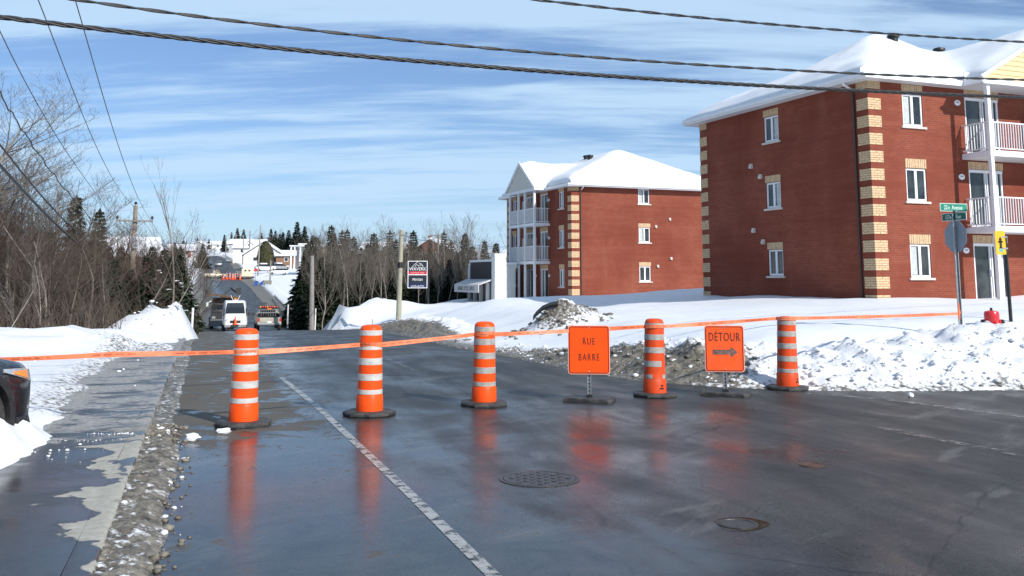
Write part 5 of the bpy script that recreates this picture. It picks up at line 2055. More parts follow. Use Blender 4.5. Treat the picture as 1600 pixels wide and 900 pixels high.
def van():
    loc = on_road(367, 81.5)
    t = thing('cargo_van', 'white high-roof cargo van facing the camera in the dip of the road', 'van', loc, ROAD_RZ + PI)
    mb = MB()
    mb.loft(secs([(-5.2, .93, .80, .55, 2.38), (-5.1, .97, .86, .52, 2.46), (-1.0, .99, .86, .52, 2.50), (-.6, .99, .84, .52, 2.46), (.0, .99, .78, .52, 1.98), (.45, .98, .82, .52, 1.42), (.75, .97, .86, .52, 1.24), (1.05, .90, .80, .50, 1.08), (1.16, .78, .70, .52, .98)]))
    mb.build('body', WHITE_P, t, smooth=35)
    mb = MB()
    mb.loft([[Vector((x * w_, y + .02, z + .012)) for x in (-1, 1)] + [Vector((x * w_, y - .03, z - .02)) for x in (1, -1)] for y, w_, z in ((-.42, .66, 2.32), (-.02, .72, 1.98), (.42, .78, 1.47))])
    mb.build('windscreen', GLASS, t)
    for sd_ in (1, -1):
        mb = MB()
        mb.prism([(-.35, 1.3), (.28, 1.3), (-.05, 1.85), (-.5, 1.95)], .90, .945, lambda a, b, h_: (sd_ * (h_ + .03 - (b - 1.3) * .10), a, b))
        mb.build('side_window', GLASS, t)
        mb = MB()
        mb.box((sd_ * 1.13, .22, 1.45), (.18, .10, .28))
        mb.box((sd_ * 1.02, .22, 1.38), (.12, .05, .06))
        mb.build('mirror', TRIM, t, bevel=.02)
        mb = MB()
        mb.prism([(.52, .72), (.84, .74), (.86, .92), (.60, 1.08)], 0, .06, lambda a, b, h_: (sd_ * a, 1.12 - (a - .5) * .28 + h_, b))
        mb.build('headlight', CHROME, t)
        wheel(t, sd_ * .88, .35, .35, .35, .24, sd_)
        wheel(t, sd_ * .88, -3.6, .35, .35, .24, sd_)
    mb = MB()
    mb.bx(-.42, .42, 1.12, 1.19, .72, .93)
    mb.build('grille', TRIM, t, bevel=.02)
    mb = MB()
    mb.bx(-.86, .86, .95, 1.22, .36, .60)
    mb.build('bumper', GREY_P, t, bevel=.05)
    mb = MB()
    mb.bx(-.26, .26, 1.221, 1.235, .48, .60)
    mb.build('licence_plate', SIGN_WHITE, t)
    mb = MB()   # roof beacon and bracket
    for x in (-.38, .38):
        mb.tube([(x * .4, -.8, 2.48), (x, -.8, 2.95)], .03, 5)
    mb.bx(-.22, .22, -.9, -.7, 2.47, 2.58)
    mb.build('roof_bracket', SOFFIT, t)
    mb = MB()
    mb.bx(-.08, .08, -.88, -.72, 2.58, 2.70)
    mb.build('beacon', AMBER, t)
    c = t.location + Matrix.Rotation(ROAD_RZ + PI, 3, 'Z') @ Vector((0, 1.36, .62))
    mb = MB()
    mb.lathe([(.20, 0), (.20, .03), (.15, .04), (.13, .06), (.045, .62), (.03, .65)], 20)
    mb.box((0, 0, .02), (.38, .22, .04))
    o = mb.build('traffic_cone', mat('orange_cone', (.85, .11, .03), .45, 0, .1), None, smooth=35)
    o.location = c - Vector((0, 0, .02))
    tag(o, 'small orange traffic cone carried on the front of the white van', 'traffic cone')
    mb = MB()
    mb.bx(-.3, .3, 1.2, 1.5, .56, .60)
    mb.build('cone_shelf', TRIM, t)


van()


def boom_truck():
    loc = on_road(347, 90)
    t = thing('utility_truck', 'dark utility truck with a brown raised deck, half hidden behind the white van', 'truck', loc, ROAD_RZ + PI)
    BRN = mat('rusty_deck_timber', (.14, .075, .04), .75, 0, .3, 5, .2)
    DKG = mat('dark_machine_paint', (.03, .032, .036), .5, 0, .3, 3)
    mb = MB()
    mb.bx(-1.05, 1.05, -4.5, .2, .55, .95)
    mb.build('chassis', DKG, t)
    mb = MB()
    mb.loft(secs([(-.9, 1.05, .95, .5, 2.5), (.3, 1.05, .92, .5, 2.5), (.75, 1.05, .95, .5, 1.55), (1.3, 1.02, .92, .55, 1.4)]))
    mb.build('cab', DKG, t, smooth=35)
    mb = MB()
    mb.bx(-.86, .86, .60, .66, 1.5, 2.2)
    mb.build('windscreen', GLASS, t)
    mb = MB()
    mb.box((-.0, -.6, 2.95), (2.9, 3.6, .14), M=Matrix.Rotation(R(-7), 3, 'Y'))
    mb.build('raised_deck', BRN, t)
    mb = MB()
    mb.bx(-1.0, .9, -2.0, -.2, 2.2, 2.78)
    mb.build('equipment_box', DKG, t)
    mb = MB()
    mb.bx(-1.1, 1.1, 1.31, 1.5, .25, .85)
    mb.build('bumper', GREY_P, t, bevel=.03)
    mb = MB()
    mb.tube([(.9, .6, 2.55), (1.4, .6, 2.35)], .05, 6)
    mb.box((1.35, .65, 2.2), (.22, .12, .42))
    mb.build('mirror', SIGN_WHITE, t)
    for sd_ in (1, -1):
        mb = MB()
        mb.bx(sd_ * .62, sd_ * .92, 1.28, 1.36, .95, 1.15)
        mb.build('headlight', CHROME, t)
        wheel(t, sd_ * .93, .5, .48, .48, .28, sd_)
        wheel(t, sd_ * .93, -3.3, .48, .48, .45, sd_)
    mb = MB()
    mb.tube([(.0, -2.2, 2.8), (-.7, -3.0, 3.7), (-1.2, -3.2, 3.3)], .11, 6)
    mb.box((-1.45, -3.2, 3.35), (.5, .5, .6))
    mb.build('boom', DKG, t)


boom_truck()


def work_pickup():
    loc = on_road(421, 80)
    t = thing('pickup_truck', 'beige work pickup seen from behind with an amber light board on its rack', 'pickup truck', loc, ROAD_RZ)
    mb = MB()
    mb.loft(secs([(0, .93, .90, .55, 1.08), (.1, .97, .94, .50, 1.12), (2.0, .98, .95, .45, 1.14), (3.9, .98, .94, .45, 1.16), (4.9, .95, .86, .48, 1.10), (5.3, .85, .76, .55, .98)]))
    mb.build('body', BEIGE_P, t, smooth=35)
    mb = MB()
    mb.loft(secs([(2.05, .92, .70, 1.1, 1.60), (2.25, .92, .72, 1.1, 1.74), (3.2, .92, .70, 1.1, 1.74), (3.95, .93, .80, 1.08, 1.18)]))
    mb.build('cab', BEIGE_P, t, smooth=35)
    mb = MB()
    mb.bx(-.62, .62, 2.02, 2.13, 1.25, 1.60)
    mb.build('rear_window', GLASS, t)
    mb = MB()
    mb.bx(-.80, .80, .02, 1.95, 1.122, 1.145)
    mb.bx(-.82, -.78, .02, 1.9, 1.12, 1.38)
    mb.bx(.78, .82, .02, 1.9, 1.12, 1.38)
    mb.bx(-.80, .80, 1.85, 1.95, 1.14, 1.40)
    mb.build('cargo_bed', DARKWELL, t)
    mb = MB()
    mb.bx(-.78, .78, -.045, .0, .72, 1.06)
    tg_ = mb.build('tailgate', BEIGE_P, t, bevel=.02)
    mb = MB()
    mb.bx(-.16, .16, -.06, -.046, .66, .78)
    mb.build('licence_plate', SIGN_WHITE, tg_)
    mb = MB()
    mb.bx(-.95, .95, -.18, .0, .50, .66)
    mb.build('bumper', GREY_P, t, bevel=.03)
    for sd_ in (1, -1):
        mb = MB()
        mb.bx(sd_ * .80, sd_ * .95, -.03, .02, .78, 1.05)
        mb.build('tail_light', REDLENS, t)
        wheel(t, sd_ * .86, 1.05, .37, .37, .26, sd_)
        wheel(t, sd_ * .86, 4.3, .37, .37, .26, sd_)
        mb = MB()
        mb.box((sd_ * 1.16, 3.3, 1.30), (.26, .10, .24))
        mb.build('mirror', TRIM, t, bevel=.02)
    mb = MB()   # headache rack
    for x in np.linspace(-.80, .80, 9):
        mb.tube([(x, 1.7, 1.15), (x * .86, 1.78, 1.75)], .018, 4)
    mb.tube([(-.82, 1.7, 1.15), (-.68, 1.78, 1.77), (.68, 1.78, 1.77), (.82, 1.7, 1.15)], .035, 6)
    mb.bx(-.72, .72, 1.70, 1.73, 1.40, 1.46)
    mb.build('cargo_rack', GREY_P, t)
    mb = MB()
    mb.bx(-.78, .78, 1.66, 1.78, 1.80, 2.02)
    ab = mb.build('light_board', BLACK, t, bevel=.01)
    for k in range(8):
        mb = MB()
        mb.lathe([(.075, 0), (.07, .03), (.03, .045)], 10, (-.66 + k * .19, 1.66, 1.91), Matrix.Rotation(PI / 2, 3, 'X'))
        mb.build('lamp', REDLENS if k % 3 else AMBER, ab)
    mb = MB()
    mb.bx(-.1, .25, 1.67, 1.77, 1.70, 1.80)
    mb.build('beacon', AMBER, t)


work_pickup()


def simple_car(name, label, loc, rz, m, pick=False, snow=False, scale=1.0, group=None):
    t = thing(name, label, 'pickup truck' if pick else 'car', loc, rz, group, scale)
    mb = MB()
    mb.loft(secs([(-2.2, .78, .72, .38, .86), (-2.1, .86, .80, .30, .95), (-1.2, .89, .84, .26, .98), (1.0, .89, .84, .26, .96), (1.9, .86, .76, .28, .84), (2.25, .74, .64, .36, .70)]))
    mb.build('body', m, t, smooth=35)
    mb = MB()
    if pick:
        mb.loft(secs([(-.35, .82, .66, .92, 1.55), (-.2, .82, .66, .92, 1.66), (.6, .82, .64, .92, 1.64), (1.15, .84, .74, .92, 1.0)]))
    else:
        mb.loft(secs([(-2.0, .80, .66, .92, 1.05), (-1.5, .80, .62, .92, 1.42), (-.2, .80, .62, .92, 1.48), (.5, .80, .62, .92, 1.36), (1.15, .82, .74, .90, .98)]))
    if pick:
        mb.build('cabin', m, t, smooth=35)
        for sd_ in (1, -1):
            mb = MB()
            mb.prism([(-.15, 1.02), (.95, 1.02), (.55, 1.52), (-.15, 1.52)], .74, .80, lambda a, b, h_: (sd_ * (h_ + .05 - (b - 1.0) * .18), a, b))
            mb.build('side_window', GLASS, t)
    else:
        mb.build('cabin', GLASS, t, smooth=35)
    mb = MB()
    r_ = (-.25, .55, 1.665) if pick else (-1.3, .2, 1.47)
    mb.bx(-.60, .60, r_[0], r_[1], r_[2] - .03, r_[2] + (.22 if snow else .02))
    mb.build('roof', SNOW if snow else m, t, bevel=.05 if snow else .015)
    if snow:
        mb = MB()
        mb.bx(-.75, .75, 1.0, 2.05, .86, 1.02)
        mb.build('bonnet_snow', SNOW, t, bevel=.06)
    for sd_ in (1, -1):
        wheel(t, sd_ * .78, 1.35, .32, .33, .2, sd_)
        wheel(t, sd_ * .78, -1.4, .32, .33, .2, sd_)
        mb = MB()
        mb.bx(sd_ * .45, sd_ * .70, 2.12, 2.26, .58, .70)
        mb.build('headlight', CHROME, t)
    return t


GOLD = mat('pale_gold_paint', (.50, .43, .31), .35, .2, .1, dirt=(.3, .28, .25), coat=.4)
l_ = on_road(333, 222)
simple_car('pickup_truck', 'pale gold pickup standing across the far end of the road by the distant barrels', l_, ROAD_RZ - PI / 2 + R(6), GOLD, True, scale=1.08)
l_ = on_road(338, 292)
simple_car('car', 'tiny pale car coming down the far hill above the distant barrels', l_, ROAD_RZ + PI, WHITE_P, scale=1.05)

# distant row of barrels
mb = MB()
pr = [(.30, 0), (.30, .05), (.17, .051), (.165, .24), (.155, .26)]
st_ = [0, 0, 0, 0]
zc = .26
k = 0
while zc < 1.1:
    pr.append((.155 - zc * .015, zc))
    pr.append((.155 - (zc + .14) * .015, zc + .14))
    st_ += [k % 2, 0]
    zc += .14
    k += 1
pr.append((.05, zc + .03))
st_ += [0]
n_ = 12
mb.lathe(pr, n_)
mb.m = [0] * len(mb.f)
for i in range(len(pr) - 1):
    for j in range(n_):
        zz_ = (pr[i][1] + pr[i + 1][1]) / 2
        if zz_ > .26 and int((zz_ - .26) / .14) % 2 == 1 and zz_ < 1.1:
            mb.m[i * n_ + j] = 1
for j in range(2 * n_):
    pass
FARB = mb.mesh('traffic_barrel', [ORANGE, BAND_BRIGHT], smooth=40)
for k, u in enumerate((346.5, 351.5, 356.5, 361.0, 364.5, 369, 373)):
    o = link('traffic_barrel', FARB)
    o.location = on_road(u, 212 + (k % 3) * 2.5)
    o.scale = (1.35, 1.35, 1.2)
    tag(o, 'tiny orange and white barrel in the row closing the road far up the hill', 'traffic barrel', 'distant barrels across the road')


def trailer():
    t = thing('utility_trailer', 'cream box trailer parked at the right end of the distant barrels', 'trailer', on_road(384, 216), ROAD_RZ)
    CR = mat('cream_panel', (.66, .58, .42), .5, 0, .08)
    mb = MB()
    mb.bx(-1.25, 1.25, 0, 3.8, .62, 2.35)
    mb.build('box', CR, t, bevel=.03)
    mb = MB()
    mb.bx(-2.0, 1.6, -.1, 3.9, .40, .60)
    mb.build('deck', mat('dark_red_deck', (.07, .03, .025), .7), t)
    for x in (-.45, .40):
        mb = MB()
        mb.bx(x - .2, x + .2, -.03, .0, 1.75, 2.1)
        mb.build('vent', BLACK, t)
    for sd_ in (1, -1):
        wheel(t, sd_ * 1.1, 1.8, .33, .33, .2, sd_)
    mb = MB()
    mb.tube([(0, 3.9, .5), (0, 5.2, .45)], .06, 6)
    mb.build('drawbar', BLACK, t)


trailer()


def on_ground(u, d):
    p = at(u, 440, d)
    return Vector((p.x, p.y, tz(p.x, p.y)))


simple_car('car', 'white parked car under snow with a dark windscreen in the yard up the hill', on_ground(414, 236) + Vector((0, 0, .5)), ROAD_RZ - R(75), WHITE_P, snow=True, scale=1.15)
simple_car('car', 'grey windowed parked car behind the white cars in the hill yard', on_ground(437, 244) + Vector((0, 0, .4)), ROAD_RZ - R(60), GREY_P, snow=True, scale=1.1)
simple_car('car', 'low white saloon parked in front in the hill yard', on_ground(434, 224) + Vector((0, 0, .2)), ROAD_RZ + R(95), WHITE_P, scale=1.0)
BLUE = mat('blue_plastic', (.03, .09, .32), .45, 0, .15)
for u, lab, tilt in ((398.5, 'blue wheeled bin tipped left of a second bin on the roadside snow', .35), (405.5, 'blue wheeled bin lying right of another bin on the roadside snow', 1.1)):
    t = thing('wheeled_bin', lab, 'bin', on_ground(u, 182) + Vector((0, 0, .25)), ROAD_RZ)
    t.rotation_euler = (0, tilt, ROAD_RZ)
    mb = MB()
    mb.loft([[Vector((x * w_, y * w_, z)) for x, y in ((-1, -1), (1, -1), (1, 1), (-1, 1))] for w_, z in ((.27, .05), (.36, 1.0))])
    mb.build('bin_body', BLUE, t)
    mb = MB()
    mb.bx(-.40, .40, -.40, .40, 1.0, 1.07)
    mb.build('lid', BLUE, t)
t = thing('low_sign', 'low grey board sign in the snow beside the blue bins', 'sign', on_ground(418, 178), ROAD_RZ)
mb = MB()
mb.bx(-.75, .75, -.05, .05, .35, 1.05)
mb.build('board', mat('weathered_board', (.17, .16, .13), .7), t, bevel=.02)
for x in (-.5, .5):
    mb = MB()
    mb.bx(x - .05, x + .05, .05, .12, -.2, 1.0)
    mb.build('leg', BLACK, t)
g_ = on_ground(399, 205)
t = thing('stop_sign', 'tiny red stop sign at the side street up the hill', 'stop sign', g_, ROAD_RZ)
mb = MB()
mb.tube([(0, 0, -.2), (0, 0, 2.6)], .05, 6)
mb.build('post', GALV, t)
mb = MB()
mb.prism([(.36 * math.cos(R(22.5 + 45 * k)), 2.3 + .36 * math.sin(R(22.5 + 45 * k))) for k in range(8)], -.08, -.05, lambda a, b, h_: (a, h_, b))
mb.build('panel', mat('red_stop_panel', (.45, .02, .02), .4), t)

# ------------------------------------------------------------------ poles, posts and wires
WOOD = mat('weathered_pole_wood', (.24, .20, .155), .85, 0, .2, 4, .3, 30)
WOOD_PALE = mat('pale_treated_pole', (.30, .29, .22), .85, 0, .18, 4, .3, 30)
WOOD_GREY = mat('grey_pole_wood', (.23, .215, .20), .85, 0, .2, 4, .3, 30)
CABLE = mat('black_cable', (.022, .022, .024), .5, .1, .3, 30)
CABLE_GREY = mat('grey_conductor', (.10, .11, .12), .45, .4, .2, 30)
PORC = mat('dark_insulator', (.03, .028, .03), .25, 0, .2)


def pole(u, vt, d, r, label, m, arms=(), lean=0.0, extra=None, name='utility_pole', cat='utility pole', group=None):
    g = on_ground(u, d)
    top = CAM_H + (HORIZON - vt) * d / F_PX
    t = thing(name, label, cat, (g.x, g.y, g.z - .3), ROAD_RZ, group)
    H = top - g.z + .3
    mb = MB()
    mb.tube([(0, 0, 0), (lean * .5, 0, H * .5), (lean, 0, H)], [r * 1.15, r, r * .8], 10)
    mb.build('pole_shaft', m, t, smooth=35)
    for z_, w_ in arms:
        mb = MB()
        mb.bx(-w_ / 2 + lean, w_ / 2 + lean, -r - .11, -r, H - z_ - .06, H - z_ + .06)
        mb.tube([(lean - w_ * .3, -r - .05, H - z_), (lean, -r - .03, H - z_ - .55)], .025, 5)
        mb.tube([(lean + w_ * .3, -r - .05, H - z_), (lean, -r - .03, H - z_ - .55)], .025, 5)
        ca = mb.build('crossarm', WOOD_GREY, t)
        for x in (-w_ / 2 + .08, w_ / 2 - .08):
            mb = MB()
            mb.lathe([(.03, 0), (.03, .1), (.09, .11), (.10, .17), (.06, .22), (.07, .27), (.02, .3)], 10, (x + lean, -r - .05, H - z_ + .05))
            mb.build('insulator', PORC, ca, smooth=35)
    return t, H


t, H = pole(206, 322, 65, .17, 'tall weathered utility pole with a crossarm above the thicket on the left', WOOD, arms=((1.05, 2.35),))
mb = MB()
mb.lathe([(.03, 0), (.03, .08), (.10, .1), (.11, .18), (.06, .24), (.02, .28)], 10, (0, 0, H))
mb.build('insulator', PORC, t, smooth=35)
mb = MB()
mb.tube([(0, -.17, H - 2.9), (0, -.17, H - 2.05)], .17, 10)
mb.build('cable_box', GREY_P, t)
pole(489, 400, 76, .19, 'bare grey wooden pole without wires in front of the dark spruce', WOOD_GREY, lean=-.12)
t, H = pole(623.5, 360, 60, .15, 'pale green-brown utility pole standing in the snow left of the advertising sign', WOOD_PALE, lean=.10)
mb = MB()
mb.bx(-.42, .42, -.16, -.10, H - .32, H - .25)
mb.build('crossarm', WOOD_GREY, t)
for x in (-.38, .38):
    mb = MB()
    mb.lathe([(.03, 0), (.05, .05), (.02, .12)], 8, (x, -.13, H - .25))
    mb.build('insulator', PORC, t)
mb = MB()
mb.lathe([(.17, 0), (.17, .35)], 10, (.05, 0, H - 2.35))
mb.build('cable_sleeve', BLACK, t)
t, H = pole(684, 366, 96, .11, 'thin utility pole with small insulators showing above the wood right of the sign', WOOD_GREY)
mb = MB()
mb.bx(-.7, .5, -.12, -.06, H - .25, H - .15)
mb.build('crossarm', WOOD_GREY, t)
for u, vt, d, lab in [(402.5, 353, 225, 'tallest of the distant utility poles beside the hill yard'), (388, 361, 262, 'distant pole with a curved lamp arm left of the tallest hill pole'), (378, 368, 300, 'thin distant pole between the lamp pole and the road on the hill'),
                      (366, 366, 340, 'distant pole on the hill in front of the dark spruces'), (351, 369, 400, 'small distant pole right of the long low house'), (328, 379, 455, 'farthest small pole beside the road at the hilltop'), (422, 407, 196, 'thin grey post between the parked cars up the hill')]:
    t, H = pole(u, vt, d, .16 if d < 250 else .19, lab, WOOD_GREY, lean=.25 if u == 402.5 else 0)
    if u in (388, 366, 378):
        mb = MB()
        mb.tube([(0, 0, H - .6), (-1.0, 0, H - .1), (-2.4, 0, H - .2), (-2.9, 0, H - .6)], .07, 6)
        mb.build('lamp_arm', GALV, t)
# white delineators and stakes
for u, vt, d, lab, r_ in [(302.5, 480, 37, 'white marker post at the end of the left snow heap', .045), (451, 475, 90, 'white marker post right of the beige pickup by the guard rail', .07), (680, 497, 41, 'thin grey stake in the snow right of the pale pole', .022), (583, 497, 58, 'thin stake in the white heap left of the pale pole', .025), (494, 481, 74, 'short white marker post at the foot of the bare grey pole', .05)]:
    g = on_ground(u, d)
    top = CAM_H + (HORIZON - vt) * d / F_PX
    t = thing('marker_post', lab, 'marker post', (g.x, g.y, g.z - .2))
    mb = MB()
    mb.tube([(0, 0, 0), (.02, 0, top - g.z + .2)], r_, 8)
    mb.build('post', VINYL if r_ > .03 else GALV, t)
    if r_ > .03:
        mb = MB()
        mb.tube([(.018, 0, top - g.z + .02), (.02, 0, top - g.z + .12)], r_ * 1.06, 8)
        mb.build('reflector', SOFFIT, t)

# guard rail on the right in the dip
t = thing('guard_rail', 'steel guard rail along the right shoulder in the dip', 'guard rail')
pp = []
for t__ in np.arange(84, 150, 2.0):
    x_, y_ = st2xy(9.1 + .01 * (t__ - 84), t__)
    pp.append(Vector((x_, y_, float(zroad(t__)) + .62)))
mb = MB()
secl = []
for i, p_ in enumerate(pp):
    side = Vector((NR[0], NR[1], 0))
    secl.append([p_ + side * a + Vector((0, 0, b)) for a, b in ((0, -.16), (.05, -.10), (0, 0), (.05, .10), (0, .16), (.03, .16), (.08, .1), (.03, 0), (.08, -.1), (.03, -.16))])
mb.loft(secl)
mb.build('rail', mat('dull_galvanised', (.16, .16, .165), .5, .5, .25, 2, dirt=(.08, .07, .06), dirt_amt=.6), t)
mbp = MB()
mbp.bx(-.07, .07, -.07, .07, -.9, .18)
gpm = mbp.mesh('rail_post', WOOD_GREY)
for p_ in pp[::2]:
    o = link('rail_post', gpm, t)
    o.location = p_ + Vector((NR[0] * .16, NR[1] * .16, 0))


def interp_px(pxs, d0, d1, n=60, extend=0.0):
    """image polyline -> 3-D span straight in plan between two depths (1/d linear in u)"""
    us = np.array([p_[0] for p_ in pxs], float)
    vs_ = np.array([p_[1] for p_ in pxs], float)
    u0, u1 = us[0], us[-1]
    out = []
    co_ = np.polyfit(us, vs_, min(3, len(us) - 1))
    for k in range(n + 1):
        u = u0 + (u1 - u0) * k / n
        inv = 1 / d0 + (1 / d1 - 1 / d0) * (u - us[0]) / (us[-1] - us[0])
        out.append(at(u, float(np.polyval(co_, u)), 1 / inv))
    return out


def twisted(mb, pts_, r_, strands, rad, pitch):
    # resample
    L = [0]
    for a, b in zip(pts_[:-1], pts_[1:]):
        L.append(L[-1] + (b - a).length)
    n = int(L[-1] / (pitch / 7))
    xs_ = np.linspace(0, L[-1], n)
    P = [np.interp(xs_, L, [p_[i] for p_ in pts_]) for i in range(3)]
    for s_ in range(strands):
        path_ = []
        for i in range(n):
            a = 2 * PI * xs_[i] / pitch + 2 * PI * s_ / strands
            path_.append(Vector((P[0][i], P[1][i] + rad * math.cos(a) * .6, P[2][i] + rad * math.sin(a))))
        mb.tube(path_, r_, 5)


def stretch(*a):
    q_ = interp_px(*a)
    d0_, d1_ = (q_[0] - q_[3]).normalized(), (q_[-1] - q_[-4]).normalized()
    return [q_[0] + d0_ * 30 + Vector((0, 0, .6)), q_[0] + d0_ * 14] + q_ + [q_[-1] + d1_ * 14, q_[-1] + d1_ * 30 + Vector((0, 0, .6))]


mb = MB()
pa = stretch([(-260, -8), (0, 27), (400, 72), (800, 107), (1200, 135), (1600, 152), (1900, 160)], 8.5, 17.5)
twisted(mb, pa, .0155, 3, .0145, .55)
mb.tube(pa, .010, 5)
tag(mb.build('overhead_cable', CABLE, None, smooth='all'), 'lowest and thickest black cable bundle crossing the whole sky', 'overhead cable')
mb = MB()
pb = stretch([(-260, -62), (120, 0), (400, 36), (800, 80), (1200, 108), (1600, 124), (1900, 131)], 9.0, 18.5)
twisted(mb, pb, .012, 2, .011, .8)
mb.tube(pb, .012, 5)
tag(mb.build('overhead_cable', CABLE, None, smooth='all'), 'middle black cable crossing the sky just above the thickest bundle', 'overhead cable')
mb = MB()
pc = stretch([(500, -44), (845, 0), (1000, 18), (1200, 38), (1400, 54), (1600, 65), (1900, 76)], 11.5, 20)
twisted(mb, pc, .012, 2, .013, .9)
tag(mb.build('overhead_cable', CABLE, None, smooth='all'), 'wavy cable crossing the top right corner of the sky', 'overhead cable')
for pxs, lab in [([(-60, -92), (25, 100), (88, 212), (178, 338)], 'leftmost of the three thin power lines running down to the left pole'),
                 ([(15, -100), (60, 0), (98, 100), (133, 188), (205, 318)], 'middle thin power line running down to the top of the left pole'),
                 ([(82, -110), (118, 0), (146, 100), (187, 233), (232, 339)], 'rightmost of the three thin power lines running down to the left pole')]:
    mb = MB()
    q_ = interp_px(pxs, 13.5, 65)
    d_ = (q_[0] - q_[4]).normalized()
    q_ = [q_[0] + d_ * 26 + Vector((0, 0, 1.2)), q_[0] + d_ * 12 + Vector((0, 0, .2))] + q_
    mb.tube(q_, .011, 5)
    e_ = q_[-1]
    mb.tube([e_, e_ + Vector((DR[0], DR[1], 0)) * 40 + Vector((0, 0, -1.2)), e_ + Vector((DR[0], DR[1], 0)) * 90 + Vector((0, 0, 1.5))], .014, 5)
    tag(mb.build('power_line', CABLE_GREY, None, smooth='all'), lab, 'power line')
for pxs, lab, r_, wavy in [([(-90, -15), (0, 149), (29, 193), (80, 263), (120, 321), (200, 385)], 'thin kinked black cable highest among the low cables on the left', .013, True),
                           ([(-90, 120), (0, 226), (53, 292), (115, 358), (195, 407)], 'middle low black cable sloping down in front of the left thicket', .018, False),
                           ([(-90, 160), (0, 259), (77, 339), (107, 368), (159, 411), (196, 430)], 'thickest low black cable sloping down in front of the left thicket', .030, False)]:
    mb = MB()
    q_ = interp_px(pxs, 12.5, 65, 90)
    if wavy:
        q_ = [p_ + Vector((0, 0, .03 * math.sin(i * .95) + .02 * math.sin(i * 2.1))) for i, p_ in enumerate(q_)]
        mb.tube(q_, r_, 5)
    else:
        mb.tube(q_, r_, 6)
        if r_ > .02:
            twisted(mb, q_[:60], .012, 2, .026, .9)
            a_ = at(10, 284, 13.6)
            mb.tube([at(16, 272, 14.4), at(14, 283, 14.4), at(6, 291, 14.3), at(2, 297, 14.3), at(10, 296, 14.3), at(22, 291, 14.5)], .012, 5)
    tag(mb.build('communication_cable', CABLE, None, smooth='all'), lab, 'overhead cable')
mb = MB()
a_, b_, c_ = at(625, 365, 60), at(684, 371, 96), at(830, 382, 120)


def sag(a, b, s_, n=16):
    return [a.lerp(b, k / n) - Vector((0, 0, s_ * math.sin(PI * k / n))) for k in range(n + 1)]


mb.tube(sag(a_, b_, .35) + sag(b_, c_, .6)[1:], .022, 5)
tag(mb.build('power_line', CABLE, None), 'thin line running right from the pale pole above the wood', 'power line')
mb = MB()
mb.tube(sag(a_, at(445, 398, 150), .7) + sag(at(445, 398, 150), at(402, 372, 225), .8)[1:], .026, 5)
tag(mb.build('power_line', CABLE_GREY, None), 'thin line running left from the pale pole towards the hill', 'power line')
for (ua, va, da, ub, vb, db, lab) in [(402.5, 358, 225, 388, 366, 262, 'short wire between the two tallest hill poles'), (388, 366, 262, 366, 371, 340, 'wire from the lamp pole to the farther hill pole'), (402.5, 374, 225, 330, 381, 455, 'long low wire across the road on the hill')]:
    mb = MB()
    mb.tube(sag(at(ua, va, da), at(ub, vb, db), .8), .035, 4)
    tag(mb.build('power_line', CABLE_GREY, None), lab, 'power line')

# ------------------------------------------------------------------ houses on the hill
HW = mat('white_house_siding', (.70, .69, .66), .6, 0, .05)
HB = mat('brown_house_brick', (.22, .12, .075), .8, 0, .15)
HG = mat('grey_house_siding', (.36, .37, .38), .6, 0, .08)
HT = mat('tan_house_siding', (.45, .36, .24), .6, 0, .08)
HR = mat('red_brown_house_siding', (.26, .09, .06), .7, 0, .1)


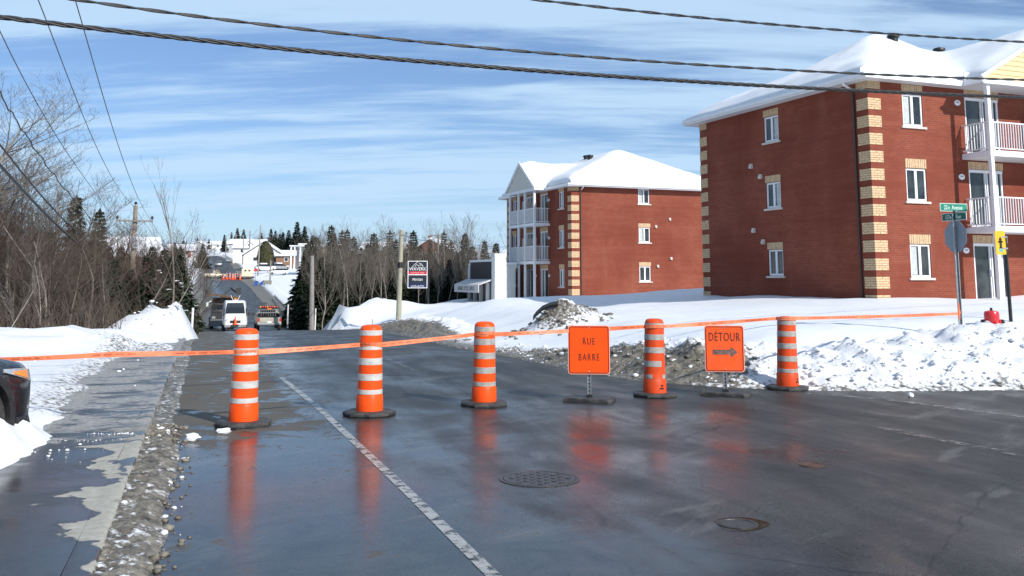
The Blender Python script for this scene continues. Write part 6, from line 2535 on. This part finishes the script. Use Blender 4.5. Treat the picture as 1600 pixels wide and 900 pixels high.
def house(label, u, vb, d, W_, D_, hw_, hr_, m, ridge='y', rz=0.0, dormer=False, door_dark=False, wins=3, gm=None, chim=False):
    p = at(u, vb, d)
    g = tz(p.x, p.y)
    z0 = min(g, p.z)
    t = thing('house', label, 'house', (p.x, p.y, z0 - .4), rz, 'houses on the hill')
    b0 = p.z - z0 + .4
    top = b0 + hw_
    mb = MB()
    mb.bx(-W_ / 2, W_ / 2, 0, D_, -.5, top)
    wl_ = mb.build('wall', m, t)
    ov = .4
    mb = MB()
    sn = MB()
    if ridge == 'y':     # gable end faces the viewer
        mb2 = MB()
        mb2.prism([(-W_ / 2, top), (W_ / 2, top), (0, top + hr_)], .0, D_, lambda a, b, h_: (a, h_, b))
        mb2.build('gable', gm or m, t)
        k = hr_ / (W_ / 2)
        for off, th, tgt in ((.0, .12, mb), (.125, .38, sn)):
            tgt.prism([(-W_ / 2 - ov, top - k * ov + off), (0, top + hr_ + off), (W_ / 2 + ov, top - k * ov + off), (W_ / 2 + ov, top - k * ov + off + th), (0, top + hr_ + off + th), (-W_ / 2 - ov, top - k * ov + off + th)], -ov, D_ + ov, lambda a, b, h_: (a, h_, b))
    else:
        mb2 = MB()
        mb2.prism([(0, top), (D_, top), (D_ / 2, top + hr_)], -W_ / 2, W_ / 2, lambda a, b, h_: (h_, a, b))
        mb2.build('gable', gm or m, t)
        k = hr_ / (D_ / 2)
        for off, th, tgt in ((.0, .12, mb), (.125, .38, sn)):
            tgt.prism([(-ov, top - k * ov + off), (D_ / 2, top + hr_ + off), (D_ + ov, top - k * ov + off), (D_ + ov, top - k * ov + off + th), (D_ / 2, top + hr_ + off + th), (-ov, top - k * ov + off + th)], -W_ / 2 - ov, W_ / 2 + ov, lambda a, b, h_: (h_, a, b))
    rf = mb.build('roof', mat('dark_shingle', (.05, .05, .055), .8), t)
    sn.build('roof_snow', SNOW, rf, bevel=.08)
    for i in range(wins):
        x = -W_ / 2 + W_ * (i + .7) / (wins + .4)
        fr = MB()
        fr.bx(x - .55, x + .55, -.06, .02, b0 + hw_ * .38, b0 + hw_ * .38 + 1.15)
        w_ = fr.build('window', VINYL, t)
        gl = MB()
        gl.bx(x - .43, x + .43, -.075, -.055, b0 + hw_ * .38 + .12, b0 + hw_ * .38 + 1.03)
        gl.build('pane', WGLASS, w_)
    mb = MB()
    mb.bx(W_ * .30 - .5, W_ * .30 + .5, -.07, .02, b0, b0 + 2.05)
    mb.build('door', BLACK if door_dark else HR, t)
    if dormer:
        mb = MB()
        mb.prism([(-1.1, top + .2), (1.1, top + .2), (1.1, top + 1.3), (0, top + 2.2), (-1.1, top + 1.3)], .6, D_ / 2, lambda a, b, h_: (a, h_, b))
        dm = mb.build('dormer', m, t)
        mb = MB()
        mb.bx(-.4, .4, .55, .59, top + .5, top + 1.3)
        mb.build('dormer_window', WGLASS, dm)
        mb = MB()
        mb.prism([(-1.5, top + 1.1), (0, top + 2.35), (1.5, top + 1.1), (1.5, top + 1.4), (0, top + 2.65), (-1.5, top + 1.4)], .3, D_ / 2, lambda a, b, h_: (a, h_, b))
        mb.build('dormer_snow', SNOW, dm)
    if chim:
        mb = MB()
        mb.bx(-W_ * .2 - .3, -W_ * .2 + .3, D_ * .5 - .3, D_ * .5 + .3, top, top + hr_ + 1.1)
        mb.build('chimney', HB, rf)
    return t


house('big white house with a steep snowy gable beside the round dark cedar', 411, 414, 262, 10.5, 11, 2.7, 3.5, HW, 'y', R(8), wins=2, door_dark=True)
house('snowy house with a small dormer left of the big white gable house', 388, 399, 320, 10, 9, 2.4, 2.6, HW, 'x', R(6), dormer=True, wins=2)
house('long low house at the top of the road with a dark gable', 335, 389, 520, 15, 9, 2.3, 1.6, HW, 'x', R(10), gm=HG, wins=4)
house('small brown brick house with a flat snowy roof right of the white gable', 447, 414, 262, 5.5, 6, 2.4, 1.2, HB, 'x', R(5), wins=1)
house('grey house at the left of the long low house on the hilltop', 309, 391, 500, 9, 8, 2.2, 2.2, HG, 'y', R(20), wins=2)
house('pale house far behind the dormer house under the spruces', 374, 389, 420, 9, 8, 2.2, 1.8, HG, 'x', R(5), wins=3)
house('snow roofed house showing through the thicket behind the left pole', 206, 425, 135, 7.5, 8, 2.2, 2.4, HR, 'x', R(28), wins=2)
house('red brown gabled house glimpsed behind the wood above the advertising sign', 672, 412, 210, 9, 8, 2.6, 2.6, HR, 'y', R(-18), wins=2, chim=True)
house('pale house glimpsed behind the wood left of the pale pole', 592, 415, 200, 9, 8, 2.4, 2.2, HW, 'x', R(-10), wins=2)
house('snow roofed house glimpsed through the spruces right of the bare pole', 520, 411, 230, 9, 8, 2.5, 2.3, HT, 'y', R(-5), wins=2)
house('low white house on the left side of the far road', 283, 402, 330, 9, 7, 2.2, 1.9, HW, 'x', R(15), wins=2)
# white porch building with tall posts
p = at(466, 414, 225)
t = thing('house', 'white building with tall porch posts beside the bare pole', 'house', (p.x, p.y, p.z - .5), R(4), 'houses on the hill')
mb = MB()
mb.bx(-.6, 4.6, .9, 6, -.5, 4.9)
mb.build('wall', HG, t)
for x in (-1.7, -.9, .4):
    mb = MB()
    mb.bx(x - .17, x + .17, -.17, .17, -.5, 4.8)
    mb.build('porch_post', VINYL, t)
mb = MB()
mb.bx(-2.1, 5.0, -.4, 6.4, 4.8, 5.05)
rf = mb.build('roof', VINYL, t)
mb = MB()
mb.bx(-.2, 5.0, -.4, 6.4, 5.05, 5.5)
mb.build('roof_snow', SNOW, rf, bevel=.15)
mb = MB()
mb.bx(.8, 2.0, .82, .9, 1.0, 3.8)
mb.build('window', WGLASS, t)

# ------------------------------------------------------------------ trees
def bark_material(name, lo, hi):
    return mat(name, tuple((a + b) / 2 for a, b in zip(lo, hi)), .85, 0, .35, 1.3, .3, 25, spec=.2)


BARK_BROWN = bark_material('brown_bark', (.085, .066, .052), (.15, .12, .095))
BARK_GREY = bark_material('grey_bark', (.16, .14, .12), (.26, .235, .205))
BARK_PALE = bark_material('pale_bark', (.25, .22, .185), (.39, .355, .30))
BARK_RED = bark_material('reddish_twig', (.075, .045, .038), (.13, .08, .068))
TWIG_BROWN = bark_material('brown_twig', (.070, .054, .043), (.125, .10, .082))
TWIG_GREY = bark_material('grey_twig', (.105, .09, .078), (.20, .175, .15))


def needle_material(name, c):
    m, N, b = new_mat(name)
    co = N.n('ShaderNodeTexCoord', out=3)
    nz = N.noise(co, 2.2, 4.0, .6)
    N.t.links.new(N.ramp(nz, [(.3, tuple(x * .55 for x in c)), (.7, tuple(x * 1.35 for x in c))]), b.inputs['Base Color'])
    b.inputs['Roughness'].default_value = .7
    b.inputs['Specular IOR Level'].default_value = .25
    return m


NEEDLE = needle_material('spruce_needles', (.030, .042, .024))
NEEDLE_D = needle_material('dark_spruce_needles', (.020, .030, .020))
NEEDLE_O = needle_material('cedar_needles', (.060, .058, .026))


class Fast:
    """numpy friendly tube collector for twigs"""
    def __init__(self):
        self.v, self.f = [], []

    def tube(self, pts_, rs_, n):
        o = len(self.v)
        m_ = len(pts_)
        for i in range(m_):
            p_ = pts_[i]
            a = pts_[min(i + 1, m_ - 1)]
            b = pts_[max(i - 1, 0)]
            dx, dy, dz = a[0] - b[0], a[1] - b[1], a[2] - b[2]
            l_ = math.sqrt(dx * dx + dy * dy + dz * dz) or 1
            dx, dy, dz = dx / l_, dy / l_, dz / l_
            if abs(dz) < .9:
                ux, uy, uz = -dy, dx, 0.0
            else:
                ux, uy, uz = 0.0, -dz, dy
            l_ = math.sqrt(ux * ux + uy * uy + uz * uz) or 1
            ux, uy, uz = ux / l_, uy / l_, uz / l_
            wx, wy, wz = dy * uz - dz * uy, dz * ux - dx * uz, dx * uy - dy * ux
            for k in range(n):
                an = 2 * PI * k / n
                c, s = math.cos(an) * rs_[i], math.sin(an) * rs_[i]
                self.v.append((p_[0] + ux * c + wx * s, p_[1] + uy * c + wy * s, p_[2] + uz * c + wz * s))
        for i in range(m_ - 1):
            for k in range(n):
                self.f.append((o + i * n + k, o + i * n + (k + 1) % n, o + (i + 1) * n + (k + 1) % n, o + (i + 1) * n + k))

    def mesh(self, name, m, smooth=True):
        me = bpy.data.meshes.new(name)
        me.from_pydata(self.v, [], self.f)
        me.materials.append(m)
        if smooth:
            me.polygons.foreach_set('use_smooth', [True] * len(me.polygons))
        me.update()
        return me


def bare_tree(seed, H, spread=.5, n1=13, n2=6, n3=4, stems=1, lean=0.0, up=.55, r0=None, first=.22):
    rg = random.Random(seed)
    tr, cr = Fast(), Fast()

    def grow(p, d, L, r, lev):
        n = (7, 5, 4, 3)[lev]
        pts_ = [p]
        rs_ = [r]
        cur = Vector(p)
        dv = Vector(d)
        for i in range(1, n):
            dv = (dv + Vector((rg.gauss(0, .13), rg.gauss(0, .13), rg.gauss(0, .10) + (.10 if lev else .06)))).normalized()
            cur = cur + dv * (L / (n - 1))
            pts_.append(tuple(cur))
            rs_.append(max(.0035, r * (1 - .78 * i / (n - 1))))
        (tr if lev == 0 else cr).tube(pts_, rs_, (6, 4, 3, 3)[lev])
        if lev == 3:
            return
        cnt = (n1, n2, n3)[lev]
        for c in range(cnt):
            f = rg.uniform(first if lev == 0 else .18, .98)
            i = min(int(f * (n - 1)), n - 2)
            k = f * (n - 1) - i
            a, b = Vector(pts_[i]), Vector(pts_[i + 1])
            q_ = a.lerp(b, k)
            axis = (b - a).normalized()
            an = rg.uniform(0, 2 * PI)
            ref = Vector((math.cos(an), math.sin(an), rg.uniform(-.2, .4)))
            sidev = (ref - axis * ref.dot(axis))
            sidev = sidev.normalized() if sidev.length > .01 else Vector((1, 0, 0))
            dd = (axis * rg.uniform(.35, .9) + sidev * rg.uniform(.6, 1.1) * (spread / .5) + Vector((0, 0, up * rg.uniform(.3, 1)))).normalized()
            ln = L * (.30 + .38 * (1 - f) if lev == 0 else .42 * (1.15 - .6 * f)) * rg.uniform(.7, 1.25)
            grow(tuple(q_), dd, ln, max(.0035, rs_[i] * (.40 if lev == 0 else .5)), lev + 1)

    for s_ in range(stems):
        a = rg.uniform(0, 6.28)
        o_ = .12 * s_
        tilt = (.10 + .16 * rg.random()) if stems > 1 else .05
        d = Vector((math.cos(a) * tilt + lean, math.sin(a) * tilt, 1)).normalized()
        hh_ = H * (1 if s_ == 0 else rg.uniform(.7, .98))
        grow((math.cos(a) * o_, math.sin(a) * o_, -.25), d, hh_, (r0 or H * .013) * (1 if s_ == 0 else .8), 0)
    return tr, cr


def spruce(seed, H, wid=.20, dens=1.0, droop=.25):
    rg = random.Random(seed)
    tr = Fast()
    tr.tube([(0, 0, -.3), (0, 0, H * .5), (0, 0, H * .99)], [H * .016, H * .011, H * .002], 6)
    v, f = [], []
    z = H * .05
    while z < H * .985:
        fr = z / H
        Lw = H * wid * (1 - fr) ** 1.08 * (1.0 if fr > .1 else .8) + H * .010
        nb = max(4, int((9 - 3 * fr) * dens))
        a0 = rg.uniform(0, 6.28)
        for b in range(nb):
            an = a0 + 2 * PI * b / nb + rg.gauss(0, .2)
            L = Lw * rg.uniform(.65, 1.15)
            dr_ = droop * rg.uniform(.4, 1.7) * (1 - fr * .8)
            zb = z + H * rg.gauss(0, .022) * (1 - fr)
            ca, sa_ = math.cos(an), math.sin(an)
            ns = max(3, int(7 * L / (H * wid) + 2))
            for k in range(ns):
                q = (k + .6) / ns
                cx, cy, cz = ca * L * q, sa_ * L * q, zb - dr_ * L * q * q + .12 * L * q * q * q
                sl = (.34 + .22 * rg.random()) * L * (1 - .55 * q) + .03 * H
                sw = sl * .24
                for sd_ in (-1, 1):
                    aa = an + sd_ * rg.uniform(.5, 1.0)
                    ex, ey, ez = math.cos(aa) * sl, math.sin(aa) * sl, -sl * rg.uniform(-.1, .85)
                    px_, py_ = -math.sin(aa) * sw, math.cos(aa) * sw
                    pz = sw * rg.uniform(-.9, .9)
                    o = len(v)
                    v += [(cx, cy, cz), (cx + ex * .55 + px_, cy + ey * .55 + py_, cz + ez * .4 + pz), (cx + ex, cy + ey, cz + ez), (cx + ex * .55 - px_, cy + ey * .55 - py_, cz + ez * .4 - pz)]
                    f.append((o, o + 1, o + 2, o + 3))
        z += H * (.026 + .012 * (1 - fr)) * rg.uniform(.8, 1.2)
    for k in range(5):
        a = k * 1.3
        o = len(v)
        v += [(0, 0, H * .93), (math.cos(a) * .02 * H, math.sin(a) * .02 * H, H * .96), (0, 0, H * 1.005)]
        f.append((o, o + 1, o + 2))
    return tr, v, f


def mesh_vf(name, v, f, m, smooth=False):
    me = bpy.data.meshes.new(name)
    me.from_pydata(v, [], f)
    me.materials.append(m)
    me.update()
    return me


ROUNDS = {}


def make_bare(kind, seed, H, bark, twig, **kw):
    tr, cr = bare_tree(seed, H, **kw)
    ROUNDS[kind] = (tr.mesh('trunk', bark), cr.mesh('crown', twig), H)


def make_spruce(kind, seed, H, needle, snowy=0, **kw):
    tr, v, f = spruce(seed, H, **kw)
    sn = None
    if snowy:
        rg = random.Random(seed + 5)
        sv, sf = [], []
        for i in range(snowy):
            z = H * rg.uniform(.05, .75)
            L = H * kw.get('wid', .2) * (1 - z / H) ** .85 * rg.uniform(.6, .95)
            a = rg.uniform(0, 6.28)
            vs_, fs_ = CLODS[i % 6]
            rx = rg.uniform(.07, .28)
            o = len(sv)
            sv += [(math.cos(a) * L + p_[0] * rx, math.sin(a) * L + p_[1] * rx, z + .05 + p_[2] * rx * .45 - .2 * L) for p_ in vs_]
            sf += [tuple(x + o for x in q) for q in fs_]
        sn = mesh_vf('snow_load', sv, sf, SNOW)
    ROUNDS[kind] = (tr.mesh('trunk', BARK_BROWN), mesh_vf('crown', v, f, needle), H, sn)


for i in range(5):
    make_bare(f'thick{i}', 100 + i, 6.5, BARK_BROWN if i % 2 else BARK_GREY, TWIG_BROWN, n1=16, n2=8, n3=5, stems=1 + (i % 3 == 0), spread=.55, first=.12)
for i in range(3):
    make_bare(f'broad{i}', 140 + i, 8.0, BARK_GREY, TWIG_GREY, n1=24, n2=9, n3=6, stems=1, spread=.66, up=.35, first=.12)
for i in range(3):
    make_bare(f'slim{i}', 170 + i, 9.0, BARK_PALE, TWIG_GREY, n1=17, n2=6, n3=4, stems=1, spread=.32, up=.8, first=.30, r0=.085)
for i in range(2):
    make_bare(f'red{i}', 190 + i, 7.5, BARK_RED, BARK_RED, n1=18, n2=8, n3=5, stems=2, spread=.42, up=.7, first=.15)
for i in range(3):
    make_bare(f'wood{i}', 220 + i, 7.5, BARK_GREY, TWIG_GREY, n1=18, n2=7, n3=5, stems=1 + i % 2, spread=.36, up=.85, first=.18, r0=.07)
make_bare('leanpale', 201, 6.5, BARK_GREY, TWIG_GREY, n1=9, n2=4, n3=2, stems=2, spread=.24, lean=.30, up=.9, r0=.06, first=.40)
make_bare('thin', 203, 6.6, BARK_GREY, TWIG_GREY, n1=10, n2=4, n3=2, stems=4, spread=.22, up=1.1, r0=.05, first=.4, lean=.10)
for i in range(3):
    make_spruce(f'spr{i}', 300 + i, 8.0, (NEEDLE, NEEDLE_D, NEEDLE)[i], wid=(.17, .21, .25)[i])
make_spruce('slimspr', 320, 8.5, NEEDLE_D, wid=.13)
make_spruce('sprsnow', 330, 5.5, NEEDLE, snowy=45, wid=.34, droop=.4)
make_spruce('sprbig', 340, 9.0, NEEDLE_D, wid=.30, dens=1.3, droop=.35)
make_spruce('pine', 350, 12.0, NEEDLE_D, wid=.24, dens=1.2)
# round cedar
rg = random.Random(8)
v, f = [], []
for i in range(2600):
    z = rg.random()
    r_ = math.sin(PI * min(1, .12 + z * .88)) ** .6 * 1.0
    a = rg.uniform(0, 6.28)
    rad = r_ * rg.uniform(.75, 1.04)
    c = (math.cos(a) * rad * 1.7, math.sin(a) * rad * 1.7, z * 5.6 + .1)
    s_ = rg.uniform(.14, .34)
    o = len(v)
    tx, ty = -math.sin(a) * s_, math.cos(a) * s_
    v += [(c[0] - tx, c[1] - ty, c[2]), (c[0] + tx * .3 + math.cos(a) * .1, c[1] + ty * .3 + math.sin(a) * .1, c[2] + s_ * 1.8), (c[0] + tx, c[1] + ty, c[2] + .1)]
    f.append((o, o + 1, o + 2))
tr = Fast()
tr.tube([(0, 0, -.3), (0, 0, 4)], [.12, .05], 6)
ROUNDS['cedar'] = (tr.mesh('trunk', BARK_BROWN), mesh_vf('crown', v, f, NEEDLE_O), 5.6)

TREE_NAME = {'thick': ('bare_tree', 'tree'), 'broad': ('bare_tree', 'tree'), 'slim': ('slim_bare_tree', 'tree'), 'red': ('bare_tree', 'tree'), 'lean': ('leaning_tree', 'tree'), 'thin': ('bare_tree', 'tree'), 'wood': ('bare_tree', 'tree'),
             'spr': ('spruce_tree', 'spruce tree'), 'slimspr': ('spruce_tree', 'spruce tree'), 'pine': ('pine_tree', 'pine tree'), 'cedar': ('cedar_tree', 'cedar tree')}
TR = random.Random(77)


def plant(kind, u, d, H, label, group=None, rz=None, z=None, wide=1.0, lean=(0, 0)):
    me = ROUNDS[kind]
    p = at(u, 440, d)
    key = next(k for k in sorted(TREE_NAME, key=len, reverse=True) if kind.startswith(k))
    nm, cat = TREE_NAME[key]
    t = thing(nm, label, cat, (p.x, p.y, (tz(p.x, p.y) if z is None else z) - .1), TR.uniform(0, 6.28) if rz is None else rz, group)
    sc_ = H / me[2]
    t.scale = (sc_ * wide, sc_ * wide, sc_)
    t.rotation_euler[0], t.rotation_euler[1] = lean
    link('trunk', me[0], t)
    c = link('crown', me[1], t)
    if len(me) > 3 and me[3] is not None:
        link('snow_load', me[3], t)['kind'] = 'stuff'
    return t


def ztop(v, d):
    return CAM_H + (HORIZON - v) * d / F_PX


def plant_v(kind, u, d, vt, label, group=None, **kw):
    p = at(u, 440, d)
    g = tz(p.x, p.y)
    return plant(kind, u, d, max(1.0, ztop(vt, d) - g + .1), label, group, **kw)


# left thicket: single trees one can point at
plant_v('broad0', -72, 27, 150, 'tallest bare tree whose fine branches reach in at the far left edge')
plant_v('broad1', 22, 30, 225, 'broad bare grey tree with sweeping fine twigs at the left, under the low cables', wide=1.25)
plant_v('broad2', 72, 36, 275, 'bare tree spreading right below the thin power lines left of the pole', wide=1.2)
plant_v('spr1', 112, 50, 305, 'taller dark spruce rising behind the left thicket', wide=1.1)
plant_v('spr0', 150, 52, 326, 'second dark spruce just right of the taller one behind the thicket', wide=1.1)
plant_v('leanpale', 246, 37, 300, 'leaning tree rising behind the big left snow heap to a thin top against the sky', rz=0.0)
plant_v('sprsnow', 268, 45, 400, 'snow speckled spruce beside the road behind the left snow heap', wide=1.15)
plant_v('sprsnow', 236, 50, 385, 'taller snow speckled spruce in front of the left pole', wide=1.0)
plant_v('sprsnow', 276, 56, 430, 'low snow laden spruce reaching to the left edge of the road', wide=1.15)
plant_v('slim0', 8, 24.5, 415, 'pale slanting stem at the foot of the left thicket, nearest the picture edge', lean=(0, R(17)), wide=.8)
plant_v('slim1', 35, 25, 445, 'second pale slanting stem at the foot of the left thicket', lean=(0, R(24)), wide=.8)
plant_v('slim2', 72, 26.5, 400, 'pale upright stem in the middle of the left thicket', lean=(0, R(9)), wide=.9)
plant_v('slim0', 165, 30, 400, 'slender pale stem in front of the thicket left of the snow heap', lean=(0, R(14)), wide=.7)
LT = 'bare grey-brown tree tangled among others in the left thicket'
rr = random.Random(21)
for i in range(74):
    u = rr.uniform(-150, 265)
    d = rr.uniform(27, 44) + max(0, (u - 120) * .05)
    vt = float(np.interp(u, [-150, 0, 60, 120, 170, 230, 270], [235, 285, 305, 338, 366, 404, 430])) + rr.uniform(-10, 80)
    plant_v(f'thick{i % 5}' if i % 9 else 'red0', u, d, vt, LT, 'tangled trees of the left thicket', wide=rr.uniform(.95, 1.35))
for i in range(34):
    u = rr.uniform(-140, 265)
    d = rr.uniform(38, 60)
    vt = float(np.interp(u, [-150, 60, 160, 250], [300, 330, 370, 405])) + rr.uniform(5, 110)
    plant_v(f'spr{i % 3}', u, d, vt, 'dark spruce mostly hidden behind the bare trees of the left thicket', 'spruces inside the left thicket', wide=1.25)
for i in range(14):
    u = rr.uniform(155, 300)
    d = rr.uniform(70, 150)
    plant_v(f'thick{i % 5}' if i % 2 else 'red1', u, d, rr.uniform(362, 392), 'bare tree of the distant screen behind the left pole', 'bare trees behind the left pole', wide=1.1)

for i in range(16):
    u = rr.uniform(160, 296)
    plant_v(('spr0', 'spr2', 'spr1')[i % 3], u, rr.uniform(60, 92), rr.uniform(384, 418), 'small dark spruce standing around the foot of the left pole', 'small spruces around the left pole', wide=1.2)

for i in range(16):
    u = rr.uniform(50, 262)
    plant_v(('spr1', 'spr2', 'spr0')[i % 3], u, rr.uniform(33, 41) + max(0, (u - 150) * .06), rr.uniform(392, 455), 'low dark spruce showing among the stems of the left thicket', 'low spruces of the left thicket', wide=1.35)
for i in range(14):
    u = rr.uniform(-560, -150)
    plant_v(f'thick{i % 5}', u, rr.uniform(26, 40), rr.uniform(180, 260), LT, 'tangled trees of the left thicket', wide=1.2)

# right wood
plant_v('sprbig', 491, 94, 370, 'big dark spruce spreading to the ground behind the bare grey pole', wide=1.25)
plant_v('sprbig', 519, 98, 364, 'dark bushy spruce just right of the bare grey pole', wide=.95)
plant_v('slim1', 519, 84, 368, 'forked pale bare tree in front of the spruces right of the bare pole', wide=1.0)
plant_v('spr1', 516, 108, 352, 'narrow spruce tip standing highest right of the bare pole')
plant_v('slimspr', 533, 112, 360, 'dark twin topped spruce left of the wood centre', wide=1.2)
plant_v('slimspr', 541, 113, 358, 'dark narrow spruce beside the twin topped one')
plant_v('spr2', 583, 112, 364, 'round topped spruce above the middle of the right wood', wide=1.1)
plant_v('slimspr', 608, 102, 360, 'pointed spruce just left of the pale pole', wide=1.1)
plant_v('spr0', 645, 110, 360, 'broad spruce top above the advertising sign', wide=1.2)
plant_v('slimspr', 671, 118, 378, 'short dark spruce tip right of the advertising sign')
for i, u in enumerate((480, 497, 526, 551, 563, 574, 595, 618, 633, 657, 664, 683, 704, 713, 738)):
    plant_v(('spr0', 'slimspr', 'spr1')[i % 3], u, 92 + (i * 7) % 22, (378, 384, 392, 370, 386, 380, 390, 374, 388, 382, 396, 386, 376, 392, 384)[i], 'middling dark spruce standing between bare trees of the right wood', 'middling spruces of the right wood', wide=1.2)
for i in range(16):
    plant_v(f'spr{i % 3}', 503 + (i * 15.3) % 238, 81 + (i * 5) % 9, 398 + (i * 11) % 34, 'dark green spruce standing at the front edge of the right wood', 'front spruces of the right wood', wide=1.25)
for i in range(16):
    plant_v(('wood0', 'slim0', 'wood2', 'slim2')[i % 4], 506 + (i * 14.9) % 232, 78.5 + (i * 3) % 6, 378 + (i * 13) % 34, 'slender bare tree in the front row of the right wood', 'front bare trees of the right wood', wide=1.0)
plant_v('slimspr', 693, 108, 361, 'pointed spruce among pale birches right of the sign')
plant_v('spr1', 726, 106, 364, 'dark spruce directly behind the small shop', wide=1.0)
plant_v('spr2', 757, 125, 376, 'lower spruce rising behind the shop roof', wide=1.0)
plant_v('slim2', 701, 84, 368, 'pale forked birch right of the advertising sign', wide=1.2)
plant_v('slim0', 687, 86, 372, 'slender pale birch nearest the advertising sign on its right', wide=1.1)
plant_v('slim0', 748, 120, 352, 'tall pale bare tree rising above the shop', wide=1.5)
plant_v('slim2', 788, 135, 352, 'tall faint bare tree beside the far apartment building', wide=1.6)
plant_v('red0', 676, 88, 385, 'reddish bare tree right of the advertising sign', wide=1.1)
for i in range(44):
    u = rr.uniform(500, 745)
    d = rr.uniform(82, 102)
    vt = rr.uniform(366, 425)
    k = ('wood0', 'slim1', 'wood1', 'wood2', 'slim2', 'wood0', 'slim0', 'wood1', 'wood2')[i % 9]
    plant_v(k, u, d, vt, 'bare grey-brown tree standing among many in the right wood', 'bare trees of the right wood', wide=rr.uniform(.9, 1.3))
for i in range(44):
    u = 470 + (745 - 470) * (i + rr.random()) / 44
    d = rr.uniform(92, 116) if i % 2 else rr.uniform(83, 90)
    plant_v(f'spr{i % 3}', u, d, rr.uniform(385, 430) if i % 2 else rr.uniform(432, 458), 'low dark spruce filling the shade of the right wood', 'understorey spruces of the right wood', wide=1.5)

# hill and skyline
plant_v('cedar', 413.5, 252, 381, 'round dark cedar in front of the big white gable house', wide=1.0)
for u, d, vt, k, lab in [(462, 300, 347, 'pine', 'largest dark pine on the hill above the white porch building'), (474, 310, 354, 'pine', 'dark pine on the right flank of the largest hill pine'), (449, 305, 360, 'pine', 'dark pine on the left flank of the largest hill pine'),
                         (440, 340, 363, 'spr1', 'spruce left of the hill pines'), (421, 400, 358, 'spr1', 'left one of a pair of spruces above the white gable house'), (428, 400, 361, 'spr2', 'right one of a pair of spruces above the white gable house'),
                         (378, 430, 359, 'pine', 'dark pine behind the dormer house'), (368, 430, 357, 'pine', 'dark pine behind the distant poles at the hilltop'), (359, 440, 363, 'slimspr', 'narrow spruce left of the hilltop pines'),
                         (348, 450, 367, 'spr1', 'spruce behind the long low house'), (324, 520, 374, 'spr2', 'small dark spruce left of the hilltop road'), (306, 520, 372, 'spr1', 'small dark spruce farthest left on the hilltop')]:
    plant_v(k, u, d, vt, lab, wide=1.15)
for i in range(26):
    u = rr.uniform(372, 500)
    d = rr.uniform(330, 420)
    plant_v(f'thick{i % 5}' if i % 3 else 'spr0', u, d, rr.uniform(362, 378), 'small tree of the brown wood on the hill skyline', 'trees of the hill skyline', wide=1.5)
for i in range(44):
    u = rr.uniform(495, 800)
    d = rr.uniform(130, 300)
    plant_v(f'thick{i % 5}' if i % 3 else 'spr1', u, d, rr.uniform(374, 396), 'small faint tree on the skyline behind the right wood', 'skyline trees behind the right wood', wide=1.4)
for i in range(14):
    u = rr.uniform(150, 318)
    d = rr.uniform(260, 420)
    plant_v(f'thick{i % 5}' if i % 3 else 'spr2', u, d, rr.uniform(376, 390), 'small tree on the skyline left of the far road', 'skyline trees left of the road', wide=1.5)

# brush along the foot of both woods
fb = Fast()
rg = random.Random(4)


def brush(fb, x_, y_, h_, n):
    z_ = tz(x_, y_) - .05
    for k in range(n):
        a = rg.uniform(0, 6.28)
        l_ = rg.uniform(.15, .5) * h_
        x0_, y0_ = x_ + rg.gauss(0, .25), y_ + rg.gauss(0, .25)
        hh_ = h_ * rg.uniform(.6, 1.15)
        p1 = (x0_ + math.cos(a) * l_ * .4, y0_ + math.sin(a) * l_ * .4, z_ + hh_ * .55)
        p2 = (x0_ + math.cos(a) * l_, y0_ + math.sin(a) * l_, z_ + hh_)
        fb.tube([(x0_, y0_, z_), p1, p2], [.012, .008, .004], 3)
        for j in range(3):
            b = rg.uniform(0, 6.28)
            q0 = Vector((x0_, y0_, z_)).lerp(Vector(p2), rg.uniform(.35, .9))
            fb.tube([tuple(q0), (q0.x + math.cos(b) * .3 * h_ * .5, q0.y + math.sin(b) * .3 * h_ * .5, q0.z + .25 * h_)], [.006, .003], 3)


for i in range(190):
    u = rg.uniform(-120, 290)
    d = rg.uniform(25.5, 34) + max(0, (u - 130) * .085)
    p = at(u, 500, d)
    brush(fb, p.x, p.y, rg.uniform(.5, 1.5), 7)
for i in range(50):
    u = rg.uniform(455, 745)
    p = at(u, 470, rg.uniform(82, 98))
    brush(fb, p.x, p.y, rg.uniform(.8, 2.0), 7)
tag(link('undergrowth', fb.mesh('undergrowth', TWIG_BROWN)), 'brown leafless brush along the foot of the woods', 'undergrowth', kind='stuff')
